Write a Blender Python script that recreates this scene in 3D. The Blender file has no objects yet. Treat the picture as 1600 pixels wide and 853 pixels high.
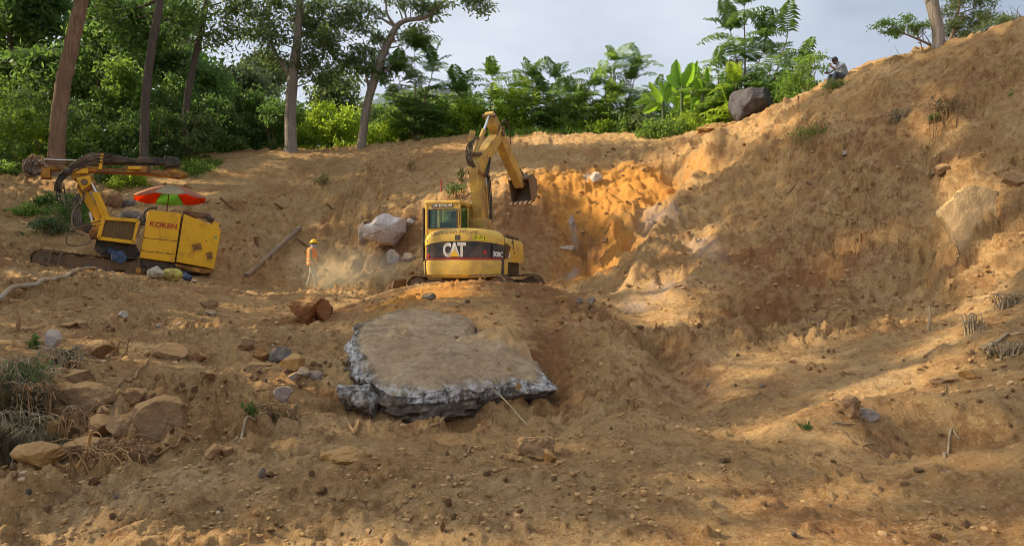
import bpy, bmesh, math, random
import numpy as np
from mathutils import Vector, Matrix, Euler
rnd = random.Random(7)
nrs = np.random.RandomState(11)
SC = bpy.context.scene
COL = SC.collection
R = math.radians

# ------------------------------------------------------------------ camera
FPX = 1100.0
cam_d = bpy.data.cameras.new('camera'); cam = bpy.data.objects.new('camera', cam_d); COL.objects.link(cam)
cam_d.sensor_width = 36.0; cam_d.lens = 36.0*FPX/1600.0
cam.location = (0, 0, 0); cam.rotation_euler = (R(90), 0, 0)
cam_d.clip_start = 0.05; cam_d.clip_end = 4000
SC.camera = cam

# ------------------------------------------------------------------ sun and sky
SUN_DIR = Vector((-0.80, 0.03, 0.56)).normalized()        # towards the sun
SUN_EL = math.asin(SUN_DIR.z)
SUN_AZ = math.atan2(SUN_DIR.x, SUN_DIR.y)
sd = bpy.data.lights.new('sun', 'SUN'); sd.energy = 5.0; sd.angle = R(0.6); sd.color = (1.0, 0.84, 0.58)
so = bpy.data.objects.new('sun', sd); COL.objects.link(so)
so.rotation_euler = SUN_DIR.to_track_quat('Z', 'Y').to_euler()
W = bpy.data.worlds.new('World'); SC.world = W; W.use_nodes = True
wn = W.node_tree.nodes; wl = W.node_tree.links
for n in list(wn): wn.remove(n)
wo = wn.new('ShaderNodeOutputWorld'); bg = wn.new('ShaderNodeBackground'); bg.inputs['Strength'].default_value = 0.105
sky = wn.new('ShaderNodeTexSky'); sky.sky_type = 'NISHITA'; sky.sun_disc = False
sky.sun_elevation = SUN_EL; sky.sun_rotation = SUN_AZ; sky.air_density = 1.0; sky.dust_density = 2.0
tc = wn.new('ShaderNodeTexCoord')
mp = wn.new('ShaderNodeMapping'); mp.inputs['Scale'].default_value = (1.0, 1.0, 2.2)
n1 = wn.new('ShaderNodeTexNoise'); n1.inputs['Scale'].default_value = 2.3; n1.inputs['Detail'].default_value = 4; n1.inputs['Roughness'].default_value = .5
cr = wn.new('ShaderNodeValToRGB')
cr.color_ramp.elements[0].position = .34; cr.color_ramp.elements[0].color = (2.75, 3.15, 3.85, 1)
cr.color_ramp.elements[1].position = .66; cr.color_ramp.elements[1].color = (5.0, 5.3, 5.8, 1)
# brighter veil of thin cloud round the sun's own direction
dp = wn.new('ShaderNodeVectorMath'); dp.operation = 'DOT_PRODUCT'; dp.inputs[1].default_value = tuple(SUN_DIR)
pw = wn.new('ShaderNodeMath'); pw.operation = 'POWER'; pw.inputs[1].default_value = 3.0
mx0 = wn.new('ShaderNodeMath'); mx0.operation = 'MAXIMUM'; mx0.inputs[1].default_value = 0.0
glow = wn.new('ShaderNodeMixRGB'); glow.blend_type = 'ADD'; glow.inputs[2].default_value = (7, 7, 6.5, 1)
mixc = wn.new('ShaderNodeMixRGB'); mixc.inputs[0].default_value = 0.86
wl.new(tc.outputs['Generated'], mp.inputs[0]); wl.new(mp.outputs[0], n1.inputs['Vector']); wl.new(n1.outputs['Fac'], cr.inputs[0])
wl.new(tc.outputs['Generated'], dp.inputs[0]); wl.new(dp.outputs['Value'], mx0.inputs[0]); wl.new(mx0.outputs[0], pw.inputs[0])
wl.new(pw.outputs[0], glow.inputs[0]); wl.new(cr.outputs[0], glow.inputs[1])
wl.new(sky.outputs[0], mixc.inputs[1]); wl.new(glow.outputs[0], mixc.inputs[2]); wl.new(mixc.outputs[0], bg.inputs[0]); wl.new(bg.outputs[0], wo.inputs[0])
SC.view_settings.view_transform = 'Standard'; SC.view_settings.look = 'None'; SC.view_settings.gamma = 1
SC.view_settings.use_curve_mapping = False; SC.view_settings.exposure = 0.66
SC.render.engine = 'CYCLES'
SC.cycles.max_bounces = 5; SC.cycles.diffuse_bounces = 3; SC.cycles.transparent_max_bounces = 12; SC.cycles.volume_bounces = 0
SC.cycles.volume_step_rate = 1.0; SC.cycles.volume_max_steps = 64
SC.cycles.sample_clamp_indirect = 4; SC.cycles.pixel_filter_type = 'BLACKMAN_HARRIS'; SC.cycles.filter_width = 0.9
SC.cycles.use_denoising = True; SC.cycles.denoiser = 'OPENIMAGEDENOISE'; SC.cycles.denoising_input_passes = 'RGB_ALBEDO_NORMAL'; SC.cycles.denoising_prefilter = 'ACCURATE'; SC.cycles.use_adaptive_sampling = False

# ------------------------------------------------------------------ helpers
def at(px, py, Y):
    return Vector(((px-800.0)/FPX*Y, Y, (426.5-py)/FPX*Y))

def setp(o, label=None, cat=None, group=None, kind=None):
    if label: o['label'] = label
    if cat: o['category'] = cat
    if group: o['group'] = group
    if kind: o['kind'] = kind
    return o

def empty(name, loc=(0, 0, 0), rot=(0, 0, 0), **k):
    o = bpy.data.objects.new(name, None); COL.objects.link(o); o.location = loc; o.rotation_euler = rot
    o.empty_display_size = .1
    return setp(o, **k)

def link(name, me, parent=None, loc=(0, 0, 0), rot=(0, 0, 0), scale=(1, 1, 1), **k):
    o = bpy.data.objects.new(name, me); COL.objects.link(o); o.location = loc; o.rotation_euler = rot; o.scale = scale
    if parent: o.parent = parent
    return setp(o, **k)

def copy_tree(o, parent=None):
    c = o.copy(); COL.objects.link(c); c.parent = parent
    for ch in o.children: copy_tree(ch, c)
    return c

def np_mesh(name, V, F, mat, smooth=True, attrs=None, matidx=None):
    """V (n,3) float, F (m,3) or (m,4) int"""
    me = bpy.data.meshes.new(name)
    V = np.asarray(V, np.float32); F = np.asarray(F, np.int32)
    me.vertices.add(len(V)); me.vertices.foreach_set('co', V.ravel())
    k = F.shape[1]
    me.loops.add(F.size); me.loops.foreach_set('vertex_index', F.ravel())
    me.polygons.add(len(F)); me.polygons.foreach_set('loop_start', np.arange(len(F), dtype=np.int32)*k)
    me.polygons.foreach_set('loop_total', np.full(len(F), k, np.int32))
    if matidx is not None: me.polygons.foreach_set('material_index', np.asarray(matidx, np.int32))
    me.polygons.foreach_set('use_smooth', np.full(len(F), bool(smooth)))
    if attrs:
        for an, arr in attrs.items():
            a = me.color_attributes.new(an, 'FLOAT_COLOR', 'POINT'); a.data.foreach_set('color', np.asarray(arr, np.float32).ravel())
    me.update(calc_edges=True)
    for m in (mat if isinstance(mat, (list, tuple)) else [mat]): me.materials.append(m)
    return me

class MB:
    """collects simple shapes; build() gives ONE mesh object"""
    def __init__(s): s.v = []; s.f = []; s.m = []; s.sm = []; s.M = Matrix.Identity(4); s.mi = 0; s.smooth = False
    def add(s, vs, fs, smooth=None):
        b = len(s.v); s.v += [tuple(s.M @ Vector(v)) for v in vs]
        for f in fs:
            s.f.append(tuple(b+i for i in f)); s.m.append(s.mi); s.sm.append(s.smooth if smooth is None else smooth)
        return s
    def box(s, c, d, rot=None, bev=0.0):
        x, y, z = d[0]/2, d[1]/2, d[2]/2; c = Vector(c)
        rm = Euler(rot).to_matrix() if rot is not None else Matrix.Identity(3)
        if bev <= 0:
            vs = [c+rm@Vector((sx*x, sy*y, sz*z)) for sx in (-1, 1) for sy in (-1, 1) for sz in (-1, 1)]
            fs = [(0,1,3,2),(4,6,7,5),(0,4,5,1),(2,3,7,6),(0,2,6,4),(1,5,7,3)]
            return s.add(vs, fs, False)
        bm = bmesh.new(); bmesh.ops.create_cube(bm, size=1)
        for v in bm.verts: v.co = Vector((v.co.x*d[0], v.co.y*d[1], v.co.z*d[2]))
        bmesh.ops.bevel(bm, geom=bm.edges[:], offset=bev, segments=2, affect='EDGES', profile=.6)
        bm.verts.ensure_lookup_table()
        vs = [c+rm@v.co for v in bm.verts]; fs = [tuple(v.index for v in f.verts) for f in bm.faces]; bm.free()
        return s.add(vs, fs, False)
    def tube(s, pts, r, n=8, cap=True, smooth=True):
        pts = [Vector(p) for p in pts]; N = len(pts)
        rs = r if isinstance(r, (list, tuple)) else [r]*N
        t0 = (pts[1]-pts[0]).normalized(); up = Vector((0, 0, 1)) if abs(t0.z) < .9 else Vector((1, 0, 0))
        u = t0.cross(up).normalized(); vs = []
        for i, p in enumerate(pts):
            t = (pts[min(i+1, N-1)]-pts[max(i-1, 0)])
            t = t.normalized() if t.length > 1e-9 else t0
            u = (u-t*u.dot(t)); u = u.normalized() if u.length > 1e-6 else t.orthogonal().normalized(); w = t.cross(u)
            for k in range(n):
                a = 2*math.pi*k/n; vs.append(p+(u*math.cos(a)+w*math.sin(a))*rs[i])
        fs = [(i*n+k, i*n+(k+1) % n, (i+1)*n+(k+1) % n, (i+1)*n+k) for i in range(N-1) for k in range(n)]
        s.add(vs, fs, smooth)
        if cap:
            s.add(vs[:n], [tuple(reversed(range(n)))], False); s.add(vs[-n:], [tuple(range(n))], False)
        return s
    def cyl(s, a, b, r, n=16, r2=None): return s.tube([a, b], [r, r2 if r2 is not None else r], n)
    def prism(s, poly, o, ux, uy, depth):
        """poly 2D list in plane (o,ux,uy), extruded by vector depth"""
        o, ux, uy, depth = Vector(o), Vector(ux), Vector(uy), Vector(depth); n = len(poly)
        a = [o+ux*p[0]+uy*p[1] for p in poly]; b = [p+depth for p in a]
        fs = [tuple(range(n)), tuple(reversed(range(n, 2*n)))]+[(i, n+i, n+(i+1) % n, (i+1) % n) for i in range(n)]
        return s.add(a+b, fs, False)
    def ball(s, c, r, n=10, m=7):
        c = Vector(c); rr = Vector(r) if not isinstance(r, (int, float)) else Vector((r, r, r)); vs = []
        for i in range(1, m):
            th = math.pi*i/m
            for k in range(n):
                a = 2*math.pi*k/n; vs.append(c+Vector((rr.x*math.sin(th)*math.cos(a), rr.y*math.sin(th)*math.sin(a), rr.z*math.cos(th))))
        top, bot = len(vs), len(vs)+1; vs += [c+Vector((0, 0, rr.z)), c-Vector((0, 0, rr.z))]; fs = []
        for i in range(m-2):
            for k in range(n): fs.append((i*n+k, (i+1)*n+k, (i+1)*n+(k+1) % n, i*n+(k+1) % n))
        for k in range(n): fs += [(top, k, (k+1) % n), (bot, (m-2)*n+(k+1) % n, (m-2)*n+k)]
        return s.add(vs, fs, True)
    def mesh(s, name, mats):
        me = bpy.data.meshes.new(name); me.from_pydata(s.v, [], s.f)
        for m in (mats if isinstance(mats, (list, tuple)) else [mats]): me.materials.append(m)
        me.polygons.foreach_set('material_index', s.m); me.polygons.foreach_set('use_smooth', s.sm)
        bm = bmesh.new(); bm.from_mesh(me); bmesh.ops.recalc_face_normals(bm, faces=bm.faces); bm.to_mesh(me); bm.free()
        me.update(); return me
    def build(s, name, mats, parent=None, bevel=0.0, **k):
        o = link(name, s.mesh(name, mats), parent, **k)
        if bevel > 0:
            md = o.modifiers.new('bevel', 'BEVEL'); md.width = bevel; md.segments = 2; md.limit_method = 'ANGLE'; md.angle_limit = R(40)
        return o

def spline(pts, n=8):
    """Catmull-Rom through pts"""
    P = [Vector(p) for p in pts]; P = [P[0]*2-P[1]]+P+[P[-1]*2-P[-2]]; out = []
    for i in range(1, len(P)-2):
        for k in range(n):
            t = k/n; a, b, c, d = P[i-1], P[i], P[i+1], P[i+2]
            out.append(.5*((2*b)+(c-a)*t+(2*a-5*b+4*c-d)*t*t+(3*b-a-3*c+d)*t**3))
    out.append(P[-2]); return out

# value noise, vectorised
_pr = np.random.RandomState(3); _perm = np.tile(_pr.permutation(512), 3).astype(np.int64); _val = (_pr.rand(512)*2-1)
def vnoise(x, y, z):
    xi, yi, zi = np.floor(x).astype(np.int64), np.floor(y).astype(np.int64), np.floor(z).astype(np.int64)
    fx, fy, fz = x-xi, y-yi, z-zi
    sx, sy, sz = fx*fx*(3-2*fx), fy*fy*(3-2*fy), fz*fz*(3-2*fz)
    def h(a, b, c): return _val[_perm[_perm[_perm[a & 511]+(b & 511)]+(c & 511)] % 512]
    def lx(b, c): A = h(xi, b, c); return A+(h(xi+1, b, c)-A)*sx
    a0 = lx(yi, zi); a0 = a0+(lx(yi+1, zi)-a0)*sy
    a1 = lx(yi, zi+1); a1 = a1+(lx(yi+1, zi+1)-a1)*sy
    return a0+(a1-a0)*sz
def fbm(x, y, z, oct=4, rough=.5):
    s = 0; a = 1.0; f = 1.0
    for i in range(oct): s = s+a*vnoise(x*f+17.3*i, y*f+5.1*i, z*f+9.7*i); a *= rough; f *= 2.03
    return s

# ------------------------------------------------------------------ materials
def nmat(name):
    m = bpy.data.materials.new(name); m.use_nodes = True; nt = m.node_tree
    b = nt.nodes['Principled BSDF']; return m, nt, b
def pos_coord(nt, obj=True):
    t = nt.nodes.new('ShaderNodeTexCoord'); return t.outputs['Object' if obj else 'Generated']
def noise_node(nt, vec, scale, detail=4, rough=.55, dist=0.0):
    n = nt.nodes.new('ShaderNodeTexNoise'); n.inputs['Scale'].default_value = scale; n.inputs['Detail'].default_value = detail
    n.inputs['Roughness'].default_value = rough; n.inputs['Distortion'].default_value = dist
    if vec is not None: nt.links.new(vec, n.inputs['Vector'])
    return n.outputs['Fac']
def ramp(nt, fac, stops):
    r = nt.nodes.new('ShaderNodeValToRGB'); e = r.color_ramp.elements
    while len(e) < len(stops): e.new(.5)
    for i, (p, c) in enumerate(stops): e[i].position = p; e[i].color = (c[0], c[1], c[2], 1)
    nt.links.new(fac, r.inputs[0]); return r.outputs[0]
def step(nt, fac, lo, hi, top=1.0):
    r = nt.nodes.new('ShaderNodeMapRange'); r.inputs[1].default_value = lo; r.inputs[2].default_value = hi; r.inputs[3].default_value = 0; r.inputs[4].default_value = top
    nt.links.new(fac, r.inputs[0]); return r.outputs[0]
def mixn(nt, fac, a, b, mode='MIX'):
    n = nt.nodes.new('ShaderNodeMixRGB'); n.blend_type = mode
    for i, s in enumerate((fac, a, b)):
        if isinstance(s, (int, float)): n.inputs[i].default_value = s
        elif isinstance(s, (tuple, list)): n.inputs[i].default_value = (s[0], s[1], s[2], 1)
        else: nt.links.new(s, n.inputs[i])
    return n.outputs[0]
def bumpn(nt, h, dist, strength=1.0):
    n = nt.nodes.new('ShaderNodeBump'); n.inputs['Distance'].default_value = dist; n.inputs['Strength'].default_value = strength
    nt.links.new(h, n.inputs['Height']); return n.outputs[0]
def simple(name, col, rough=.6, metal=0.0, var=.25, scale=6.0, dirt=None, dirt_amt=.5, bump=0.0, spec=.4, dirt_scale=3.0):
    m, nt, b = nmat(name); v = pos_coord(nt)
    f = noise_node(nt, v, scale, 6, .65)
    c1 = tuple(max(0, c*(1-var)) for c in col); c2 = tuple(min(1, c*(1+var)) for c in col)
    c = ramp(nt, f, [(.3, c1), (.7, c2)])
    if dirt is not None:
        f2 = noise_node(nt, v, dirt_scale, 8, .7, .3); lo = .62-dirt_amt*.35
        mk = ramp(nt, f2, [(lo-.07, (0, 0, 0)), (lo+.2, (1, 1, 1))]); c = mixn(nt, mk, c, dirt)
        rr = nt.nodes.new('ShaderNodeMapRange'); rr.inputs[3].default_value = rough; rr.inputs[4].default_value = .95
        nt.links.new(mk, rr.inputs[0]); nt.links.new(rr.outputs[0], b.inputs['Roughness'])
    else: b.inputs['Roughness'].default_value = rough
    b.inputs['Metallic'].default_value = metal; b.inputs['Specular IOR Level'].default_value = spec
    nt.links.new(c, b.inputs['Base Color'])
    if bump > 0: nt.links.new(bumpn(nt, f, bump), b.inputs['Normal'])
    return m
DUST = (.36, .235, .12)
# ------------------------------------------------------------------ terrain heights
CP = [  # (px, py, Y): places read off the photograph with their distance
 (0,853,4.0),(300,853,4.0),(600,853,4.0),(800,853,4.0),(1000,853,4.0),(1300,853,4.0),(1600,853,3.9),
 (100,720,5.2),(0,640,6.1),(30,560,7.6),(0,720,5.0),
 (1400,700,6),(1600,700,5),(1600,610,6.4),(1600,480,9),(1500,550,7.8),(1400,600,7.3),(1300,660,6.4),(1200,610,8.3),(1200,700,5.9),
 (1150,565,9.4),(1300,545,10),(1400,522,10.5),(1350,505,12.3),(1450,492,12),(1280,518,12.3),(1250,650,6.7),
 (1150,480,14.5),(1250,470,14),(1000,520,13),(1300,400,15.5),(1300,300,17.5),(1300,200,20),(1310,122,22.5),
 (1450,450,12.7),(1450,400,13.5),(1450,300,15),(1450,200,17),(1450,120,18.8),(1460,78,20),
 (1600,420,11),(1600,300,12.8),(1600,200,14.5),(1600,100,16.3),(1600,47,17.5),
 (1380,103,21.2),(1540,62,18.4),(1230,160,25.2),
 (1150,420,17),(1150,350,19.5),(1150,300,21.5),(1150,230,25),(1160,190,28),
 (1050,450,17),(1050,400,18.5),(1050,350,21),(1100,270,24.5),(1120,225,26.5),(1060,208,30),
 (950,460,18),(880,442,20),(950,400,21),(950,350,22.5),(950,300,25),(950,260,28),(950,213,32),
 (850,420,21),(850,350,23),(850,290,25.5),(850,250,29),(850,212,33),
 (750,400,21.5),(750,300,26),(750,250,30.5),(750,211,35),(650,430,21),(650,400,23),(650,330,26),(650,260,31),(650,220,35.5),
 (600,420,23),(600,385,24.5),(560,300,29.5),(560,228,36),(480,461,24),(480,420,26),(480,350,29),(480,280,32),(480,234,36),
 (370,440,23),(370,380,25),(370,300,29),(350,255,33),(345,240,34.5),
 (200,330,27),(100,300,28),(20,290,28),(180,270,31),(280,262,32),(100,250,33),(0,240,33),(240,300,29),(60,330,26),
 (80,415,20.7),(200,427,20.7),(300,437,20.6),(320,432,21.8),(150,425,19.5),(100,432,18.5),(60,380,22.5),(20,350,24.5),(0,420,18),
 (0,470,13),(100,460,14),(200,440,17),(300,460,17),(400,470,17.5),(200,520,11),(350,520,12),(100,560,8.6),(250,600,8),
 (400,600,9),(450,520,13.5),(520,460,19),(560,445,21),(500,490,15.5),(300,680,6),(450,700,6),(600,700,6),(500,640,7.5),(600,675,7),
 (700,665,7.4),(560,640,7.9),(850,610,8.6),(880,650,7.5),(620,500,12),(700,486,12.3),(820,500,12),(860,540,10.5),(740,454,14.7),
 (640,452,15.3),(700,447,15.8),(840,447,16.2),(900,480,14.5),(950,520,12),(1000,600,8.8),(1000,700,5.8),(800,710,6),(760,446,16.2),
 (570,470,16),(540,520,11.5),(520,580,9.6),
]
WP = [(-1,17.6,-.66),(.3,18,-.64),(-2.3,17.4,-.64),(-1,20,-.6),(-3,20.5,-.5),(.6,20,-.5),(-1.1,9.6,-1.35),(-1.4,9.6,-1.4),(0,9.7,-1.3),(-.6,10.8,-1.1),(.4,9,-1.4),(-1.5,8.7,-1.5),
 (0,0,-1.62),(-5,0,-1.5),(5,0,-1.3),(0,-6,-1.7),(-10,5,-1),(-12,12,-.3),(-20,20,1.5),(-8,-6,-1.5),(8,-6,-.3),
 (-30,10,.5),(-30,25,4),(-30,-6,-1),(15,10,5.4),(14,5,4),(10,4,1.8),(20,15,7.5),(8,3,.4),(6,2,-.6),(20,0,5),(25,8,7),
 (-14,42,6.6),(-5,43,7.1),(5,41,6.9),(12,33,7.0),(14,26,7.1),(15,20,7.0),(17,13,6.6),(0,58,7.2),(20,42,7.8),(-25,42,6),(-25,58,6.5),(25,27,8),(25,58,7.8),(35,40,8),(35,10,8),(-38,40,5.5),(-38,58,6)]
P3 = np.array([tuple(at(*c)) for c in CP]+WP)
def rbf_fit(P, c=.55, lam=.02):
    D = np.sqrt(((P[:, None, :2]-P[None, :, :2])**2).sum(-1)+c*c); n = len(P)
    A = np.zeros((n+3, n+3)); A[:n, :n] = -D+0*np.eye(n); A[:n, :n] -= lam*np.eye(n)*-1*-1
    Q = np.c_[np.ones(n), P[:, :2]]; A[:n, n:] = Q; A[n:, :n] = Q.T
    return np.linalg.solve(A, np.r_[P[:, 2], 0, 0, 0])
_w = rbf_fit(P3)
GX0, GX1, GY0, GY1, GS = -42.0, 42.0, -8.0, 64.0, .16
_gx = np.arange(GX0, GX1+GS, GS); _gy = np.arange(GY0, GY1+GS, GS)
def _rbf_eval(X, Y):
    s = _w[-3]+_w[-2]*X+_w[-1]*Y
    for i in range(len(P3)): s = s-_w[i]*np.sqrt((X-P3[i, 0])**2+(Y-P3[i, 1])**2+.3025)
    return s
_XX, _YY = np.meshgrid(_gx, _gy); _HB = _rbf_eval(_XX, _YY)
def base_h(x, y):
    fx = np.clip((x-GX0)/GS, 0, len(_gx)-1.001); fy = np.clip((y-GY0)/GS, 0, len(_gy)-1.001)
    ix = fx.astype(int); iy = fy.astype(int); fx = fx-ix; fy = fy-iy
    a = _HB[iy, ix]*(1-fx)+_HB[iy, ix+1]*fx; b = _HB[iy+1, ix]*(1-fx)+_HB[iy+1, ix+1]*fx
    return a*(1-fy)+b*fy
def slope_of(x, y):
    e = .3; gx = (base_h(x+e, y)-base_h(x-e, y))/(2*e); gy = (base_h(x, y+e)-base_h(x, y-e))/(2*e); return gx, gy
FEAT = []   # local bumps and hollows: (x, y, rx, ry, angle, dz, power)
def feat(px, py, Y, rx, ry, dz, ang=0.0, p=2.0):
    v = at(px, py, Y); FEAT.append((v.x, v.y, rx, ry, ang, dz, p))
def clods(x, y, z, cell, dens, seed):
    """half buried lumps of earth scattered through space"""
    px, py, pz = x/cell+seed*13.7, y/cell+seed*5.3, z/cell+seed*8.9
    bx, by, bz = np.floor(px-.5).astype(np.int64), np.floor(py-.5).astype(np.int64), np.floor(pz-.5).astype(np.int64); out = np.zeros_like(px)
    for i in (0, 1):
        for j in (0, 1):
            for k in (0, 1):
                cx, cy, cz = bx+i, by+j, bz+k; h = _perm[_perm[_perm[cx & 511]+(cy & 511)]+(cz & 511)] % 512
                a, b, c, e = _val[h], _val[(h*7+3) % 512], _val[(h*13+5) % 512], _val[(h*29+11) % 512]
                r = .22+.22*np.abs(_val[(h*3+1) % 512]); d2 = (px-cx-.5-.25*a)**2*(1+.5*c)+(py-cy-.5-.25*b)**2+(pz-cz-.5-.25*c)**2*1.1
                q = np.clip(1-d2/(r*r), 0, 1); out = np.maximum(out, np.where(e > 1-2*dens, np.minimum(q*1.6, 1)**.7*r, 0))
    return out*cell
LINES = []  # ridges and gullies along paths: ((world points), width, height, sharpness)
def line(pts, w, dz, p=2.0): LINES.append(([at(*c) for c in pts], w, dz, p))
def pit_mask(x, y):
    c = at(955, 320, 24.0); return np.exp(-(((x-c.x)/3.0)**2+((y-c.y)/3.2)**2)**1.5)
def H(x, y):
    x = np.asarray(x, float); y = np.asarray(y, float)
    z = base_h(x, y); gx, gy = slope_of(x, y); sl = np.clip(np.hypot(gx, gy), 0, 1.6)
    for (fx, fy, rx, ry, ang, dz, p) in FEAT:
        dx, dy = x-fx, y-fy; c, s = math.cos(ang), math.sin(ang)
        q = ((dx*c+dy*s)/rx)**2+((-dx*s+dy*c)/ry)**2
        z = z+dz*np.exp(-q**(p/2))
    for (pts, w_, dz, p) in LINES:
        best = np.full_like(z, 1e9)
        for a, b in zip(pts[:-1], pts[1:]):
            ex, ey = b.x-a.x, b.y-a.y; L2 = ex*ex+ey*ey; t = np.clip(((x-a.x)*ex+(y-a.y)*ey)/L2, 0, 1)
            best = np.minimum(best, (x-a.x-t*ex)**2+(y-a.y-t*ey)**2)
        z = z+dz*np.exp(-(best/(w_*w_))**(p/2))*(.75+.5*fbm(x*1.3, y*1.3, x*0+11, 2))
    o = np.zeros_like(x)
    rug = np.clip(.75+1.1*fbm(x*.33, y*.33, o+3, 3), .25, 1.5)
    z = z+.17*fbm(x*.45, y*.45, o, 3)*(.5+sl*.6)
    # terraces scraped along the slope
    t = z*1.9+.9*fbm(x*.6, y*.6, o+7, 4); fr = t-np.floor(t)
    z = z+(.17*np.clip(sl-.2, 0, 1))*(np.where(fr < .76, -fr/.76, (fr-.76)/.24-1)+.5)*rug
    # grooves left by the bucket, running down the slope
    wx = np.abs(gx)/(np.abs(gx)+np.abs(gy)+1e-6)
    g1 = wx*fbm(y*3.2+x*.5, x*.45, z*.3, 3, .6)+(1-wx)*fbm(x*3.2, y*.45, z*.3+9, 3, .6)
    pm = pit_mask(x, y); g3 = fbm((x+y*.55)*3.4, (y-x*.55)*.5, x*0+4, 3, .6); z = z+.12*g3*pm
    z = z+.19*g1*np.clip(sl, 0, 1.1)*rug
    r1 = 1-np.abs(fbm(x*1.5+2, y*1.5, z*1.5, 4, .6)); z = z+(.10+.10*np.clip(sl, 0, 1))*(r1-.6)*rug
    kz = 1/(1+2.2*np.clip(sl-.15, 0, 2)); z = z+.075*fbm(x*3.8, y*3.8, z*3.8, 5, .64)*rug*kz*(1-.7*pm)
    z = z+clods(x, y, z, .62, .30, 1)*.50*rug*kz*(1-.8*pm)+clods(x, y, z, .27, .38, 2)*.65*rug*kz*(1-.8*pm)+clods(x, y, z, .12, .5, 3)*.85*kz*(1-.6*pm)
    z = z+.012*(1-np.abs(vnoise(x*30, y*30, z*30)))*kz
    return z
def Hs(x, y): return float(H(np.array([x]), np.array([y]))[0])

# bumps and hollows that the photograph shows
feat(1078,268,25.5,.55,1.5,-1.15,.5); feat(1100,245,25.6,.35,.8,.35,.5)            # dark hollow high in the cut
feat(905,400,20.8,1.0,.9,-.55); feat(960,385,21.6,.35,.9,.5,-.3)
feat(870,430,19.6,1.4,.55,.22)
feat(1190,500,13.7,1.2,.35,-.35); feat(1180,478,14.3,1.2,.3,.25)
feat(1210,150,24,.9,.5,.18)
feat(1440,235,16.4,.5,.5,-.28); feat(1330,240,18.5,.6,.6,-.2)
feat(1480,690,5.9,.45,.22,-.22); feat(1590,680,5.3,.3,.3,-.2); feat(1420,655,6.6,.5,.22,.16); feat(1530,650,6.3,.5,.25,.14)
feat(1300,440,14.8,.7,.5,-.3); feat(1390,450,13.6,.7,.4,-.28); feat(1240,440,15.4,.5,.4,-.2)
feat(590,410,24.2,1.2,.5,-.5); feat(500,470,17.5,1.6,.6,-.18)
feat(465,508,14.4,.5,.5,.12); feat(30,455,14.5,1.0,.8,.12)
feat(60,650,6.0,.35,.5,-.22); feat(150,660,5.9,.5,.35,-.12); feat(670,655,7.75,1.05,.42,-.42); feat(780,635,8.0,.85,.45,-.42,.3); feat(545,640,8.2,.45,.5,-.18)
feat(900,560,10,.22,2.4,-.12,.18); feat(1040,560,10.5,.25,2.6,-.14,.05)
feat(730,454,15.1,2.3,.9,.08); feat(280,425,20.9,1.0,.6,-.35)

line([(850,500,13),(862,560,10),(885,640,7.8),(892,700,6.5)], .24, -.20)
line([(905,500,12.8),(930,600,9.2),(965,690,6.6)], .6, .20)
line([(1010,540,11.8),(1060,600,9),(1090,665,7.3)], .30, -.22)
line([(965,440,18),(990,480,15),(1010,515,13)], .5, -.18)
line([(1115,232,26.2),(1062,330,22),(1012,400,19.3),(978,448,17)], .42, .50, 1.6)
line([(1050,285,24.8),(985,375,21.0)], .55, -.50, 2.5)
line([(870,298,25.2),(960,288,25.6),(1035,266,25.8)], .35, -.45, 3)
line([(880,325,23.9),(905,400,20.9)], .5, -.35, 2.5)
line([(1160,300,21.2),(1120,400,17.6),(1060,460,16)], .35, .28, 1.6)
line([(1250,250,19.6),(1210,350,17.6),(1180,440,15.6)], .30, -.22, 2)
line([(1380,200,18.3),(1350,300,16.6),(1340,420,14.6)], .35, .22, 2)
line([(1440,330,14.4),(1430,440,12.9)], .30, -.25, 2)
line([(1160,498,14),(1290,508,12.6),(1440,500,12)], .32, -.24, 3)
_march = np.concatenate([np.arange(1.5, 12, .01), np.arange(12, 62, .03)])
_mcoarse = np.arange(1.5, 62, .12)
def hit(px, py, lo=1.5, back=0.0):
    """first place where the sight line of a photo pixel meets the ground"""
    Yc = _mcoarse[_mcoarse >= lo]; xc = (px-800.0)/FPX*Yc; dc = (426.5-py)/FPX*Yc-base_h(xc, Yc); ic = int(np.argmax(dc < .45))
    if dc[ic] >= .45: return None
    Y = _march[(_march >= max(lo, Yc[ic]-.3)) & (_march < Yc[ic]+9)]; x = (px-800.0)/FPX*Y; z = (426.5-py)/FPX*Y
    d = z-H(x, Y); i = np.argmax(d < 0)
    if d[i] >= 0: return None
    Yh = Y[i]+back; v = at(px, py, Yh); v.z = Hs(v.x, v.y); return v
def normal_at(x, y, e=.15):
    h = H(np.array([x+e, x-e, x, x]), np.array([y, y, y+e, y-e]))
    return Vector((-(h[0]-h[1])/(2*e), -(h[2]-h[3])/(2*e), 1)).normalized()

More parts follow.
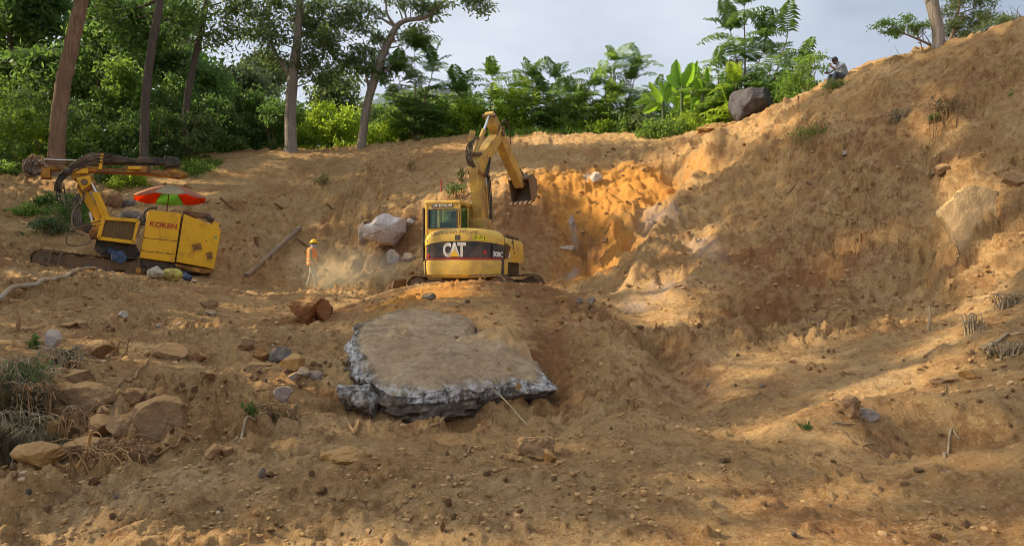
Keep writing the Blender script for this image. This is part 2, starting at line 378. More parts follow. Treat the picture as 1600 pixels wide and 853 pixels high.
# ------------------------------------------------------------------ ground material
def soil_material():
    m, nt, b = nmat('soil'); v = pos_coord(nt); L = nt.links
    a = nt.nodes.new('ShaderNodeAttribute'); a.attribute_name = 'soil'; sp = nt.nodes.new('ShaderNodeSeparateColor'); L.new(a.outputs['Color'], sp.inputs[0])
    n1 = noise_node(nt, v, .9, 6, .6, .4); n2 = noise_node(nt, v, 5.0, 8, .7); n3 = noise_node(nt, v, 26.0, 6, .75); n4 = noise_node(nt, v, 90, 4, .7)
    c = ramp(nt, n1, [(.30, (.38, .195, .088)), (.5, (.53, .33, .15)), (.70, (.64, .425, .225))])
    c = mixn(nt, ramp(nt, n2, [(.50, (0, 0, 0)), (.66, (.8, .8, .8))]), c, (.25, .125, .052))
    n5 = noise_node(nt, v, 11.0, 5, .7, .6); c = mixn(nt, ramp(nt, n5, [(.54, (0, 0, 0)), (.66, (.65, .65, .65))]), c, (.22, .12, .055))
    c = mixn(nt, ramp(nt, n3, [(.52, (0, 0, 0)), (.66, (.75, .75, .75))]), c, (.68, .50, .30))
    n3b = noise_node(nt, v, 38.0, 5, .8, .3); c = mixn(nt, ramp(nt, n3b, [(.55, (0, 0, 0)), (.64, (.75, .75, .75))]), c, (.20, .105, .05))
    def masked(ch, col1, col2, soft=.35):
        nonlocal c
        ad = nt.nodes.new('ShaderNodeMath'); ad.operation = 'ADD'; L.new(sp.outputs[ch], ad.inputs[0])
        s = nt.nodes.new('ShaderNodeMath'); s.operation = 'MULTIPLY_ADD'; L.new(n2, s.inputs[0]); s.inputs[1].default_value = 1.7; s.inputs[2].default_value = -.9; L.new(s.outputs[0], ad.inputs[1])
        s2 = nt.nodes.new('ShaderNodeMath'); s2.operation = 'MULTIPLY_ADD'; L.new(n1, s2.inputs[0]); s2.inputs[1].default_value = 1.2; L.new(s.outputs[0], s2.inputs[2]); s.inputs[2].default_value = -1.45; L.new(s2.outputs[0], ad.inputs[1])
        mk = ramp(nt, ad.outputs[0], [(.28, (0, 0, 0)), (.28+soft, (1, 1, 1))])
        # nothing where the channel is empty
        g = nt.nodes.new('ShaderNodeMath'); g.operation = 'MULTIPLY'; L.new(mk, g.inputs[0])
        t = nt.nodes.new('ShaderNodeMath'); t.operation = 'MULTIPLY'; t.use_clamp = True; L.new(sp.outputs[ch], t.inputs[0]); t.inputs[1].default_value = 4.0; L.new(t.outputs[0], g.inputs[1])
        cc = ramp(nt, n3, [(.35, col1), (.7, col2)]); c = mixn(nt, g.outputs[0], c, cc)
    masked(0, (.57, .245, .06), (.66, .35, .115), .45)      # fresh orange clay
    masked(1, (.25, .115, .05), (.40, .21, .10), .55)      # damp red-brown clay
    masked(2, (.36, .24, .17), (.55, .43, .35), .5)       # weathered pinkish white rock
    sp4 = ramp(nt, n4, [(.66, (0, 0, 0)), (.80, (.5, .5, .5))]); c = mixn(nt, sp4, c, (.60, .48, .34))
    hs = nt.nodes.new('ShaderNodeHueSaturation'); hs.inputs['Saturation'].default_value = 1.03; L.new(c, hs.inputs['Color'])
    L.new(hs.outputs[0], b.inputs['Base Color']); b.inputs['Roughness'].default_value = 1.03; b.inputs['Specular IOR Level'].default_value = .12
    h = mixn(nt, .5, n2, n3); h = mixn(nt, .3, h, n4); h = mixn(nt, .35, h, n5); L.new(bumpn(nt, h, .16, 1), b.inputs['Normal'])
    return m
M_SOIL = soil_material()
# colours of the soil itself where it changes: (px, py, Y, rx, ry, channel, amount); spread in metres
SOILS = [
 (900,290,26,3.0,2.2,0,.75),(960,300,24.5,2.4,2.0,0,.85),(1000,265,26.5,1.6,1.2,0,.3),(1090,250,25.6,.9,.9,0,.3),(900,330,23.5,1.0,2.0,0,.5),(940,390,21.3,1.4,1.2,0,.7),(880,425,20,1.6,.8,0,.95),
 (690,470,13.8,1.9,1.3,0,.5),(640,480,14,1.2,1.2,0,.35),(740,450,15.4,1.2,.8,0,.3),(1200,200,23,1.5,1.5,0,.25),(1010,410,17.8,.8,.8,0,.3),
 (820,340,23,2.0,2.4,1,.8),(930,365,21.8,.55,.8,1,.7),(640,345,25.2,1.3,1.0,1,.7),(830,450,16,1.8,1.6,1,.6),(860,480,14,1.4,2.0,1,.6),(875,590,9.3,.35,2.2,1,.75),(1060,560,10.3,.5,1.6,1,.5),
 (1160,400,17.2,.8,.8,1,.55),(1180,460,15.3,1.3,.9,1,.65),(1300,420,15,1.6,.9,1,.5),(1190,497,13.8,1.5,.5,1,.7),(1350,470,13,1.0,.5,1,.5),(470,500,14.6,.7,1.0,1,.5),(550,480,15.2,1.8,1.4,1,.45),(620,385,24,1.6,.8,1,.5),
 (1480,690,5.9,.8,.5,1,.6),(500,240,35,3.0,2,1,.35),(750,215,34,4,2,1,.5),(640,260,31,3,2,1,.45),(550,330,27,2,1.4,1,.3),(800,560,10.5,1.2,1,1,.3),(930,540,12,1.4,1.4,1,.35),(250,520,12,2,1.5,1,.25),(430,520,14,1.6,1.2,1,.35),(1100,620,8.5,1.2,.8,1,.25),(1500,110,18,2,2,1,.25),(1250,330,17,1.6,1.6,1,.3),(350,640,7,1,.6,1,.25),(1330,240,18.4,1.2,1.2,1,.35),(1500,150,17,1.6,1.6,1,.3),(100,690,5.6,.8,.8,1,.4),
 (1035,335,21.8,.5,1.6,2,.6),(1100,380,18.4,.4,1.5,2,.6),(1050,440,16.8,.6,1.2,2,.6),(1000,460,15.8,.5,.7,2,.5),(925,278,26.5,.35,.5,2,.9),(895,340,23.2,.16,.7,2,.75),(890,387,21.3,.4,.3,2,.8),
 (1010,330,22.3,.6,1,2,.35),(600,390,24,.8,.5,2,.6),(75,525,10.3,.2,.35,2,.8),(1250,485,13.4,.5,.4,2,.35),
]
def soil_rgba(V):
    C = np.zeros((len(V), 4), np.float32); C[:, 3] = 1
    for (px, py, Y, rx, ry, ch, am) in SOILS:
        c = at(px, py, Y); q = ((V[:, 0]-c.x)/rx)**2+((V[:, 1]-c.y)/ry)**2
        C[:, ch] += am*np.exp(-q)
    return np.clip(C, 0, 1)
def build_terrain():
    AP = 4.0     # the fan of grid lines starts behind the camera, fine near it, coarser far away
    uu = np.concatenate([-.80-np.geomspace(.5, .01, 24), np.linspace(-.80, .80, 940), .80+np.geomspace(.01, .45, 24)])
    yy = np.concatenate([np.linspace(-4, 3.2, 40, endpoint=False), np.geomspace(3.2+AP, 62+AP, 720)-AP])
    U, Yg = np.meshgrid(uu, yy); X = U*(np.maximum(Yg, 0)+AP) ; n, k = X.shape
    x, y = X.ravel(), Yg.ravel(); z = H(x, y)
    # small overhangs and crumbs pushed along the surface normal on the steep faces
    gx, gy = slope_of(x, y); nl = np.sqrt(gx**2+gy**2+1); s = np.clip(np.hypot(gx, gy)-.35, 0, 1)
    d = .13*fbm(x*2.6, y*2.6, z*2.6, 4, .6)*s+.05*fbm(x*9, y*9, z*9, 3, .6)*(s+.15)+.55*clods(x, y, z, .34, .30, 5)*s+.8*clods(x, y, z, .15, .35, 6)*s
    d = d*(1-.72*pit_mask(x, y))
    V = np.c_[x-gx/nl*d, y-gy/nl*d, z+d/nl]
    i = np.arange(n*k).reshape(n, k); F = np.c_[i[:-1, :-1].ravel(), i[:-1, 1:].ravel(), i[1:, 1:].ravel(), i[1:, :-1].ravel()]
    me = np_mesh('ground', V, F, M_SOIL, True, {'soil': soil_rgba(V)})
    return link('ground', me, kind='structure')
ground_obj = build_terrain()

# wide land beyond the cutting, out to the horizon, and a wooded hill far off
M_GREENLAND = simple('grassland', (.07, .10, .03), .9, var=.35, scale=.05)
M_HILL = simple('hazed_wooded_hill', (.075, .105, .12), .9, var=.4, scale=.08, bump=2.0)  # blue tint stands for air haze, put into the hill's colour
def far_land():
    rr = np.geomspace(26, 3000, 60); th = np.linspace(0, 2*math.pi, 181)
    Rg, T = np.meshgrid(rr, th, indexing='ij'); x = Rg*np.cos(T)*1.35; y = 27+Rg*np.sin(T)*1.25
    inside = (np.abs(x) < 44) & (y > -9) & (y < 65)
    z = np.where(inside, base_h(x, y)-1.5, base_h(np.clip(x, -40, 40), np.clip(y, -7, 62))-1.2)
    k = np.clip((Rg-60)/400, 0, 1); z = z*(1-k)+(-3.0)*k
    i = np.arange(x.size).reshape(x.shape); F = np.c_[i[:-1, :-1].ravel(), i[1:, :-1].ravel(), i[1:, 1:].ravel(), i[:-1, 1:].ravel()]
    link('grassland', np_mesh('grassland', np.c_[x.ravel(), y.ravel(), z.ravel()], F, M_GREENLAND), kind='structure')
far_land()
def hill(cx, cy, rx, ry, h):
    u = np.linspace(-1, 1, 90); X, Y = np.meshgrid(u, u); q = X**2+Y**2
    z = h*np.clip(1-q, 0, 1)**1.4*(1+.06*fbm(X*2+cx, Y*2, X*0, 2))+h*.02*np.maximum(0, fbm(X*30, Y*30, X*0, 2))-8
    i = np.arange(X.size).reshape(X.shape); F = np.c_[i[:-1, :-1].ravel(), i[:-1, 1:].ravel(), i[1:, 1:].ravel(), i[1:, :-1].ravel()]
    link('hill', np_mesh('hill', np.c_[(cx+X*rx).ravel(), (cy+Y*ry).ravel(), z.ravel()], F, M_HILL), kind='structure')
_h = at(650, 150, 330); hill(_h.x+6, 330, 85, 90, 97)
# ------------------------------------------------------------------ vegetation
def leaf_mat(name, dark, light, trans, tcol, rough=.5, scale=1.2):
    m = bpy.data.materials.new(name); m.use_nodes = True; nt = m.node_tree; L = nt.links
    b = nt.nodes['Principled BSDF']; out = nt.nodes['Material Output']
    g = nt.nodes.new('ShaderNodeNewGeometry'); oi = nt.nodes.new('ShaderNodeObjectInfo')
    n = noise_node(nt, pos_coord(nt), scale, 3, .6)
    f = nt.nodes.new('ShaderNodeMath'); f.operation = 'MULTIPLY_ADD'; L.new(g.outputs['Random Per Island'], f.inputs[0]); f.inputs[1].default_value = .55; 
    f2 = nt.nodes.new('ShaderNodeMath'); f2.operation = 'MULTIPLY_ADD'; L.new(n, f2.inputs[0]); f2.inputs[1].default_value = .9; f2.inputs[2].default_value = -.22; L.new(f2.outputs[0], f.inputs[2])
    c = ramp(nt, f.outputs[0], [(.15, dark), (.85, light)])
    L.new(c, b.inputs['Base Color']); b.inputs['Roughness'].default_value = rough; b.inputs['Specular IOR Level'].default_value = .35
    t = nt.nodes.new('ShaderNodeBsdfTranslucent'); tc_ = mixn(nt, .6, c, tcol); L.new(tc_, t.inputs['Color'])
    mx = nt.nodes.new('ShaderNodeMixShader'); mx.inputs[0].default_value = trans; L.new(b.outputs[0], mx.inputs[1]); L.new(t.outputs[0], mx.inputs[2]); L.new(mx.outputs[0], out.inputs['Surface'])
    return m
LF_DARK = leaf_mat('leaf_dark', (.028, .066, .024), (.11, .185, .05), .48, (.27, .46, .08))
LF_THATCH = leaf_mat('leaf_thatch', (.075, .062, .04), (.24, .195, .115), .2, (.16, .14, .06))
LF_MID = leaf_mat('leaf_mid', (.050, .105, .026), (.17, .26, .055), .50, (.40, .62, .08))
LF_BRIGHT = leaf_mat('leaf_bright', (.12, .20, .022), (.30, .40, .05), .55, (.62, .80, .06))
LF_GREY = leaf_mat('leaf_grey', (.045, .07, .030), (.13, .17, .065), .45, (.30, .42, .10))
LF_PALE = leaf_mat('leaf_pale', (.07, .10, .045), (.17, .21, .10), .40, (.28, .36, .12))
LF_BANANA = leaf_mat('leaf_banana', (.07, .17, .02), (.17, .33, .035), .58, (.45, .75, .05), .35)
def bark_mat(name, c1, c2, c3):
    m, nt, b = nmat(name); v = pos_coord(nt)
    mpn = nt.nodes.new('ShaderNodeMapping'); mpn.inputs['Scale'].default_value = (6, 6, .9); nt.links.new(v, mpn.inputs[0])
    a = noise_node(nt, mpn.outputs[0], 1.3, 8, .7, .8); d = noise_node(nt, v, .7, 4, .6)
    c = ramp(nt, a, [(.32, c1), (.62, c2)]); c = mixn(nt, ramp(nt, d, [(.45, (0, 0, 0)), (.6, (.8, .8, .8))]), c, c3)
    nt.links.new(c, b.inputs['Base Color']); b.inputs['Roughness'].default_value = .9; nt.links.new(bumpn(nt, a, .05, 1), b.inputs['Normal']); return m
BK_RED = bark_mat('bark_red', (.12, .07, .045), (.34, .21, .14), (.22, .13, .085))
BK_DARK = bark_mat('bark_dark', (.055, .04, .033), (.13, .10, .085), (.09, .07, .055))
BK_GREY = bark_mat('bark_grey', (.13, .10, .08), (.32, .27, .23), (.22, .18, .15))
BK_TWIG = bark_mat('bark_twig', (.16, .11, .07), (.34, .25, .17), (.25, .18, .12))

def leaves_np(C, ln, wd, droop=.4, rs=nrs, updir=None):
    n = len(C); a = rs.normal(size=(n, 3)); a[:, 2] -= droop
    if updir is not None: a = a*.6+updir
    a /= np.linalg.norm(a, axis=1)[:, None]; s = np.cross(a, rs.normal(size=(n, 3))); s /= np.linalg.norm(s, axis=1)[:, None]+1e-9
    L_ = (ln*(.6+.8*rs.rand(n)))[:, None]; Wd = (wd*(.6+.8*rs.rand(n)))[:, None]
    V = np.stack([C, C+a*L_*.45+s*Wd*.5, C+a*L_, C+a*L_*.45-s*Wd*.5], 1).reshape(-1, 3)
    return V, np.arange(4*n).reshape(n, 4)
def clump_pts(cen, rad, n, rs=nrs, sub=10, tight=.30):
    cen = np.asarray(cen, float); rad = np.asarray(rad if np.ndim(rad) else (rad,)*3, float)
    d = rs.normal(size=(sub, 3)); d /= np.linalg.norm(d, axis=1)[:, None]; d *= (rs.rand(sub, 1)**.45)
    k = rs.randint(0, sub, n); return cen+(d[k]+rs.normal(size=(n, 3))*tight)*rad
def crown_mesh(name, clumps, ln, wd, mat, droop=.4, sub=10, tight=.3, rs=nrs):
    C = np.concatenate([clump_pts(c, r, n, rs, sub, tight) for c, r, n in clumps])
    V, F = leaves_np(C, ln, wd, droop, rs); return np_mesh(name, V, F, mat, False)
DENS = 1.0
def make_tree(name, base, path, radii, clumps, mat_bark, mat_leaf, ln=.22, wd=.09, limbs=(), droop=.5, sub=12, tight=.28, twig=True, **k):
    """path / clumps in world places; the Empty stands at the foot"""
    base = Vector(base); root = empty(name, base, **k); loc = lambda p: Vector(p)-base
    mb = MB(); sp = spline([loc(p) for p in path], 6); n = len(sp)
    rr = [np.interp(i/(n-1)*(len(radii)-1), range(len(radii)), radii) for i in range(n)]
    rr[0] *= 1.35; rr[1] *= 1.12
    for i in range(n): sp[i] += Vector((rnd.uniform(-1, 1), rnd.uniform(-1, 1), 0))*rr[i]*.05
    mb.tube(sp, rr, 10); mb.build('trunk', mat_bark, root)
    lb = MB(); any_ = False
    for pts, r0 in limbs:
        q = spline([loc(p) for p in pts], 5); l1 = MB(); l1.tube(q, [r0*(1-.75*i/(len(q)-1)) for i in range(len(q))], 7); l1.build('limb', mat_bark, root)
    if twig:
        for c, r, _n in clumps:
            c = Vector(c)-base; j = min(range(n), key=lambda i: (sp[i]-c).length+max(0, sp[i].z-c.z+.5)*2)
            a = sp[j]; mid = (a+c)/2+Vector((rnd.uniform(-.1, .1), rnd.uniform(-.1, .1), -.06))*(c-a).length
            q = spline([a, mid, c], 4); r0 = min(rr[j]*.5, .03+.012*(c-a).length); lb.tube(q, [r0*(1-.8*i/(len(q)-1)) for i in range(len(q))], 5); any_ = True
            rad = r if np.ndim(r) else (r, r, r)
            for _ in range(4):
                e = c+Vector((rnd.uniform(-1, 1)*rad[0], rnd.uniform(-1, 1)*rad[1], rnd.uniform(-.8, 1)*rad[2]))*.85
                lb.tube([q[-3], (q[-3]+e)/2+Vector((0, 0, -.05)), e], [r0*.4, r0*.25, .004], 3, cap=False)
    if any_: lb.build('twigs', mat_bark, root, kind='stuff')
    if clumps:
        cl = [(Vector(c)-base, r, int(n_*DENS)) for c, r, n_ in clumps]
        link('crown', crown_mesh('crown', cl, ln, wd, mat_leaf, droop, sub, tight), root)
    return root

# ---- unseen trees at left, leaf clumps set on sun rays to shape the shade
LIT = [  # places of the photograph where the sun gets through
 [(828,268),(900,264),(1000,252),(1060,232),(1130,215),(1130,240),(1105,290),(1075,345),(1040,372),(1010,392),(968,400),(1000,380),(950,372),(940,345),(905,335),(885,300),(840,280)],
 [(892,405),(905,378),(985,385),(978,408),(955,432),(860,448),(850,436)],
 [(625,478),(655,450),(775,446),(800,456),(745,482),(690,482)],
 [(1455,250),(1530,235),(1560,262),(1600,285),(1600,480),(1530,500),(1495,440),(1450,470),(1420,500),(1400,470),(1455,420),(1475,360),(1440,310)],
 [(965,460),(1010,420),(1120,345),(1150,350),(1090,430),(1140,500),(1060,520),(990,505)],
 [(1150,560),(1310,528),(1320,560),(1210,600),(1130,585)],
 [(1230,640),(1330,600),(1400,545),(1500,490),(1600,470),(1600,540),(1480,600),(1380,640),(1260,700),(1100,722),(1010,722),(1050,690)],
 [(0,500),(70,478),(90,510),(40,560),(0,590)],
 [(40,435),(90,432),(120,470),(60,480)],
 [(200,560),(330,560),(300,600),(200,590)],[(380,590),(480,600),(640,655),(600,680),(420,640)],
 [(1400,190),(1475,115),(1490,150),(1420,225)],[(1200,200),(1260,178),(1270,192),(1215,220)],[(1420,210),(1500,170),(1540,205),(1450,240)],
 [(480,410),(590,400),(600,460),(500,470)],[(470,375),(505,375),(505,440),(470,440)],
 [(870,250),(940,242),(950,250),(880,260)],
 [(700,180),(850,180),(850,330),(700,310)],[(655,310),(720,310),(720,360),(655,360)],
 [(480,120),(1200,100),(1200,215),(480,230)],
 [(1080,560),(1160,620),(1080,640)],[(200,280),(330,280),(330,320),(200,320)],[(20,280),(150,275),(150,310),(20,320)],
]
def in_poly(x, y, P):
    c = False; j = len(P)-1
    for i in range(len(P)):
        if (P[i][1] > y) != (P[j][1] > y) and x < (P[j][0]-P[i][0])*(y-P[i][1])/(P[j][1]-P[i][1])+P[i][0]: c = not c
        j = i
    return c
def shade_trees():
    trunks = [(-17,4),(-19,9),(-22,14),(-20,19),(-24,23),(-27,28),(-26,34),(-31,38),(-31,18),(-32,10),(-30,3),(-33,30),(-24,-3),(-36,24),(-34,44)]
    per = [[] for _ in trunks]; rs = np.random.RandomState(5)
    for py in range(22, 850, 9):
        for px in range(-120, 1720, 9):
            jx, jy = px+rs.uniform(-5, 5), py+rs.uniform(-5, 5)
            # cheap prefilter: coarse rays only
            per_hit = None
            if (px//9+py//9) % 2 == 0 and py < 500: pass
            Y = _mc; x = (jx-800)/FPX*Y; d = (426.5-jy)/FPX*Y-base_h(x, Y); i = int(np.argmax(d < 0))
            if d[i] >= 0: continue
            P = Vector((x[i], Y[i], base_h(x[i], Y[i])))
            if any(in_poly(jx, jy, q) for q in LIT): continue
            if P.y > 34.5 and jx > 300: continue
            if P.y > 34.5 and jx > 300: continue
            gx, gy = slope_of(np.array([P.x]), np.array([P.y])); nn = Vector((-gx[0], -gy[0], 1)).normalized(); vd = (-P).normalized()
            area = (9*P.y/FPX)**2*max(.1, nn.dot(SUN_DIR))/max(.12, nn.dot(vd))
            patch_ = float(fbm(P.x*.5+3, P.y*.5, P.z*.5+1.5, 2))
            if rs.rand() > area*(((22.0 if P.y < 13 else 34.0) if patch_ < .45 else 9.0) if P.z < 1.2 else (56.0 if patch_ < .7 else 16)): continue
            lim = -.86*max(P.y, 6)-3.0
            xc = rs.uniform(min(-16.5, lim)-9, min(-16.5, lim)); t = (P.x-xc)/(-SUN_DIR.x); c = P+SUN_DIR*t
            if c.z < base_h(c.x, c.y)+1.2: continue
            j = min(range(len(trunks)), key=lambda q: (trunks[q][0]-c.x)**2+(trunks[q][1]-c.y)**2); per[j].append(c)
    for (tx, ty), cl in zip(trunks, per):
        if not cl: continue
        zb = Hs(tx, ty); top = max(c.z for c in cl)
        cls = [(c, .42, 14) for c in cl]
        path = [(tx, ty, zb-.2), (tx+rs.uniform(-.5, .5), ty, (zb+top)*.5), (tx+rs.uniform(-1, 1), ty, top)]
        r = make_tree('eucalyptus_tree', (tx, ty, zb), path, [.33, .24, .07], cls, BK_RED, LF_DARK, .30, .15, twig=False, sub=6, tight=.4,
          label='unseen tall eucalyptus tree left of the cutting, crown shaped to shade it', cat='tree', group='trees shading the cutting from the left')
_mc = np.arange(3, 50, .12)
shade_trees()
DENS = 2.6
# ---- forest and plants along the top of the cutting
def G(px, py, Y):
    v = at(px, py, Y); v.z = Hs(v.x, v.y); return v
def up(base, px, py, dY=0.0):
    """place above the ground seen at photo pixel (px,py), at the distance of base"""
    return at(px, py, base.y+dY)

# 1 big leaning reddish trunk at far left
b = G(85, 245, 30)
make_tree('eucalyptus_tree', b, [b-Vector((0, 0, .3)), up(b, 96, 150), up(b, 110, 80), up(b, 128, 0), up(b, 150, -110, 1), up(b, 160, -230, 1)],
  [.33, .31, .30, .27, .2, .06], [(up(b, x, y, d), (1.3, 1.3, .9), 260) for x, y, d in [(60,-60,1),(130,-90,-1),(210,-80,1),(250,-130,0),(40,-150,0),(150,-200,1),(230,-210,-1),(100,-260,0),(180,-290,0)]],
  BK_RED, LF_DARK, .36, .12, label='huge eucalyptus with a bare reddish brown leaning trunk, behind the drill rig boom', cat='tree')
# 2
b = G(224, 240, 31)
make_tree('eucalyptus_tree', b, [b-Vector((0, 0, .3)), up(b, 228, 150), up(b, 238, 70), up(b, 250, 0), up(b, 262, -130), up(b, 262, -210)],
  [.20, .19, .17, .16, .1, .03], [(up(b, x, y, d), (1.1, 1.0, .8), 240) for x, y, d in [(200,20,2),(275,30,1.5),(290,-40,1),(210,-60,0),(250,-120,0),(310,-110,1),(265,-190,0),(180,10,2.5),(225,60,2.5)]],
  BK_DARK, LF_DARK, .34, .12, label='dark straight eucalyptus trunk rising above the middle of the drill boom', cat='tree')
# 3
b = G(288, 225, 34)
make_tree('eucalyptus_tree', b, [b-Vector((0, 0, .3)), up(b, 292, 160), up(b, 305, 90), up(b, 318, 30), up(b, 328, -30), up(b, 350, -130)],
  [.17, .16, .15, .13, .11, .03], [(up(b, x, y, d), (.95, .9, .6), 130) for x, y, d in [(345,15,0),(370,-5,0),(330,-40,0),(300,30,1),(365,40,0),(345,60,0),(385,-30,0),(290,60,1.5)]],
  BK_DARK, LF_GREY, .27, .085, label='slim dark tree leaning right, left of the gap of sky', cat='tree')
# 4 forked tree
b = G(455, 236, 35)
make_tree('eucalyptus_tree', b, [b-Vector((0, 0, .3)), up(b, 454, 170), up(b, 459, 110), up(b, 465, 60), up(b, 469, 0), up(b, 472, -120)],
  [.30, .27, .25, .20, .17, .05],
  [(up(b, x, y, d), (.85, .9, .62), 210) for x, y, d in [(412,15,0),(402,45,.3),(425,55,-.3),(440,0,.5),(495,10,0),(510,40,.4),(498,75,0),(520,60,-.5),(485,100,.2),(505,118,0),(430,85,.2),(535,20,0),(445,-40,0),(500,-40,0),(415,-30,0),(480,-90,0),(540,95,.6),(470,30,.9),(488,50,.6)]],
  BK_GREY, LF_GREY, .26, .085, limbs=[([up(b, 456, 122), up(b, 440, 98), up(b, 426, 74), up(b, 420, 40)], .13), ([up(b, 461, 126), up(b, 480, 112), up(b, 500, 98)], .07)],
  label='forked grey eucalyptus left of centre, its low limb rising to the left', cat='tree')
# 5 leaning tree
b = G(563, 222, 35.5)
make_tree('eucalyptus_tree', b, [b-Vector((0, 0, .3)), up(b, 572, 175), up(b, 582, 135), up(b, 597, 90), up(b, 614, 52), up(b, 630, 34), up(b, 668, 26), up(b, 690, 5), up(b, 720, -8), up(b, 755, 8)],
  [.22, .20, .21, .20, .17, .12, .10, .07, .04, .02],
  [(up(b, x, y, d), (.70, .7, .42), 110) for x, y, d in [(580,20,0),(565,45,.3),(590,55,0),(572,75,-.2),(640,5,0),(665,3,0),(690,10,0),(672,20,.2),(720,-12,0),(745,2,0),(755,12,0),(610,-10,0),(560,5,.3),(600,115,.4),(640,62,.5),(650,50,0),(548,30,0),(555,100,.4),(575,105,.2),(620,-30,0),(680,-30,0)]],
  BK_GREY, LF_GREY, .24, .08, limbs=[([up(b, 577, 140), up(b, 571, 110), up(b, 572, 85), up(b, 567, 62)], .08), ([up(b, 616, 40), up(b, 605, 22), up(b, 604, 0), up(b, 608, -20)], .08), ([up(b, 600, 112), up(b, 615, 100), up(b, 640, 70)], .05)],
  label='grey tree leaning to the right with a long bare limb reaching over the sky', cat='tree')
# 6 trees further back on the left, each its own shape
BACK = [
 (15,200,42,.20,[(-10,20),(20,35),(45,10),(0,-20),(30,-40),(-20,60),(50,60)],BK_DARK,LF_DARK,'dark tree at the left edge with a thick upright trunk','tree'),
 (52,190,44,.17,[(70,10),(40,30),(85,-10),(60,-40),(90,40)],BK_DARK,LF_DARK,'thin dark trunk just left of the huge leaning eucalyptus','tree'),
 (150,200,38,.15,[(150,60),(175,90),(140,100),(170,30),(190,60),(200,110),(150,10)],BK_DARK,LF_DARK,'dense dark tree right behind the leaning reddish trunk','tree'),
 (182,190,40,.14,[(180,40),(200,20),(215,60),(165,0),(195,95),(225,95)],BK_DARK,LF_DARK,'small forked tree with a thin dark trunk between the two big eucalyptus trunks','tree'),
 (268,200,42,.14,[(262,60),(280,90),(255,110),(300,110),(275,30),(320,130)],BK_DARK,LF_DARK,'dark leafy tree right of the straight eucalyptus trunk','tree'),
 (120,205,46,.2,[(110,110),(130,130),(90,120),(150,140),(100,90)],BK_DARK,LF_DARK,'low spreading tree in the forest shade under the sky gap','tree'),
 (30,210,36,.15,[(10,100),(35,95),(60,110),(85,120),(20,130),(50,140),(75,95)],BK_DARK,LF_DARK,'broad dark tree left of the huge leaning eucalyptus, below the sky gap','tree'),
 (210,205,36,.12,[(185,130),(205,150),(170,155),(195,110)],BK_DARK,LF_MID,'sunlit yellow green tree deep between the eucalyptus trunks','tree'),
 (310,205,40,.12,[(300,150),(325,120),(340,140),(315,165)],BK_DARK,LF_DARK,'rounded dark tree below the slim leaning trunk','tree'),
 (372,200,50,.15,[(372,130),(390,120),(360,145),(400,140)],BK_DARK,LF_PALE,'tree with haze-tinted pale leaves far behind the shrubs in the sky gap','tree'),  # this far tree and the next: haze put into the pale leaf colour
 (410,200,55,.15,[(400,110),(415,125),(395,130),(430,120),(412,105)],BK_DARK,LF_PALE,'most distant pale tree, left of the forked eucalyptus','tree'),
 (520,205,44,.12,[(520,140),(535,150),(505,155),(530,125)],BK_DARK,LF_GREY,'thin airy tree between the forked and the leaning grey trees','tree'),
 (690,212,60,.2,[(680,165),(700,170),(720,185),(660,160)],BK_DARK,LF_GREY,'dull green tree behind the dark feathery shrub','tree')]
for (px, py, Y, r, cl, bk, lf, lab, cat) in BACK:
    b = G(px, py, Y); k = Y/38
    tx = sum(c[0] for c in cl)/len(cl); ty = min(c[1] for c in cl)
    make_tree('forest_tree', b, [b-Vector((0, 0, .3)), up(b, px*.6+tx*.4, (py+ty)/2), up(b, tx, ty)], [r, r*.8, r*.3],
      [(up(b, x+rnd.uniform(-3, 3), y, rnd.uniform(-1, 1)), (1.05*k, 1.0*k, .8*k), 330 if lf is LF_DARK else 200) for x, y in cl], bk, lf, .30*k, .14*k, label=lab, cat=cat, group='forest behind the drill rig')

# the wood goes on behind as one dark mass
def wood():
    rs = np.random.RandomState(23); C = []
    gap = [(52,92),(60,40),(118,22),(125,70),(100,100)]
    while len(C) < 620:
        px, py = rs.uniform(-420, 345), rs.uniform(-60, 205)
        if px > 300 and py < 40+(px-300)*1.6: continue
        if in_poly(px, py, gap) or (py < 70 and rs.rand() < .62): continue
        Y = rs.uniform(46, 60); C.append((at(px, py, Y), (1.5, 1.5, .9), 46))
    C += [(at(rs.uniform(330, 760), rs.uniform(185, 210), rs.uniform(44, 52)), (1.6, 1.2, .9), 50) for _ in range(70)]
    V, F = leaves_np(np.concatenate([clump_pts(c, r, n, rs, 7, .4) for c, r, n in C]), .55, .28, .2, rs)
    link('woodland', np_mesh('woodland', V, F, LF_DARK, False), kind='stuff', label='dark wood closing the view behind the trees at left')
wood()
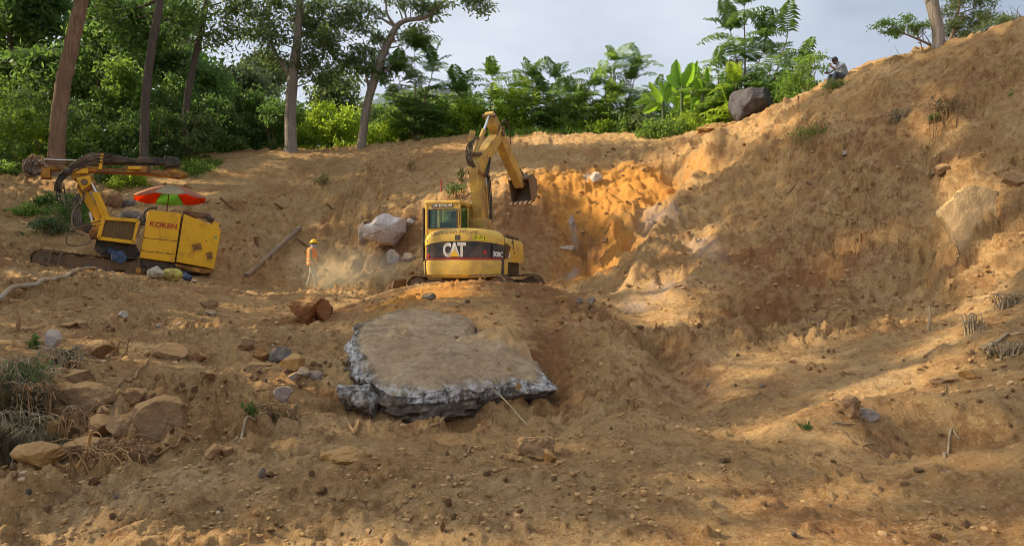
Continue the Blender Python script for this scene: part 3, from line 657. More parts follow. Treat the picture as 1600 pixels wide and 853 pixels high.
# leafy shrubs: a few crown shapes shared by all, each shrub its own thing
def shrub_mesh(nm, mat, n, ln, wd, h=1.0, sub=26, droop=-.1):
    rs = np.random.RandomState(abs(hash(nm)) % 1000 if False else sum(map(ord, nm)))
    C = []
    for i in range(sub):
        a = rs.rand()*6.28; r = rs.rand()**.5; z = rs.rand()
        C.append(((math.cos(a)*r*.85*(1-.4*z), math.sin(a)*r*.85*(1-.4*z), .12+z*.8*h), (.22, .22, .16), n//sub))
    return crown_mesh('foliage', C, ln, wd, mat, droop, 6, .4, rs)
SHM = {}
def shrub(px, py, Y, w, h, key, label, group=None, cat='shrub', name='leafy_shrub', sink=.15):
    mats = {'dark': LF_DARK, 'mid': LF_MID, 'bright': LF_BRIGHT, 'pale': LF_PALE, 'grey': LF_GREY}
    if 'stem' not in SHM:
        mb = MB()
        for i in range(7):
            a = i*.9; mb.tube(spline([(0, 0, -.1), (math.cos(a)*.15, math.sin(a)*.15, .35), (math.cos(a)*.5, math.sin(a)*.5, .85)], 3), [.02, .018, .016, .014, .012, .008, .004], 4, cap=False)
        SHM['stem'] = mb.mesh('stems', BK_TWIG)
    b = G(px, py, Y); r = empty(name, b-Vector((0, 0, sink)), (0, 0, 0), label=label, cat=cat, group=group)
    rs = np.random.RandomState((px*31+py) % 9999); sub = int(12+w*h*5); C = []; k = Y/34
    for i in range(sub):
        a = rs.rand()*6.28; q_ = rs.rand()**.5; z = rs.rand()
        C.append(((math.cos(a)*q_*.5*w*(1.05-.45*z**2), math.sin(a)*q_*.5*w*(1.05-.45*z**2), (.06+z*.94)*h*(1-.25*q_)), (.30*k, .30*k, .20*k), 62 if Y < 40 else 44))
    link('foliage', crown_mesh('foliage', C, .17*k, .085*k, mats[key], .15, 7, .42, rs), r)
    link('stems', SHM['stem'], r, scale=(w/2, w/2, h*.9), kind='stuff'); return r
SH = [
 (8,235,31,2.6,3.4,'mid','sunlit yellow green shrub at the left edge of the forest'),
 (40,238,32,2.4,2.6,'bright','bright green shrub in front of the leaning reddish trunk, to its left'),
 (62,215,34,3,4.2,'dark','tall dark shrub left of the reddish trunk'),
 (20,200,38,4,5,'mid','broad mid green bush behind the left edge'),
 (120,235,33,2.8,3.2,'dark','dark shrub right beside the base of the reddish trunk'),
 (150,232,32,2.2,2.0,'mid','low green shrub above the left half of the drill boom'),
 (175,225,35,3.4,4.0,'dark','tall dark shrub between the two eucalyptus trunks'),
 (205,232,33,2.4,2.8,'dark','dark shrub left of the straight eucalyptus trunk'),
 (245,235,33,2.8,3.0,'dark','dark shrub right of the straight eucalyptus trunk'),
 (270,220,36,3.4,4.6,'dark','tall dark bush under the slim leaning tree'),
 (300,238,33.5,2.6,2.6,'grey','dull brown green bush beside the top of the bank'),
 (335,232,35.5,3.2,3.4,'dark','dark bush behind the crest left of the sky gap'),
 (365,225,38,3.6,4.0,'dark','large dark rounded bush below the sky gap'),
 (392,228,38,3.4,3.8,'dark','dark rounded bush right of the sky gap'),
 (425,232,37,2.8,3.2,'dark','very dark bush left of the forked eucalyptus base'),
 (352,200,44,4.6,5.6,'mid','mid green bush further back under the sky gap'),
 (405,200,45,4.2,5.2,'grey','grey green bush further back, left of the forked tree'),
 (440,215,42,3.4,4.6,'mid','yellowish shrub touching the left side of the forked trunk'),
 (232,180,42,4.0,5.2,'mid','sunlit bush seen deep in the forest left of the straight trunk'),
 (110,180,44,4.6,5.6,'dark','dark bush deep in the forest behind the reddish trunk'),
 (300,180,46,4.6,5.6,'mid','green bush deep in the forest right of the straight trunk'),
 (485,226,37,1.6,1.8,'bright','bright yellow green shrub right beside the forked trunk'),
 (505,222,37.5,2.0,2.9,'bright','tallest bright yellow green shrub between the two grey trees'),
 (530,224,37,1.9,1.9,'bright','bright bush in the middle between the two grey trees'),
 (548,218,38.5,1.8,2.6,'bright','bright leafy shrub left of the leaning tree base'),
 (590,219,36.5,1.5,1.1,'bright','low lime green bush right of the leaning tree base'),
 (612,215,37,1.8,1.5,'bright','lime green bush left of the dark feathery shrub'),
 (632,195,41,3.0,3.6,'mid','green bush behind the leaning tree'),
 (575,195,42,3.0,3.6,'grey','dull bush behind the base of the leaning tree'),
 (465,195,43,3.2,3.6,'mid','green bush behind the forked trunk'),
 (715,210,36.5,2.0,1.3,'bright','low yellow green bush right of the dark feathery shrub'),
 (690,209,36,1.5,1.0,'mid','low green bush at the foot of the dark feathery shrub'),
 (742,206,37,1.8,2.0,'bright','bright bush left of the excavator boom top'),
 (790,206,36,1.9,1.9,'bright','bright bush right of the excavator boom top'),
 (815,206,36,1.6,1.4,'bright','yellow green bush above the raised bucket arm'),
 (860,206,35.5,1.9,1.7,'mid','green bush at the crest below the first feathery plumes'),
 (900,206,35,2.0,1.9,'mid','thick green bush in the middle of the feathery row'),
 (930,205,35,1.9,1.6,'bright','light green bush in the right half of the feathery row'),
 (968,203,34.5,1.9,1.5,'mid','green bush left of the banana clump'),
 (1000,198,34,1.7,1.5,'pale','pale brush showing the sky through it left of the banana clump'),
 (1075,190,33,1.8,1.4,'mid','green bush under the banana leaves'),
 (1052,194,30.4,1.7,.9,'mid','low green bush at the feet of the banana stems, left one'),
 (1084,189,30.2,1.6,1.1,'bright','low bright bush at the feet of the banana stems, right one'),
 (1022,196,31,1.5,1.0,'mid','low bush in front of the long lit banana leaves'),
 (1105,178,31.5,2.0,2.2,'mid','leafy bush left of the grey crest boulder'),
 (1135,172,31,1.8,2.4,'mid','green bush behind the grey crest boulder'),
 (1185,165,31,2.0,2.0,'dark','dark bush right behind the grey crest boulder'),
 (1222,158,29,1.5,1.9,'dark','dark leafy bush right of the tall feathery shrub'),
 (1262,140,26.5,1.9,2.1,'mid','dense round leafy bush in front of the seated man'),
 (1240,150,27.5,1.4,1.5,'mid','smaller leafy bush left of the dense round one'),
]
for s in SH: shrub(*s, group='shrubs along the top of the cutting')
SH2 = [(95,330,24.5,2.1,1.3,'dark','dark leafy bush under the left end of the drill boom'),
 (75,352,23.5,1.2,.7,'pale','pale flowering weed left of the drill rig hoses'),
 (118,312,26,1.3,.9,'dark','dark weed behind the hanging hoses'),
 (45,318,25.5,1.0,.5,'mid','small green weed on the bank at the left edge'),
 (205,302,29.5,1.5,.8,'bright','light green weeds between the drill boom and the parasol'),
 (175,295,30,.9,.8,'dark','dark little bush behind the drill boom knuckle'),
 (265,272,31.5,.8,.35,'mid','low green tuft under the tip of the drill boom'),
 (305,270,31.5,1.3,.7,'mid','green bush right of the tip of the drill boom'),
 (5,285,29,1.2,.8,'mid','green bush at the left edge below the boom end'),
 (12,262,30,1.4,.9,'dark','dark green bush behind the left end of the drill boom')]
for s in SH2: shrub(*s, group='weeds round the drill rig')

# feathery shrubs with long pinnate fronds, every frond a part
def frond_mesh(nm, mat, L_=1.0, pairs=18, lf=.36, wd=.062, arch=.25, droop=.5):
    rs = np.random.RandomState(sum(map(ord, nm))); V = []; F = []
    def P(t): return np.array([arch*t*t, 0, L_*t*(1-.12*t)])
    mb = MB(); pts = [P(t) for t in np.linspace(0, 1, 7)]
    mb.tube(pts, [.011, .010, .009, .008, .006, .004, .002], 4, cap=False)
    V = [tuple(v) for v in mb.v]; F = [tuple(f) for f in mb.f]
    for i in range(pairs):
        t = .16+.84*i/(pairs-1); l = lf*math.sin(math.pi*(.2+.72*t))**.8*(.85+.3*rs.rand())
        T = P(min(1, t+.02))-P(t-.02); T /= np.linalg.norm(T)
        for sg in (-1, 1):
            o = P(t); d = np.array([rs.normal()*.12-.1, sg, .35+.1*rs.normal()]); d /= np.linalg.norm(d); dn = d+np.array([0, 0, -droop*1.6]); dn /= np.linalg.norm(dn)
            m_ = o+d*l*.5; e = m_+dn*l*.55; w = T*wd*(.7+.5*rs.rand())
            b = len(V); V += [tuple(o-w*.2), tuple(o+w*.2), tuple(m_+w*.5), tuple(m_-w*.5), tuple(e)]; F += [(b, b+1, b+2, b+3), (b+3, b+2, b+4)]
    me = bpy.data.meshes.new('frond'); me.from_pydata(V, [], F); me.materials.append(mat); me.update(); return me
FR = {k: [frond_mesh(k+'a', m, arch=.22), frond_mesh(k+'b', m, arch=.5, pairs=15), frond_mesh(k+'c', m, arch=.75, pairs=16, droop=.7)] for k, m in (('dark', LF_DARK), ('mid', LF_MID), ('bright', LF_BRIGHT), ('grey', LF_GREY))}
def feather(px, py, Y, h, n, key, label, lean=0.0, spread=1.0, flen=1.25, stems=1, low=.3):
    b = G(px, py, Y); root = empty('feathery_shrub', b-Vector((0, 0, .1)), label=label, cat='shrub', group='feathery shrubs along the crest')
    tops = []; n = int(n*1.4)//stems*stems
    mb = MB()
    for s in range(stems):
        ox = (s-(stems-1)/2)*.35*spread+rnd.uniform(-.1, .1); oy = rnd.uniform(-.25, .25) if stems > 1 else 0
        hh = h*(1 if s == stems//2 else rnd.uniform(.62, .9))-flen*.72
        path = spline([(0, 0, 0), (ox*.6+lean*.35, oy*.6, hh*.5), (ox*1.5+lean, oy*1.5, hh)], 5); tops.append(path)
        mb.tube(path, [.05-.033*i/(len(path)-1) for i in range(len(path))], 6)
    mb.build('stems', BK_TWIG, root)
    for i in range(n):
        path = tops[i % stems]; lv = i//stems; nl = max(2, n//stems); q = lv/(nl-1); t = min(1, low+(1-low)*q*1.35); j = min(len(path)-1, int(t*(len(path)-1)+.5))
        p = path[j]; topn = j == len(path)-1
        az = i*2.4+rnd.uniform(-.4, .4); tilt = (rnd.uniform(.18, .85) if topn else rnd.uniform(.65, 1.15))
        if i >= n-stems: tilt = rnd.uniform(.0, .12)
        link('frond', FR[key][0 if tilt < .4 else rnd.choice((1, 2))], root, p, Matrix.Rotation(az, 3, 'Z').to_4x4().to_euler() if False else (Matrix.Rotation(az, 3, 'Z')@Matrix.Rotation(tilt, 3, 'Y')).to_euler(), (flen*(.75+.4*rnd.random()),)*3)
feather(650,212,36,5.7,90,'dark','big dark feathery shrub with many drooping fronds, largest of them',0,2.0,1.5,5,.05)
feather(765,205,36.5,3.9,20,'mid','slender feathery shrub right behind the top of the excavator boom',0,1,1.1,1,.25)
feather(725,208,37,1.9,12,'bright','small bright feathery sapling left of the excavator boom top',0,.8,.8,1)
feather(745,208,38,2.4,12,'grey','thin feathery sapling peeping over left of the boom top',-.2,.8,.9,1)
feather(800,208,36.5,3.4,20,'bright','bright feathery shrub with a tall plume midway between the boom top and the bucket plumes',0,1,1.25,2,.1)
feather(832,208,35.5,3.8,22,'mid','feathery shrub with an upright plume above the raised bucket',.0,1,1.2,1,.1)
feather(860,208,35.5,3.7,24,'dark','dark feathery shrub right of the plume above the bucket',-.1,1,1.2,2,.1)
feather(888,207,35.5,2.9,20,'mid','mid height feathery shrub in the row, left of the twin plumes',0,1,1.1,2,.1)
feather(918,206,35,3.1,20,'mid','feathery shrub immediately left of the twin tall plumes',.1,1,1.1,2,.1)
feather(950,205,35,4.6,26,'mid','light green feathery shrub, left one of the twin tall plumes',0,1,1.35,2,.1)
feather(976,205,35,4.6,26,'dark','dark feathery shrub leaning right, right one of the twin tall plumes',.55,1,1.35,2,.1)
feather(1008,202,34.5,2.9,18,'mid','feathery shrub arching over the left banana leaves',.3,1,1.1,2,.2)
feather(1122,178,31,3.5,26,'mid','bushy light feathery shrub left of the tallest one',-.1,1.3,1.2,3,.05)
feather(1165,170,30.5,5.9,56,'dark','tallest feathery shrub above the grey crest boulder',0,1.5,1.35,3,.15)
feather(1148,168,30,2.6,24,'bright','light green feathery growth at the foot of the tallest feathery shrub',.1,1.3,1.1,3,.05)
feather(1200,160,29.5,4.3,22,'dark','feathery shrub leaning right of the tallest one, with two long plumes',.75,1.3,1.35,3,.2)
feather(700,208,37,2.6,22,'mid','mid green feathery shrub touching the right side of the big dark one',.2,1.2,1.2,2,.05)
feather(612,210,37.5,3.0,20,'mid','feathery shrub between the leaning tree and the big dark feathery one',-.2,1.0,1.2,2,.1)
feather(790,207,36.5,2.7,20,'bright','bright feathery sapling right of the excavator boom top',.1,1.0,1.1,2,.1)
feather(812,207,36.5,2.3,16,'mid','small feathery sapling left of the plume above the bucket',0,1.0,1.0,2,.1)
feather(1060,194,34,2.2,18,'mid','feathery shrub behind the banana plants',0,1.4,1.2,2,.05)
feather(1090,186,33,2.7,20,'bright','light feathery shrub right behind the right hand banana plant',0,1.2,1.2,2,.05)
feather(1235,150,28.5,2.0,18,'dark','low feathery shrub between the tallest one and the round bush',.1,1.2,1.0,2,.05)
feather(345,190,40,3.9,16,'grey','small palm like tree standing up in the sky gap',.3,1,1.1,1,.9)

for i, px in enumerate(range(722, 1010, 21)):
    feather(px+rnd.uniform(-5, 5), 206, 38.5+rnd.uniform(-.8, .8), rnd.uniform(2.4, 3.5), 18, ('mid', 'dark', 'bright')[i % 3], 'feathery shrub in the back row along the crest', rnd.uniform(-.3, .3), 1.1, 1.15, 2, .05)
for i, px in enumerate(range(1040, 1240, 25)):
    feather(px, 190-(px-1040)*.18, 34.5, rnd.uniform(2.2, 3.0), 18, ('mid', 'dark')[i % 2], 'feathery shrub in the back row behind the banana clump', rnd.uniform(-.3, .3), 1.1, 1.15, 2, .05)
# banana clump: each leaf a part
def banana_leaf(root, base, mid, tip, w, bend=.25):
    b0, m0, t0 = [Vector(p)-root.location for p in (base, mid, tip)]
    sp = spline([b0, m0, t0], 13); n = len(sp); V = []; F = []; ax = (t0-b0).normalized()
    side = ax.cross(Vector((rnd.uniform(-.5, .5), -1, rnd.uniform(-.2, .5)))).normalized(); nr = side.cross(ax)
    for i, p in enumerate(sp):
        t = i/(n-1); ww = w*max(.03, (math.sin(math.pi*min(1, .06+t*.94))**.55))*(1+rnd.choice((-.28, -.05, 0, .03, .05, .08))*(1 if t < .95 else 0)) if t > .12 else w*.06
        for k in (-1, -.5, 0, .5, 1): V.append(tuple(p+side*ww*.5*k+nr*(-abs(k)*ww*bend+rnd.uniform(-.012, .012))))
    for i in range(n-1):
        for k in range(4): F.append((i*5+k, i*5+k+1, i*5+k+6, i*5+k+5))
    me = np_mesh('leaf', V, np.array(F), LF_BANANA, True); link('leaf', me, root)
def banana(px, py, Y, stems, leaves, label):
    b = G(px, py, Y); root = empty('banana_plant', b, label=label, cat='banana plant', group='banana plants at the crest')
    mb = MB()
    for (tx, ty) in stems: 
        t = at(tx, ty, Y)-b; mb.tube(spline([(t.x*.6, 0, -.2), t*.5, t], 4), [.10, .10, .09, .09, .08, .07, .07, .06, .05], 8)
    mb.build('stem', LF_PALE, root)
    for (a, m_, t, w, dy) in leaves: banana_leaf(root, at(*a, Y), at(*m_, Y-dy*.6), at(*t, Y-dy), w)
banana(1064, 196, 31.5, [(1066, 135)], [((1064,142),(1058,118),(1057,93),.62,-.2),((1068,140),(1078,118),(1083,98),.60,.3),((1060,145),(1046,132),(1036,150),.45,.4),((1070,140),(1094,130),(1106,148),.5,.3),((1064,140),(1052,125),(1042,118),.42,-.4),((1070,140),(1084,120),(1090,95),.35,-.5)], 'tallest banana plant with broad upright dark leaves')
banana(1036, 197, 31, [(1036, 160)], [((1036,164),(1028,148),(1014,128),.40,.3),((1034,164),(1012,156),(989,163),.36,.3),((1038,162),(1036,145),(1031,126),.28,0),((1040,164),(1052,150),(1060,172),.42,.5),((1036,166),(1022,166),(1004,176),.4,.6),((1040,160),(1046,140),(1047,128),.3,-.3)], 'low banana plant with long sunlit yellow green leaves at the left of the clump')
banana(1082, 192, 32.5, [(1082, 140)], [((1082,144),(1076,124),(1070,112),.45,.2),((1082,144),(1096,132),(1106,138),.42,-.2),((1082,146),(1070,146),(1062,160),.4,.3),((1082,142),(1088,118),(1092,104),.45,-.3),((1082,148),(1094,156),(1098,172),.4,.2)], 'banana plant half hidden in the middle of the clump')
banana(1098, 188, 31, [(1098, 145)], [((1098,150),(1092,132),(1088,122),.42,.2),((1099,148),(1102,122),(1104,106),.40,-.1),((1098,150),(1108,150),(1114,168),.3,.4),((1096,152),(1086,158),(1082,176),.38,.5),((1099,148),(1114,134),(1124,140),.3,0)], 'banana plant at the right of the clump, beside the tall feathery shrubs')

# right hand trees on the crest
b = G(1466, 84, 20.3); b.z -= .1
make_tree('bare_trunk_tree', b, [b-Vector((0, 0, .3)), up(b, 1466, 50), up(b, 1459, 15), up(b, 1454, -10), up(b, 1450, -80), up(b, 1446, -160)], [.19, .165, .17, .18, .15, .1],
  [(up(b, x, y, 0), (.8, .8, .5), 120) for x, y in [(1400,-120),(1480,-140),(1520,-60),(1380,-80),(1440,-190)]], BK_GREY, LF_GREY, .16, .05,
  label='thick bare trunk rising from the crest at upper right', cat='tree')
b = G(1480, 84, 21.5)
make_tree('airy_tree', b, [b-Vector((0, 0, .2)), up(b, 1492, 40), up(b, 1500, 5), up(b, 1510, -40)], [.05, .045, .035, .015],
  [(up(b, x, y, d), (.36, .36, .20), 150) for x, y, d in [(1485,15,0),(1500,2,.2),(1490,35,0),(1510,30,.3),(1530,10,0),(1520,45,.2),(1500,55,0),(1535,30,0),(1545,22,0),(1515,-10,0),(1490,-12,0),(1540,-5,0),(1480,50,.3)]],
  BK_TWIG, LF_GREY, .11, .03, sub=8, label='airy feathery leaved tree right behind the thick bare trunk', cat='tree')
b = G(1545, 66, 19.6)
make_tree('airy_tree', b, [b-Vector((0, 0, .2)), up(b, 1550, 50), up(b, 1565, 38)], [.03, .025, .012],
  [(up(b, x, y, 0), (.30, .3, .16), 110) for x, y in [(1560,35),(1572,30),(1580,42),(1545,45),(1590,38)]], BK_TWIG, LF_GREY, .10, .03, sub=7, label='small low airy bush on the crest near the right edge', cat='shrub')
b = G(1458, 83, 20.5)
make_tree('leaning_branch', b, [b-Vector((0, 0, .1)), up(b, 1435, 62), up(b, 1405, 50), up(b, 1378, 42)], [.035, .03, .02, .008],
  [(up(b, x, y, 0), (.26, .26, .10), 75) for x, y in [(1375,38),(1392,36),(1408,42),(1420,28),(1425,42),(1445,38),(1400,50),(1388,46),(1438,46)]], BK_TWIG, LF_MID, .10, .03, sub=6, label='thin leafy branch reaching left from the foot of the thick bare trunk', cat='branch')
def twig(px, py, Y, paths, r, label, name='dead_sapling', group='dead saplings on the crest', mat=None):
    b = G(px, py, Y); mb = MB()
    for path in paths:
        q = [at(c[0], c[1], Y)-b for c in path]; s_ = spline(q, 4); mb.tube(s_, [r*(1-.75*i/(len(s_)-1)) for i in range(len(s_))], 5)
    return link(name, mb.mesh(name, mat or BK_TWIG), None, b, label=label, cat='dead sapling', group=group)
twig(1440,82,20.8,[[(1442,82),(1438,66),(1432,52),(1428,45)],[(1438,68),(1433,66)],[(1436,60),(1445,52)]],.02,'crooked bare stem just left of the thick bare trunk')
twig(1414,93,21.2,[[(1416,92),(1405,85),(1397,71)]],.010,'thin bare twig leaning left on the crest, left of the crooked stem')
twig(1428,88,21,[[(1430,87),(1424,79)]],.02,'short stub on the crest below the leafy branch')
twig(1585,52,18,[[(1600,34),(1592,22),(1580,10)],[(1584,42),(1582,25),(1577,8)],[(1588,40),(1590,15),(1594,8)]],.012,'spiky bare stems at the right edge of the crest')
twig(1342,108,22.2,[[(1343,112),(1343,108),(1339,107),(1333,108)]],.022,'curved root stub sticking out of the crest right of the seated man')
# ------------------------------------------------------------------ machine materials
M_CATY = simple('excavator_yellow', (.72, .45, .07), .42, var=.10, scale=3, dirt=DUST, dirt_amt=.28, bump=.004, dirt_scale=2.2)
M_CATY2 = simple('boom_yellow', (.68, .43, .08), .45, var=.15, scale=4, dirt=(.34, .20, .09), dirt_amt=.5, bump=.006, dirt_scale=1.8)
M_RIGY = simple('rig_yellow', (.78, .42, .008), .42, var=.08, scale=2.5, dirt=(.42, .21, .04), dirt_amt=.12, bump=.004, dirt_scale=3)
M_RIGRUST = simple('rig_rusty_yellow', (.58, .28, .03), .6, var=.3, scale=5, dirt=(.18, .085, .035), dirt_amt=.7, bump=.01, dirt_scale=4)
M_BLACKP = simple('black_panel', (.028, .026, .028), .38, var=.25, scale=4, dirt=(.16, .12, .09), dirt_amt=.35)
M_BLACK = simple('black_rubber', (.022, .02, .019), .55, var=.3, scale=6, dirt=(.14, .10, .07), dirt_amt=.4)
M_STEEL = simple('dirty_steel', (.12, .09, .07), .6, .3, var=.3, scale=8, dirt=(.25, .16, .09), dirt_amt=.7, bump=.01)
M_TRACK = simple('track_steel', (.10, .075, .055), .7, .3, var=.35, scale=7, dirt=(.22, .14, .08), dirt_amt=.8, bump=.01)
M_RUST = simple('rust', (.17, .075, .04), .85, .1, var=.4, scale=9, dirt=(.28, .16, .09), dirt_amt=.6, bump=.01)
M_CHROME = simple('piston_steel', (.62, .62, .65), .22, .9, var=.1)
M_WHITE = simple('white_paint', (.75, .74, .70), .55, var=.08, dirt=DUST, dirt_amt=.25)
M_RED = simple('red_paint', (.50, .03, .03), .5, var=.1)
M_REDT = simple('red_lettering', (.42, .04, .012), .5, var=.1)
M_STICK = simple('sticker_yellow', (.72, .62, .02), .5, var=.08)
M_LOGOY = simple('logo_yellow', (.80, .47, .02), .5, var=.05)
M_SKIN = simple('skin', (.16, .08, .05), .6, var=.1)
M_HAIR = simple('black_hair', (.02, .018, .018), .7)
M_KHAKI = simple('khaki_cloth', (.33, .25, .14), .9, var=.2, scale=5, bump=.01)
M_TROUS = simple('dusty_trousers', (.42, .36, .25), .9, var=.2, scale=5, bump=.01)
M_SCARF = simple('grey_scarf', (.36, .37, .40), .9, var=.2)
M_HELM = simple('helmet_yellow', (.80, .47, .012), .35, var=.05)
M_VEST = simple('vest_orange', (.85, .22, .035), .8, var=.12, scale=5)
M_BAND = simple('reflective_band', (.62, .60, .30), .4, var=.1)
M_BOOT = simple('boot_yellow', (.60, .38, .03), .6, var=.2)
M_JEANS = simple('blue_denim', (.05, .075, .13), .9, var=.35, scale=8, bump=.015)
M_SEATC = simple('seat_fabric', (.05, .05, .05), .9)
M_BEIGE = simple('beige_shirt', (.70, .58, .36), .9, var=.15)
def glass_mat():
    m, nt, b = nmat('cab_glass'); out = nt.nodes['Material Output']
    g = nt.nodes.new('ShaderNodeBsdfGlossy'); g.inputs['Roughness'].default_value = .06; g.inputs[0].default_value = (.8, .9, .88, 1)
    t = nt.nodes.new('ShaderNodeBsdfTransparent'); t.inputs[0].default_value = (.55, .72, .64, 1)
    mx = nt.nodes.new('ShaderNodeMixShader'); mx.inputs[0].default_value = .05
    nt.links.new(t.outputs[0], mx.inputs[1]); nt.links.new(g.outputs[0], mx.inputs[2]); nt.links.new(mx.outputs[0], out.inputs['Surface']); return m
M_GLASS = glass_mat()

def text_verts(body, size, bold=.02, squeeze=1.0):
    cu = bpy.data.curves.new('t', 'FONT'); cu.body = body; cu.size = size; cu.align_x = 'CENTER'; cu.align_y = 'CENTER'; cu.offset = bold*size; cu.resolution_u = 3
    ob = bpy.data.objects.new('t', cu); COL.objects.link(ob); bpy.context.view_layer.update()
    me = bpy.data.meshes.new_from_object(ob.evaluated_get(bpy.context.evaluated_depsgraph_get()))
    V = [(v.co.x*squeeze, v.co.y) for v in me.vertices]; F = [tuple(p.vertices) for p in me.polygons]
    bpy.data.objects.remove(ob); bpy.data.curves.remove(cu); bpy.data.meshes.remove(me); return V, F
def text_on(name, body, size, mat, fn, parent, bold=.02, squeeze=1.0, rot=0.0, off=.004):
    """flat print laid on a surface given by fn(u, v, offset)"""
    V, F = text_verts(body, size, bold, squeeze); c, s = math.cos(rot), math.sin(rot)
    vs = [fn(x*c-y*s, x*s+y*c, off) for x, y in V]
    me = bpy.data.meshes.new(name); me.from_pydata([tuple(v) for v in vs], [], F); me.materials.append(mat); me.update()
    return link(name, me, parent)

# ------------------------------------------------------------------ excavator
EO = Vector((-1.0, 17.85, -.64)); EH = R(-12)
ex = empty('excavator', EO, label='yellow tracked excavator with its arm raised, standing on the mound in the middle', cat='excavator')
HM = Matrix.Rotation(EH, 4, 'Z')
def hmb(): m = MB(); m.M = HM; return m
# plan outline of the house seen from above, from right flank front round the rear to left flank front
def outline():
    pts = []
    for y in (1.0, .6, .2, -.2): pts.append((1.12, y))
    for k in range(5):  # rounded corner
        a = R(0-k*12); pts.append((1.12-.22+.22*math.cos(a), -.42+.22*math.sin(a)*1.2))
    Rr = 1.34
    for k in range(25):
        ph = R(48-k*4); pts.append((Rr*math.sin(ph), .12-Rr*math.cos(ph)))
    for k in range(5):
        a = R(180+48-k*12); pts.append((-1.12+.22+.22*math.cos(a), -.42+.22*math.sin(a)*1.2))
    for y in (-.2, .2, .6, 1.0): pts.append((-1.12, y))
    return pts
OUT = [Vector((p[0], p[1], 0)) for p in outline()]
_ac = [0.0]
for i in range(1, len(OUT)): _ac.append(_ac[-1]+(OUT[i]-OUT[i-1]).length)
_mid = _ac[4+5+12]; _ac = [_mid-a for a in _ac]      # 0 at the rear centre, positive to the right
def ztop(x): return -.17*(abs(x)/1.12)**2.6
def house_pt(u, z, off=0.0):
    for i in range(len(OUT)-1):
        if _ac[i] >= u >= _ac[i+1]: break
    t = (u-_ac[i])/(_ac[i+1]-_ac[i]); p = OUT[i].lerp(OUT[i+1], t); d = (OUT[i+1]-OUT[i]).normalized(); n = Vector((-d.y, d.x, 0))
    if n.dot(p) < 0: n = -n
    return p+n*off+Vector((0, 0, z))
def loft(levels, u0, u1, mat, name, parent=ex, capt=False, capb=False, drop=0.0, thick=.05):
    """levels (z, outset) from low to high between arc positions u1 (left) .. u0 (right)"""
    us = sorted(set([u0, u1]+[a for a in _ac if min(u0, u1) < a < max(u0, u1)])); n = len(us); mb = hmb(); V = []
    for z, o in levels:
        for u in us:
            p = house_pt(u, z, o); p.z += ztop(p.x)*drop*max(0, (z-.60)/1.1); V.append(p)
    L_ = len(levels)
    F = [(j*n+i, j*n+i+1, (j+1)*n+i+1, (j+1)*n+i) for j in range(L_-1) for i in range(n-1)]
    # inner skin gives thickness
    for z, o in (levels[0], levels[-1]):
        for u in us:
            p = house_pt(u, z, o-thick); p.z += ztop(p.x)*drop*max(0, (z-.60)/1.1); V.append(p)
    b0 = L_*n; b1 = b0+n; F += [(b0+i, b0+i+1, i+1, i) for i in range(n-1)]+[((L_-1)*n+i, (L_-1)*n+i+1, b1+i+1, b1+i) for i in range(n-1)]
    F += [(b0+i+1, b0+i, b1+i, b1+i+1) for i in range(n-1)]
    for e in (0, n-1): F.append(tuple([j*n+e for j in range(L_)]+[b1+e, b0+e]))
    if capt: F.append(tuple(b1+i for i in range(n)))
    if capb: F.append(tuple(b0+i for i in range(n)))
    mb.add(V, F, True); o = mb.build(name, mat, parent); 
    for p in o.data.polygons: p.use_smooth = len(p.vertices) == 4
    md = o.modifiers.new('edge', 'EDGE_SPLIT'); md.split_angle = R(35); return o
UR, UL = _ac[0], _ac[-1]
D = 1.0
loft([(.51, -.22), (.53, -.06), (.60, .0), (.90, .02), (.95, .0)], 1.28, UL, M_CATY, 'counterweight', capb=True, drop=0)
loft([(.955, -.012), (1.385, -.012)], .78, -1.05, M_BLACKP, 'rear_panel', drop=.55)
loft([(.955, -.010), (1.385, -.010)], 1.14, .80, M_BLACKP, 'side_panel', drop=.55)
loft([(1.395, .0), (1.55, .0), (1.66, -.05), (1.71, -.14), (1.72, -.3)], 1.13, -1.32, M_CATY, 'engine_hood', drop=1.0, thick=.25, capt=True)
loft([(.95, .0), (1.36, .0), (1.52, -.02), (1.60, -.09), (1.62, -.2)], UR, 1.155, M_CATY, 'side_door', drop=1.0, thick=.15)
loft([(.965, .008), (.995, .008)], 1.14, -1.05, M_RED, 'red_stripe', drop=.1, thick=.02)
m = hmb(); m.box((0, .1, .80), (2.0, 1.9, .38), bev=.04); m.box((0, .25, 1.25), (2.02, 1.4, .6)); m.build('house_frame', M_BLACK, ex)
m = hmb()
for k in range(6):
    z = 1.40+k*.032
    for u in (-1.17, -1.27): p = house_pt(u, z, .004); m.box(p, (.06, .02, .015), (0, 0, R(-52)))
m.build('vent_slot', M_BLACK, ex, kind='stuff')
hp = lambda uc, zc, dr=1.0: (lambda x, y, o: HM @ (lambda q: q+Vector((0, 0, ztop(q.x)*dr*max(0, (q.z-.6)/1.1))))(house_pt(uc+x, zc+y, o)))
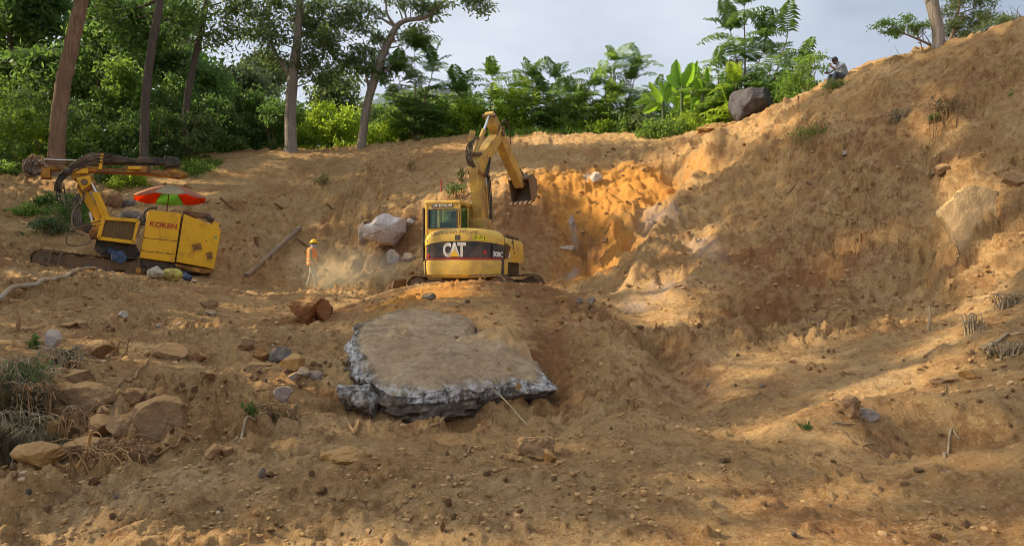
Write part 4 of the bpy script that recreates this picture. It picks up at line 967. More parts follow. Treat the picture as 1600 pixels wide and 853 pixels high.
# brand panel: white letters, the A carrying a yellow triangle
text_on('lettering', 'C', .44, M_WHITE, hp(-.31, 1.175, .55), ex, .05, .72)
text_on('lettering', 'A', .44, M_WHITE, hp(-.115, 1.175, .55), ex, .05, .78)
text_on('lettering', 'T', .44, M_WHITE, hp(.065, 1.175, .55), ex, .05, .72)
m = hmb(); P_ = [house_pt(-.115+x, 1.175+y, .012) for x, y in ((-.125, -.15), (.125, -.15), (0, .02))]
for p in P_: p.z += ztop(p.x)*.55*max(0, (p.z-.6)/1.1)
m.add(P_, [(0, 1, 2)]); m.build('logo_triangle', M_LOGOY, ex)
text_on('lettering', '308C', .17, M_WHITE, hp(.95, 1.10, .55), ex, .05, .74)
text_on('lettering', 'CR', .10, M_STEEL, hp(1.10, 1.09, .55), ex, .03, .7)
text_on('lettering', 'CAT', .14, M_WHITE, hp(1.27, 1.09, .55), ex, .05, .8)
text_on('lettering', 'CONSTRUCTION (PVT) LTD.', .105, M_BLACKP, hp(-.18, 1.615), ex, .01, .95)
text_on('lettering', 'A', .10, M_BLACKP, hp(-1.0, 1.5), ex, .02, .8, off=.006)
for u, z in ((.62, 1.13), (-.93, 1.06)):
    m = hmb(); c = house_pt(u, z, .0); n_ = (house_pt(u, z, .1)-c).normalized(); m.cyl(c-n_*.01, c+n_*.012, .045, 12); m.build('reflector', M_RED, ex)
def patch(u0, u1, z0, z1, off, mat, name, par=ex):
    m = hmb(); V = []; k = 5
    for j, z in enumerate((z0, z1)):
        for i in range(k):
            p = house_pt(u0+(u1-u0)*i/(k-1), z, off); p.z += ztop(p.x)*max(0, (z-.6)/1.1); V.append(p)
    m.add(V, [(i, i+1, k+i+1, k+i) for i in range(k-1)]); return m.build(name, mat, par)
st = patch(.33, .66, 1.43, 1.55, .005, M_STICK, 'warning_sticker')
for dx in (.40, .52):
    m = hmb(); a = [house_pt(dx+x, 1.49+y, .009) for x, y in ((-.045, -.035), (.045, -.035), (0, .045))]; b2 = [house_pt(dx+x*.6, 1.487+y*.6, .009) for x, y in ((-.045, -.035), (.045, -.035), (0, .045))]
    m.add(a+b2, [(0, 1, 4, 3), (1, 2, 5, 4), (2, 0, 3, 5)]); m.build('warning_mark', M_BLACKP, st)
patch(.60, .62, 1.45, 1.54, .009, M_BLACKP, 'warning_mark', st)
patch(-.10, .03, 1.42, 1.54, .006, M_BLACKP, 'hood_latch')
m = hmb(); 
for z0 in (1.36, 1.005): pass
m.tube([house_pt(1.145, z, .004)+Vector((0, 0, 0)) for z in (1.0, 1.2, 1.36, 1.52)], .010, 5); m.build('door_gap_seal', M_BLACK, ex)
# triangular dark decal on the side door
m = hmb(); a = [(1.17, .99), (1.62, .99), (1.36, 1.30), (1.17, 1.36)]
m.add([house_pt(u, z, .012) for u, z in a], [(0, 1, 2, 3)]); m.build('side_decal', simple('brown_decal', (.12, .06, .035), .5), ex)
m = hmb()
for i, (u, z, h) in enumerate(((1.50, 1.42, .10), (1.60, 1.36, .10), (1.66, 1.25, .08), (1.72, 1.14, .08))): 
    p = house_pt(u, z, .006); m.box(p, (.012, .035, h))
m.build('side_grille', M_BLACK, ex, kind='stuff')

# cab
CX0, CX1, CY0, CY1, CZ0, CZ1 = -1.12, -.20, -.42, .95, .95, 2.42
cab = hmb(); t = .07
def bar(mb, a, b, w, h=None): 
    a, b = Vector(a), Vector(b); c = (a+b)/2; d = b-a; L_ = d.length; h = h or w
    q = d.to_track_quat('Z', 'Y').to_matrix(); x, y, z = w/2, h/2, L_/2
    vs = [c+q@Vector((sx*x, sy*y, sz*z)) for sx in (-1, 1) for sy in (-1, 1) for sz in (-1, 1)]
    mb.add(vs, [(0,1,3,2),(4,6,7,5),(0,4,5,1),(2,3,7,6),(0,2,6,4),(1,5,7,3)], False)
for x in (CX0+t/2, CX1-t/2):
    bar(cab, (x, CY0+.04, CZ0), (x, CY0+.04, CZ1-.06), t, .10); bar(cab, (x, CY1-.04, CZ0), (x, CY1-.25, CZ1-.06), t, .08)
    bar(cab, (x, .35, CZ0), (x, .35, CZ1-.06), .055, .06)
cab.box(((CX0+CX1)/2, CY0+.035, 1.62-.02), (CX1-CX0-.14, .075, .30))          # sill under the rear window
cab.box(((CX0+CX1)/2, CY0+.035, 2.30), (CX1-CX0-.14, .075, .15))
cab.box(((CX0+CX1)/2, (CY0+CY1)/2, 1.1), (CX1-CX0-.02, CY1-CY0-.05, .3))
cab.build('cab_frame', M_CATY, ex, bevel=.012)
m = hmb(); m.box(((CX0+CX1)/2, (CY0+CY1)/2-.1, CZ1-.02), (CX1-CX0+.02, CY1-CY0-.15, .10), bev=.04); m.build('cab_roof', M_CATY, ex)
m = hmb(); m.box(((CX0+CX1)/2+.0, CY0-.004, 2.325), (.56, .012, .115)); m.build('name_board', M_BLACKP, ex)
text_on('lettering', 'CATERPILLAR', .105, M_WHITE, lambda x, y, o: HM @ Vector(((CX0+CX1)/2+x, CY0-.014, 2.325+y)), ex, .035, .80)
m = hmb(); m.box(((CX0+CX1)/2, CY0+.03, 1.99), (CX1-CX0-.15, .006, .50)); m.build('rear_window', M_GLASS, ex)
wr = hmb(); xx0, xx1, z0, z1 = CX0+.09, CX1-.09, 1.76, 2.225
for a, b_ in (((xx0, z0), (xx1, z0)), ((xx1, z0), (xx1, z1)), ((xx1, z1), (xx0, z1)), ((xx0, z1), (xx0, z0))): bar(wr, (a[0], CY0-.006, a[1]), (b_[0], CY0-.006, b_[1]), .022)
wr.build('window_seal', M_BLACK, ex)
for x in (CX0+.03, CX1-.03):
    m = hmb(); m.box((x, .0, 1.95), (.006, .64, .66)); m.build('side_window', M_GLASS, ex)
m = hmb(); m.box(((CX0+CX1)/2, CY1-.12, 1.85), (CX1-CX0-.15, .006, .9), (R(-8), 0, 0)); m.build('windscreen', M_GLASS, ex)
m = hmb(); m.box((CX0-.055, -.1, 1.55), (.045, .62, 1.45), bev=.015); m.build('open_door', M_BLACK, ex)
m = hmb(); m.tube(spline([(CX1-.03, CY0-.03, 1.75), (CX1+.0, CY0-.07, 2.0), (CX1-.03, CY0-.03, 2.25)], 4), .012, 6); m.build('grab_rail', M_BLACK, ex)
m = hmb(); m.box((-.66, .05, 1.62), (.46, .12, .62), (R(-8), 0, 0), bev=.04); m.box((-.66, .32, 1.34), (.46, .5, .12), bev=.03); m.build('driver_seat', M_SEATC, ex)
m = hmb(); m.cyl((-1.0, .25, 2.47), (-1.0, .25, 2.52), .04); m.cyl((.35, -.9, 1.6), (.35, -.9, 1.78), .035); m.build('exhaust_stub', M_RUST, ex, kind='stuff')

# undercarriage: two tracks lying nearly across the picture
TA = R(-25); TM = Matrix.Rotation(TA, 4, 'Z')
shoe_b = MB(); shoe_b.box((0, 0, 0), (.125, .44, .022)); shoe_b.box((.03, 0, .025), (.018, .43, .032)); shoe_b.box((-.04, 0, .02), (.014, .43, .02))
SHOE = shoe_b.mesh('shoe', M_TRACK)
def track(root, M, off, length, rad, width, pitch=.135, frame_mat=M_STEEL, shoe=SHOE, swid=.44):
    L2 = length/2-rad; per = 4*L2+2*math.pi*rad; n = int(per/pitch)
    belt = empty('track', (0, 0, 0)); belt.parent = root
    fr = MB(); fr.M = M
    fr.box((0, off, rad*1.02), (2*L2, width*.45, rad*.9)); fr.box((0, off, rad*1.35), (2*L2*.9, width*.30, rad*.5))
    fo = fr.build('track_frame', frame_mat, belt)
    for sx, nm in ((-1, 'idler'), (1, 'sprocket')):
        w = MB(); w.M = M; w.cyl((sx*L2, off-width*.3, rad), (sx*L2, off+width*.3, rad), rad*.88, 20); w.cyl((sx*L2, off-width*.42, rad), (sx*L2, off+width*.42, rad), rad*.35, 14); w.build(nm, M_STEEL, belt)
    for k in range(5):
        w = MB(); w.M = M; x = -L2*.8+k*L2*.4; w.cyl((x, off-width*.38, .13), (x, off+width*.38, .13), .085, 12); w.build('roller', M_STEEL, belt)
    for i in range(n):
        d = i*per/n
        if d < 2*L2: p = (-L2+d, off, 0.0); a = math.pi
        elif d < 2*L2+math.pi*rad: q = (d-2*L2)/rad; p = (L2+rad*math.sin(q), off, rad-rad*math.cos(q)); a = math.pi-q
        elif d < 4*L2+math.pi*rad: q = d-2*L2-math.pi*rad; p = (L2-q, off, 2*rad-.025*math.sin(math.pi*q/(2*L2))); a = 0
        else: q = (d-4*L2-math.pi*rad)/rad; p = (-L2-rad*math.sin(q), off, rad+rad*math.cos(q)); a = -q
        mm = M @ Matrix.Translation(p) @ Matrix.Rotation(a, 4, 'Y')
        o = link('shoe', shoe, belt); o.matrix_local = mm
TMb = Matrix.Translation((.12, 0, .03)) @ TM
track(ex, TMb, -.93, 2.75, .275, .44); track(ex, TMb, .93, 2.75, .275, .44)
m = MB(); m.M = TMb; m.box((0, 0, .36), (1.2, 1.5, .28), bev=.04); m.cyl((0, 0, .45), (0, 0, .60), .55, 28); m.build('undercarriage_frame', M_STEEL, ex)
m = MB(); m.M = TMb
m.prism([(0, 0), (.05, .02), (.09, .18), (.04, .36), (-.0, .42), (-.03, .42), (.03, .2)], (-1.75, -1.15, .02), (-1, 0, 0), (0, 0, 1), (0, 2.3, 0)); m.build('dozer_blade', M_STEEL, ex)
for y in (-.45, .45): m = MB(); m.M = TMb; bar(m, (-.5, y, .3), (-1.78, y, .2), .09, .12); m.build('blade_arm', M_STEEL, ex)

# arm: points in the vertical plane of the raised arm, s forward from the boom foot, z world height
FT = at(752, 352, 18.6); AA = R(25); DS = Vector((math.sin(AA), math.cos(AA), 0)); LT = Vector((math.cos(AA), -math.sin(AA), 0))
def ap(s, z, l=0.0): return Vector((FT.x, FT.y, 0))+DS*s+LT*l+Vector((0, 0, z))-EO
def plate(name, poly, l0, l1, mat, bev=.012, par=ex):
    m = MB(); m.prism(poly, ap(0, 0, l0), DS, Vector((0, 0, 1)), LT*(l1-l0)); return m.build(name, mat, par, bevel=bev)
m = MB(); m.box(FT-EO+Vector((-.02, -.12, -.1)), (.5, .4, .5), (0, 0, -AA), bev=.04); m.build('boom_bracket', M_CATY2, ex)
plate('boom', [(-.14, 1.18), (.12, 1.16), (.10, 1.9), (-.02, 2.55), (.12, 2.78), (.62, 3.30), (1.12, 3.74), (1.12, 3.90), (.98, 3.96), (.35, 3.52), (-.30, 3.02), (-.42, 2.86), (-.46, 2.62), (-.33, 2.0)], -.135, .135, M_CATY2)
m = MB()
for l in (-.155, .151):
    m.prism([(-.46, 2.56), (-.02, 2.50), (.0, 2.58), (-.47, 2.66)], ap(0, 0, l), DS, Vector((0, 0, 1)), LT*.006)
m.build('boom_gusset', M_RIGRUST, ex, kind='stuff')
plate('stick', [(.40, 4.28), (.48, 4.36), (.62, 4.30), (1.18, 3.92), (1.80, 3.36), (2.52, 2.72), (2.50, 2.56), (2.40, 2.50), (1.60, 3.12), (.98, 3.66), (.74, 3.84), (.58, 3.96)], -.13, .13, M_CATY2)
for nm, a, b_, r1, r2, k in (('stick_cylinder', (-.34, 3.10), (.46, 4.24), .062, .034, .60), ('bucket_cylinder', (1.02, 4.02), (2.20, 3.05), .05, .028, .58)):
    A, B = ap(*a), ap(*b_); md_ = A.lerp(B, k); m = MB(); m.cyl(A, md_, r1, 14); m.cyl(md_-(B-A).normalized()*.05, md_, r1*1.12, 14); m.build(nm, M_CATY2, ex)
    m = MB(); m.cyl(md_, B, r2, 12); m.build('piston_rod', M_CHROME, ex)
for l in (-.05,):
    A, B = ap(.35, 1.3, l), ap(.45, 3.2, l); md_ = A.lerp(B, .55); m = MB(); m.cyl(A, md_, .06, 12); m.build('boom_cylinder', M_CATY2, ex); m = MB(); m.cyl(md_, B, .033, 10); m.build('piston_rod', M_CHROME, ex)
for s, z, r in ((-.0, 1.24, .07), (1.0, 3.84, .075), (.46, 4.24, .05), (2.47, 2.62, .05), (-.34, 3.08, .05), (1.02, 4.0, .045)):
    m = MB(); m.cyl(ap(s, z, -.19), ap(s, z, .19), r, 14); m.build('pivot_pin', M_STEEL, ex)
for i in range(4):
    l = .17+.03*(i % 2); o_ = .035*i
    m = MB(); m.tube(spline([ap(.12+o_, 1.25, l), ap(.02+o_, 1.8, l+.05), ap(-.05+o_, 2.4, l+.04), ap(-.1+o_, 2.62, l+.02), ap(.16, 3.02+o_*.5, l)], 6), .016, 6); m.build('hydraulic_hose', M_BLACK, ex)
for i in range(3):
    m = MB(); m.tube(spline([ap(.62, 3.72, .15), ap(.95, 4.14+.04*i, .17+.02*i), ap(1.32, 4.06+.04*i, .18), ap(1.5, 3.62, .15)], 6), .014, 6); m.build('hydraulic_hose', M_BLACK, ex)
for i in range(5):
    l = -.12+.05*i; m = MB(); m.tube(spline([ap(-.40-.02*i, 2.72, l), ap(-.50-.02*i, 2.98, l-.06), ap(-.42, 3.3+.03*i, l-.07), ap(-.12, 3.55, l*.6-.05)], 6), .014, 6); m.build('hydraulic_hose', M_BLACK, ex)
m = MB(); m.box(ap(-.20, 3.58, -.18), (.16, .12, .30), (0, R(12), 0), bev=.02); m.build('valve_block', M_CATY2, ex)
m = MB(); m.box(ap(-.30, 3.28, -.16), (.10, .10, .12), bev=.02); m.build('work_light', M_STEEL, ex)
# linkage and bucket (opening towards the machine)
plate('bucket_link', [(2.14, 3.10), (2.24, 3.12), (2.72, 2.92), (2.70, 2.82), (2.30, 2.92)], -.07, .07, M_STEEL)
BK = [(2.36, 2.76), (2.52, 2.90), (2.72, 2.92), (2.93, 2.80), (3.02, 2.58), (2.96, 2.32), (2.80, 2.14), (2.60, 2.08)]
m = MB(); W_ = .34; tk = .025
inn = [(2.38, 2.73), (2.53, 2.87), (2.71, 2.89), (2.90, 2.78), (2.99, 2.58), (2.93, 2.33), (2.78, 2.165), (2.60, 2.11)]
V = [ap(s, z, -W_) for s, z in BK]+[ap(s, z, W_) for s, z in BK]+[ap(s, z, -W_) for s, z in inn]+[ap(s, z, W_) for s, z in inn]; nb = len(BK)
F = [(i, i+1, nb+i+1, nb+i) for i in range(nb-1)]+[(2*nb+i+1, 2*nb+i, 3*nb+i, 3*nb+i+1) for i in range(nb-1)]+[(0, nb, 3*nb, 2*nb), (nb-1, 2*nb-1, 4*nb-1, 3*nb-1)]+[(i, i+1, 2*nb+i+1, 2*nb+i) for i in range(nb-1)]+[(nb+i, nb+i+1, 3*nb+i+1, 3*nb+i) for i in range(nb-1)]
m.add(V, F, True)
for l in (-W_, W_-tk): m.prism(BK, ap(0, 0, l), DS, Vector((0, 0, 1)), LT*tk)
bkt = m.build('bucket', simple('worn_bucket_steel', (.24, .19, .15), .55, .35, var=.25, dirt=(.25, .15, .08), dirt_amt=.6), ex)
for i in range(5):
    l = -W_+.04+i*(2*W_-.08)/4; m = MB(); m.prism([(2.62, 2.14), (2.62, 2.06), (2.44, 2.03)], ap(0, 0, l-.035), DS, Vector((0, 0, 1)), LT*.07); m.build('tooth', M_STEEL, bkt)
m = MB(); 
for l in (-.12, .09): m.prism([(2.40, 2.74), (2.50, 2.55), (2.62, 2.66), (2.78, 2.98), (2.66, 3.0), (2.55, 2.88)], ap(0, 0, l), DS, Vector((0, 0, 1)), LT*.03)
m.build('bucket_ear', M_STEEL, ex, kind='stuff')

# ------------------------------------------------------------------ people
def skin_body(name, J, E, mats, pick, sub=2):
    """J: joint name -> (x, y, z, radius); E: edges; one continuous surface"""
    names = list(J); me = bpy.data.meshes.new(name); me.from_pydata([J[n][:3] for n in names], [(names.index(a), names.index(b)) for a, b in E], [])
    ob = bpy.data.objects.new(name, me); COL.objects.link(ob); sk = ob.modifiers.new('skin', 'SKIN'); sk.use_smooth_shade = True
    for i, n in enumerate(names):
        r = J[n][3]; me.skin_vertices[0].data[i].radius = (r, r) if not isinstance(r, tuple) else r
    me.skin_vertices[0].data[0].use_root = True
    ss = ob.modifiers.new('s', 'SUBSURF'); ss.levels = sub; ss.render_levels = sub
    bpy.context.view_layer.update(); out = bpy.data.meshes.new_from_object(ob.evaluated_get(bpy.context.evaluated_depsgraph_get())); out.name = name
    bpy.data.objects.remove(ob); out.materials.clear()
    for mt in mats: out.materials.append(mt)
    for p in out.polygons: p.material_index = pick(p.center); p.use_smooth = True
    return out
def limb_fingers(J, E, hand, d, side, r=.009, L_=.075):
    """five fingers from a palm joint; d = pointing direction, side = towards the thumb"""
    h = Vector(J[hand][:3]); d = Vector(d).normalized(); s = Vector(side).normalized()
    for i, (o, l) in enumerate(((-.030, .8), (-.010, .98), (.010, 1.0), (.030, .9))):
        a = h+d*.045+s*o; b = a+d*L_*l*.55; c = b+(d+Vector((0, 0, -.25))).normalized()*L_*l*.5
        for k, p in (('a', a), ('b', b), ('c', c)): J[f'{hand}f{i}{k}'] = (*p, r)
        E += [(hand, f'{hand}f{i}a'), (f'{hand}f{i}a', f'{hand}f{i}b'), (f'{hand}f{i}b', f'{hand}f{i}c')]
    a = h+s*.035; b = a+(s+d).normalized()*.045; J[hand+'ta'] = (*a, r*1.2); J[hand+'tb'] = (*b, r); E += [(hand, hand+'ta'), (hand+'ta', hand+'tb')]
def head_parts(root, c, yaw, mat_skin, hair=True, tilt=0.0):
    """face features on a head centred at c looking along local +X turned by yaw"""
    M = Matrix.Translation(c) @ Matrix.Rotation(yaw, 4, 'Z') @ Matrix.Rotation(tilt, 4, 'Y')
    m = MB(); m.M = M; m.ball((0, 0, 0), (.098, .078, .118), 14, 10); m.ball((.10, 0, -.018), (.018, .013, .022), 8, 6); m.ball((.055, 0, -.075), (.042, .045, .042), 10, 7)
    for s in (-1, 1): m.ball((-.005, s*.08, -.012), (.02, .010, .032), 8, 6)
    h = m.build('head', mat_skin, root)
    for s in (-1, 1): m = MB(); m.M = M; m.ball((.088, s*.030, .008), (.010, .014, .009), 8, 5); m.build('eye', M_HAIR, h)
    m = MB(); m.M = M; m.ball((.092, 0, -.058), (.010, .024, .007), 8, 5); m.build('mouth', simple('lips', (.16, .05, .04), .5), h)
    if hair: m = MB(); m.M = M; m.ball((-.018, 0, .026), (.100, .086, .110), 14, 9); m.build('hair', M_HAIR, root)
    return M
# worker in an orange vest, walking to the right on the lump of clay
WB = G(487, 457, 23.6)
wk = empty('person', WB, label='worker in a yellow hard hat and orange vest walking to the right', cat='person')
J = {'pelvis': (0, 0, .90, .135), 'waist': (0, 0, 1.02, .125), 'chest': (.01, 0, 1.24, .155), 'neck': (.03, 0, 1.42, .065), 'skull': (.055, 0, 1.53, .085),
 'shR': (.0, -.17, 1.36, .068), 'elR': (.03, -.24, 1.10, .048), 'wrR': (.16, -.22, .92, .034), 'haR': (.20, -.215, .86, .034),
 'shL': (.0, .17, 1.36, .068), 'elL': (-.06, .23, 1.11, .048), 'wrL': (.04, .25, .90, .034), 'haL': (.07, .25, .83, .034),
 'hipR': (.0, -.09, .86, .105), 'knR': (.13, -.10, .50, .070), 'anR': (.20, -.10, .12, .050), 'toR': (.36, -.11, .06, .045),
 'hipL': (.0, .09, .86, .105), 'knL': (-.06, .10, .49, .070), 'anL': (-.20, .10, .13, .050), 'toL': (-.06, .11, .055, .045)}
E = [('pelvis','waist'),('waist','chest'),('chest','neck'),('neck','skull'),('chest','shR'),('shR','elR'),('elR','wrR'),('wrR','haR'),('chest','shL'),('shL','elL'),('elL','wrL'),('wrL','haL'),
 ('pelvis','hipR'),('hipR','knR'),('knR','anR'),('anR','toR'),('pelvis','hipL'),('hipL','knL'),('knL','anL'),('anL','toL')]
limb_fingers(J, E, 'haR', (.3, 0, -1), (1, 0, .1)); limb_fingers(J, E, 'haL', (.3, 0, -1), (1, 0, .1))
def pick_w(c):
    if c.z < .15: return 3
    if abs(c.y) > .19 and c.z < .93: return 2
    if c.z < .95: return 1
    if c.z > 1.47: return 2
    return 0
link('body', skin_body('body', J, E, [M_KHAKI, M_TROUS, M_SKIN, M_BOOT], pick_w), wk)
HMt = head_parts(wk, Vector((.075, 0, 1.555)), R(-8), M_SKIN, hair=False)
m = MB(); m.M = HMt; m.ball((.005, 0, -.045), (.115, .094, .075), 14, 8); m.ball((-.02, 0, -.11), (.10, .10, .06), 12, 6); m.build('face_scarf', M_SCARF, wk)
m = MB(); m.M = HMt
vs = []; fs = []; nn = 18
for j in range(6):
    th = R(90-j*18); 
    for k in range(nn): a = 2*math.pi*k/nn; vs.append((.128*math.sin(th)*math.cos(a)-.01, .108*math.sin(th)*math.sin(a), .055+.115*math.cos(th)))
for j in range(5): fs += [(j*nn+k, j*nn+(k+1) % nn, (j+1)*nn+(k+1) % nn, (j+1)*nn+k) for k in range(nn)]
vs.append((-.01, 0, .17)); fs += [(5*nn+k, 5*nn+(k+1) % nn, len(vs)-1) for k in range(nn)]
m.add(vs, fs, True); m.prism([(math.cos(a)*(.150 if math.cos(a) < 0 else .188), math.sin(a)*.122) for a in [2*math.pi*k/20 for k in range(20)]], (-.01, 0, .048), (1, 0, 0), (0, 1, 0), (0, 0, .012)); m.tube([(-.12, 0, .10), (-.06, 0, .165), (0, 0, .178), (.06, 0, .165), (.105, 0, .11)], .010, 6)
m.build('hard_hat', M_HELM, wk)
def ringbody(levels, name, mats, par, M=None, idx=None, n=22):
    m = MB(); 
    if M: m.M = M
    vs = [(cx+rx*math.cos(2*math.pi*k/n), cy+ry*math.sin(2*math.pi*k/n), z) for (z, cx, cy, rx, ry) in levels for k in range(n)]
    for j in range(len(levels)-1):
        m.mi = idx[j] if idx else 0; m.add(vs, [(j*n+k, j*n+(k+1) % n, (j+1)*n+(k+1) % n, (j+1)*n+k) for k in range(n)], True)
    return m.build(name, mats, par)
ringbody([(.86,0,0,.160,.195),(.92,0,0,.163,.197),(.96,0,0,.163,.196),(1.05,0,0,.158,.19),(1.09,0,0,.158,.19),(1.20,.005,0,.162,.192),(1.33,.0,0,.160,.175),(1.42,0,0,.135,.15),(1.46,.01,0,.09,.10)], 'safety_vest', [M_VEST, M_BAND], wk, None, [0,1,0,1,0,0,0,0])

# man sitting on the crest at upper right, bent forward, facing left
SB = at(1314, 129, 22.7)
pm = empty('person', SB, (0, 0, R(8)), label='man in a striped shirt and dark cap sitting bent forward on the crest', cat='person')
pm.scale = (.9,)*3
J = {'pelvis': (.16, 0, .12, .15), 'waist': (.13, 0, .28, .14), 'chest': (-.02, 0, .50, .165), 'neck': (-.13, 0, .66, .07), 'skull': (-.21, 0, .76, .09),
 'shR': (-.05, -.19, .58, .075), 'elR': (-.30, -.22, .40, .05), 'wrR': (-.42, -.10, .50, .038), 'haR': (-.42, -.06, .56, .036),
 'shL': (-.05, .19, .58, .075), 'elL': (-.30, .22, .40, .05), 'wrL': (-.45, .12, .34, .038), 'haL': (-.50, .08, .33, .036),
 'hipR': (.08, -.11, .10, .11), 'knR': (-.33, -.17, .30, .078), 'anR': (-.42, -.17, -.12, .055), 'toR': (-.60, -.18, -.17, .045),
 'hipL': (.08, .11, .10, .11), 'knL': (-.33, .17, .30, .078), 'anL': (-.42, .17, -.12, .055), 'toL': (-.60, .18, -.17, .045)}
E = [e for e in E if 'f' not in e[1][3:] and e[1][-2:] not in ('ta', 'tb')]; E = [e for e in E if e[0] in J and e[1] in J]
limb_fingers(J, E, 'haR', (-.4, .2, 1), (0, 1, 0)); limb_fingers(J, E, 'haL', (-1, -.3, 0), (0, 0, 1))
def striped():
    m, nt, b = nmat('striped_shirt'); v = pos_coord(nt); w = nt.nodes.new('ShaderNodeTexWave'); w.bands_direction = 'Z'; w.inputs['Scale'].default_value = 5.2; w.inputs['Distortion'].default_value = .4
    mp_ = nt.nodes.new('ShaderNodeMapping'); mp_.inputs['Rotation'].default_value = (0, R(-35), 0); nt.links.new(v, mp_.inputs[0]); nt.links.new(mp_.outputs[0], w.inputs['Vector'])
    c = ramp(nt, w.outputs['Fac'], [(.45, (.16, .19, .25)), (.6, (.42, .45, .50))]); nt.links.new(c, b.inputs['Base Color']); b.inputs['Roughness'].default_value = .9; return m
M_STRIPE = striped(); M_DKTR = simple('dark_trousers', (.07, .08, .11), .9)
def pick_s(c):
    if c.x < -.36 and c.z > .30: return 2
    if c.z < .24 or (c.x < -.12 and c.z < .36 and abs(c.y) < .26 and c.z < .34): return 1
    if c.z > .70 and c.x < -.12: return 2
    return 0
link('body', skin_body('body', J, E, [M_STRIPE, M_DKTR, M_SKIN], pick_s), pm)
HMt = head_parts(pm, Vector((-.235, 0, .765)), R(180), M_SKIN, tilt=R(22))
m = MB(); m.M = HMt; m.ball((-.012, 0, .045), (.108, .092, .098), 14, 9); m.prism([(.06, -.07), (.15, -.05), (.175, 0), (.15, .05), (.06, .07)], (0, 0, .055), (1, 0, 0), (0, 1, 0), (0, 0, .012)); m.build('cap', simple('dark_cap', (.035, .04, .055), .9), pm)

# driver inside the cab, seen through the rear window
op = empty('person', EO+(HM @ Vector((-.62, .42, 1.40))), (0, 0, EH+R(90)), label='excavator driver in a beige shirt seen through the rear window of the cab', cat='person')
J = {'pelvis': (0, 0, .10, .14), 'waist': (0, 0, .24, .13), 'chest': (.02, 0, .46, .165), 'neck': (.04, 0, .62, .06), 'skull': (.06, 0, .70, .085),
 'shR': (.02, -.18, .55, .07), 'elR': (.14, -.24, .32, .05), 'wrR': (.34, -.20, .28, .036), 'haR': (.40, -.19, .28, .034), 'shL': (.02, .18, .55, .07), 'elL': (.14, .24, .32, .05), 'wrL': (.34, .20, .28, .036), 'haL': (.40, .19, .28, .034),
 'hipR': (.02, -.1, .06, .10), 'knR': (.40, -.12, .08, .07), 'anR': (.48, -.12, -.30, .05), 'toR': (.60, -.12, -.34, .04), 'hipL': (.02, .1, .06, .10), 'knL': (.40, .12, .08, .07), 'anL': (.48, .12, -.30, .05), 'toL': (.60, .12, -.34, .04)}
E = [e for e in E if e[0] in J and e[1] in J]
link('body', skin_body('body', J, E, [M_BEIGE, M_DKTR], lambda c: 1 if c.z < .16 else 0), op)
head_parts(op, Vector((.07, 0, .74)), R(-20), M_SKIN)
# ------------------------------------------------------------------ drill rig (side on, in an upright plane Y = RY)
RY = 20.9; RS = RY/FPX
RC = at(200, 426.5, RY); RTH = math.atan2(11.4, 20.9); RE = Vector((math.cos(RTH), math.sin(RTH), 0)); RN = Vector((-math.sin(RTH), math.cos(RTH), 0))
def q(px, py, dy=0.0):
    d = at(px, py, 1.0); t = RC.dot(RN)/d.dot(RN); return d*t+RN*dy
rg = empty('drill_rig', q(150, 425, .8), (0, 0, RTH), label='yellow crawler drill rig tilted on the left bank with its long boom lying level', cat='drill rig'); RO = Vector(rg.location)
def Q(px, py, dy=0.0):
    v = q(px, py, dy)-RO; return Vector((v.dot(RE), v.dot(RN), v.z))
def slab(name, poly, d0, d1, mat, bev=.012, par=rg, **k):
    m = MB(); P = [Q(x, y, d0) for x, y in poly]; n = len(P); Bk = [p+Vector((0, d1-d0, 0)) for p in P]
    m.add(P+Bk, [tuple(range(n)), tuple(reversed(range(n, 2*n)))]+[(i, n+i, n+(i+1) % n, (i+1) % n) for i in range(n)], False)
    return m.build(name, mat, par, bevel=bev, **k)
def seam(a, b, name='panel_seam', dy=-.004, w=.012, mat=None, par=rg):
    m = MB(); bar(m, Q(*a, dy), Q(*b, dy), w, .012); return m.build(name, mat or M_BLACK, par)
hs = slab('engine_housing', [(232,328),(284,334),(273,410.5),(218,403)], 0, 1.55, M_RIGY, .02)
hr = slab('rear_housing', [(287,334.5),(344,357),(345,362),(334,420.5),(275,409.5)], -.02, 1.57, M_RIGY, .02)
slab('chassis_beam', [(273,411.5),(333,422),(334,426),(318,428),(276,417)], .05, 1.5, M_RIGRUST)
slab('chassis', [(222,404),(276,412),(318,427),(262,424),(220,416)], .12, 1.4, M_BLACK)
seam((224.5,371.5),(277.5,377)); seam((219.5,392),(275,397.5)); seam((285.5,335),(274.5,410), w=.03); seam((291,337),(343,360))
for a, b in (((297,394),(317,400)),): seam(a, b, w=.02)
for c, w_, h_ in (((307.5,386), .28, .22), ((327,399.5), .19, .24)):
    m = MB(); cc = Q(*c, -.03); m.box(cc, (w_, .02, h_), (0, R(-10), 0)); v_ = m.build('vent_grille', M_STEEL, hr)
    for k in range(6): m = MB(); off = Vector((math.sin(R(10))*0, 0, (k-2.5)*h_/6)); m.box(cc+off+Vector((0, -.014, 0)), (w_*.95, .012, .014), (0, R(-10), 0)); m.build('louvre', M_RIGRUST, v_)
    m = MB(); 
    for sx, sz, w2, h2 in ((0, .5, w_+.04, .02), (0, -.5, w_+.04, .02), (.5, 0, .02, h_), (-.5, 0, .02, h_)):
        r_ = Matrix.Rotation(R(-10), 3, 'Y'); m.box(cc+r_@Vector((sx*w_, -.012, sz*h_)), (w2, .02, h2), (0, R(-10), 0))
    m.build('vent_frame', M_RIGY, v_)
for px, py in ((222,390),(246,393),(262,395),(225,371),(250,374),(270,376),(221,403),(322,377)): m = MB(); m.box(Q(px, py, -.012), (.05, .03, .03), (0, R(-6), 0)); m.build('hinge', M_RIGRUST, rg)
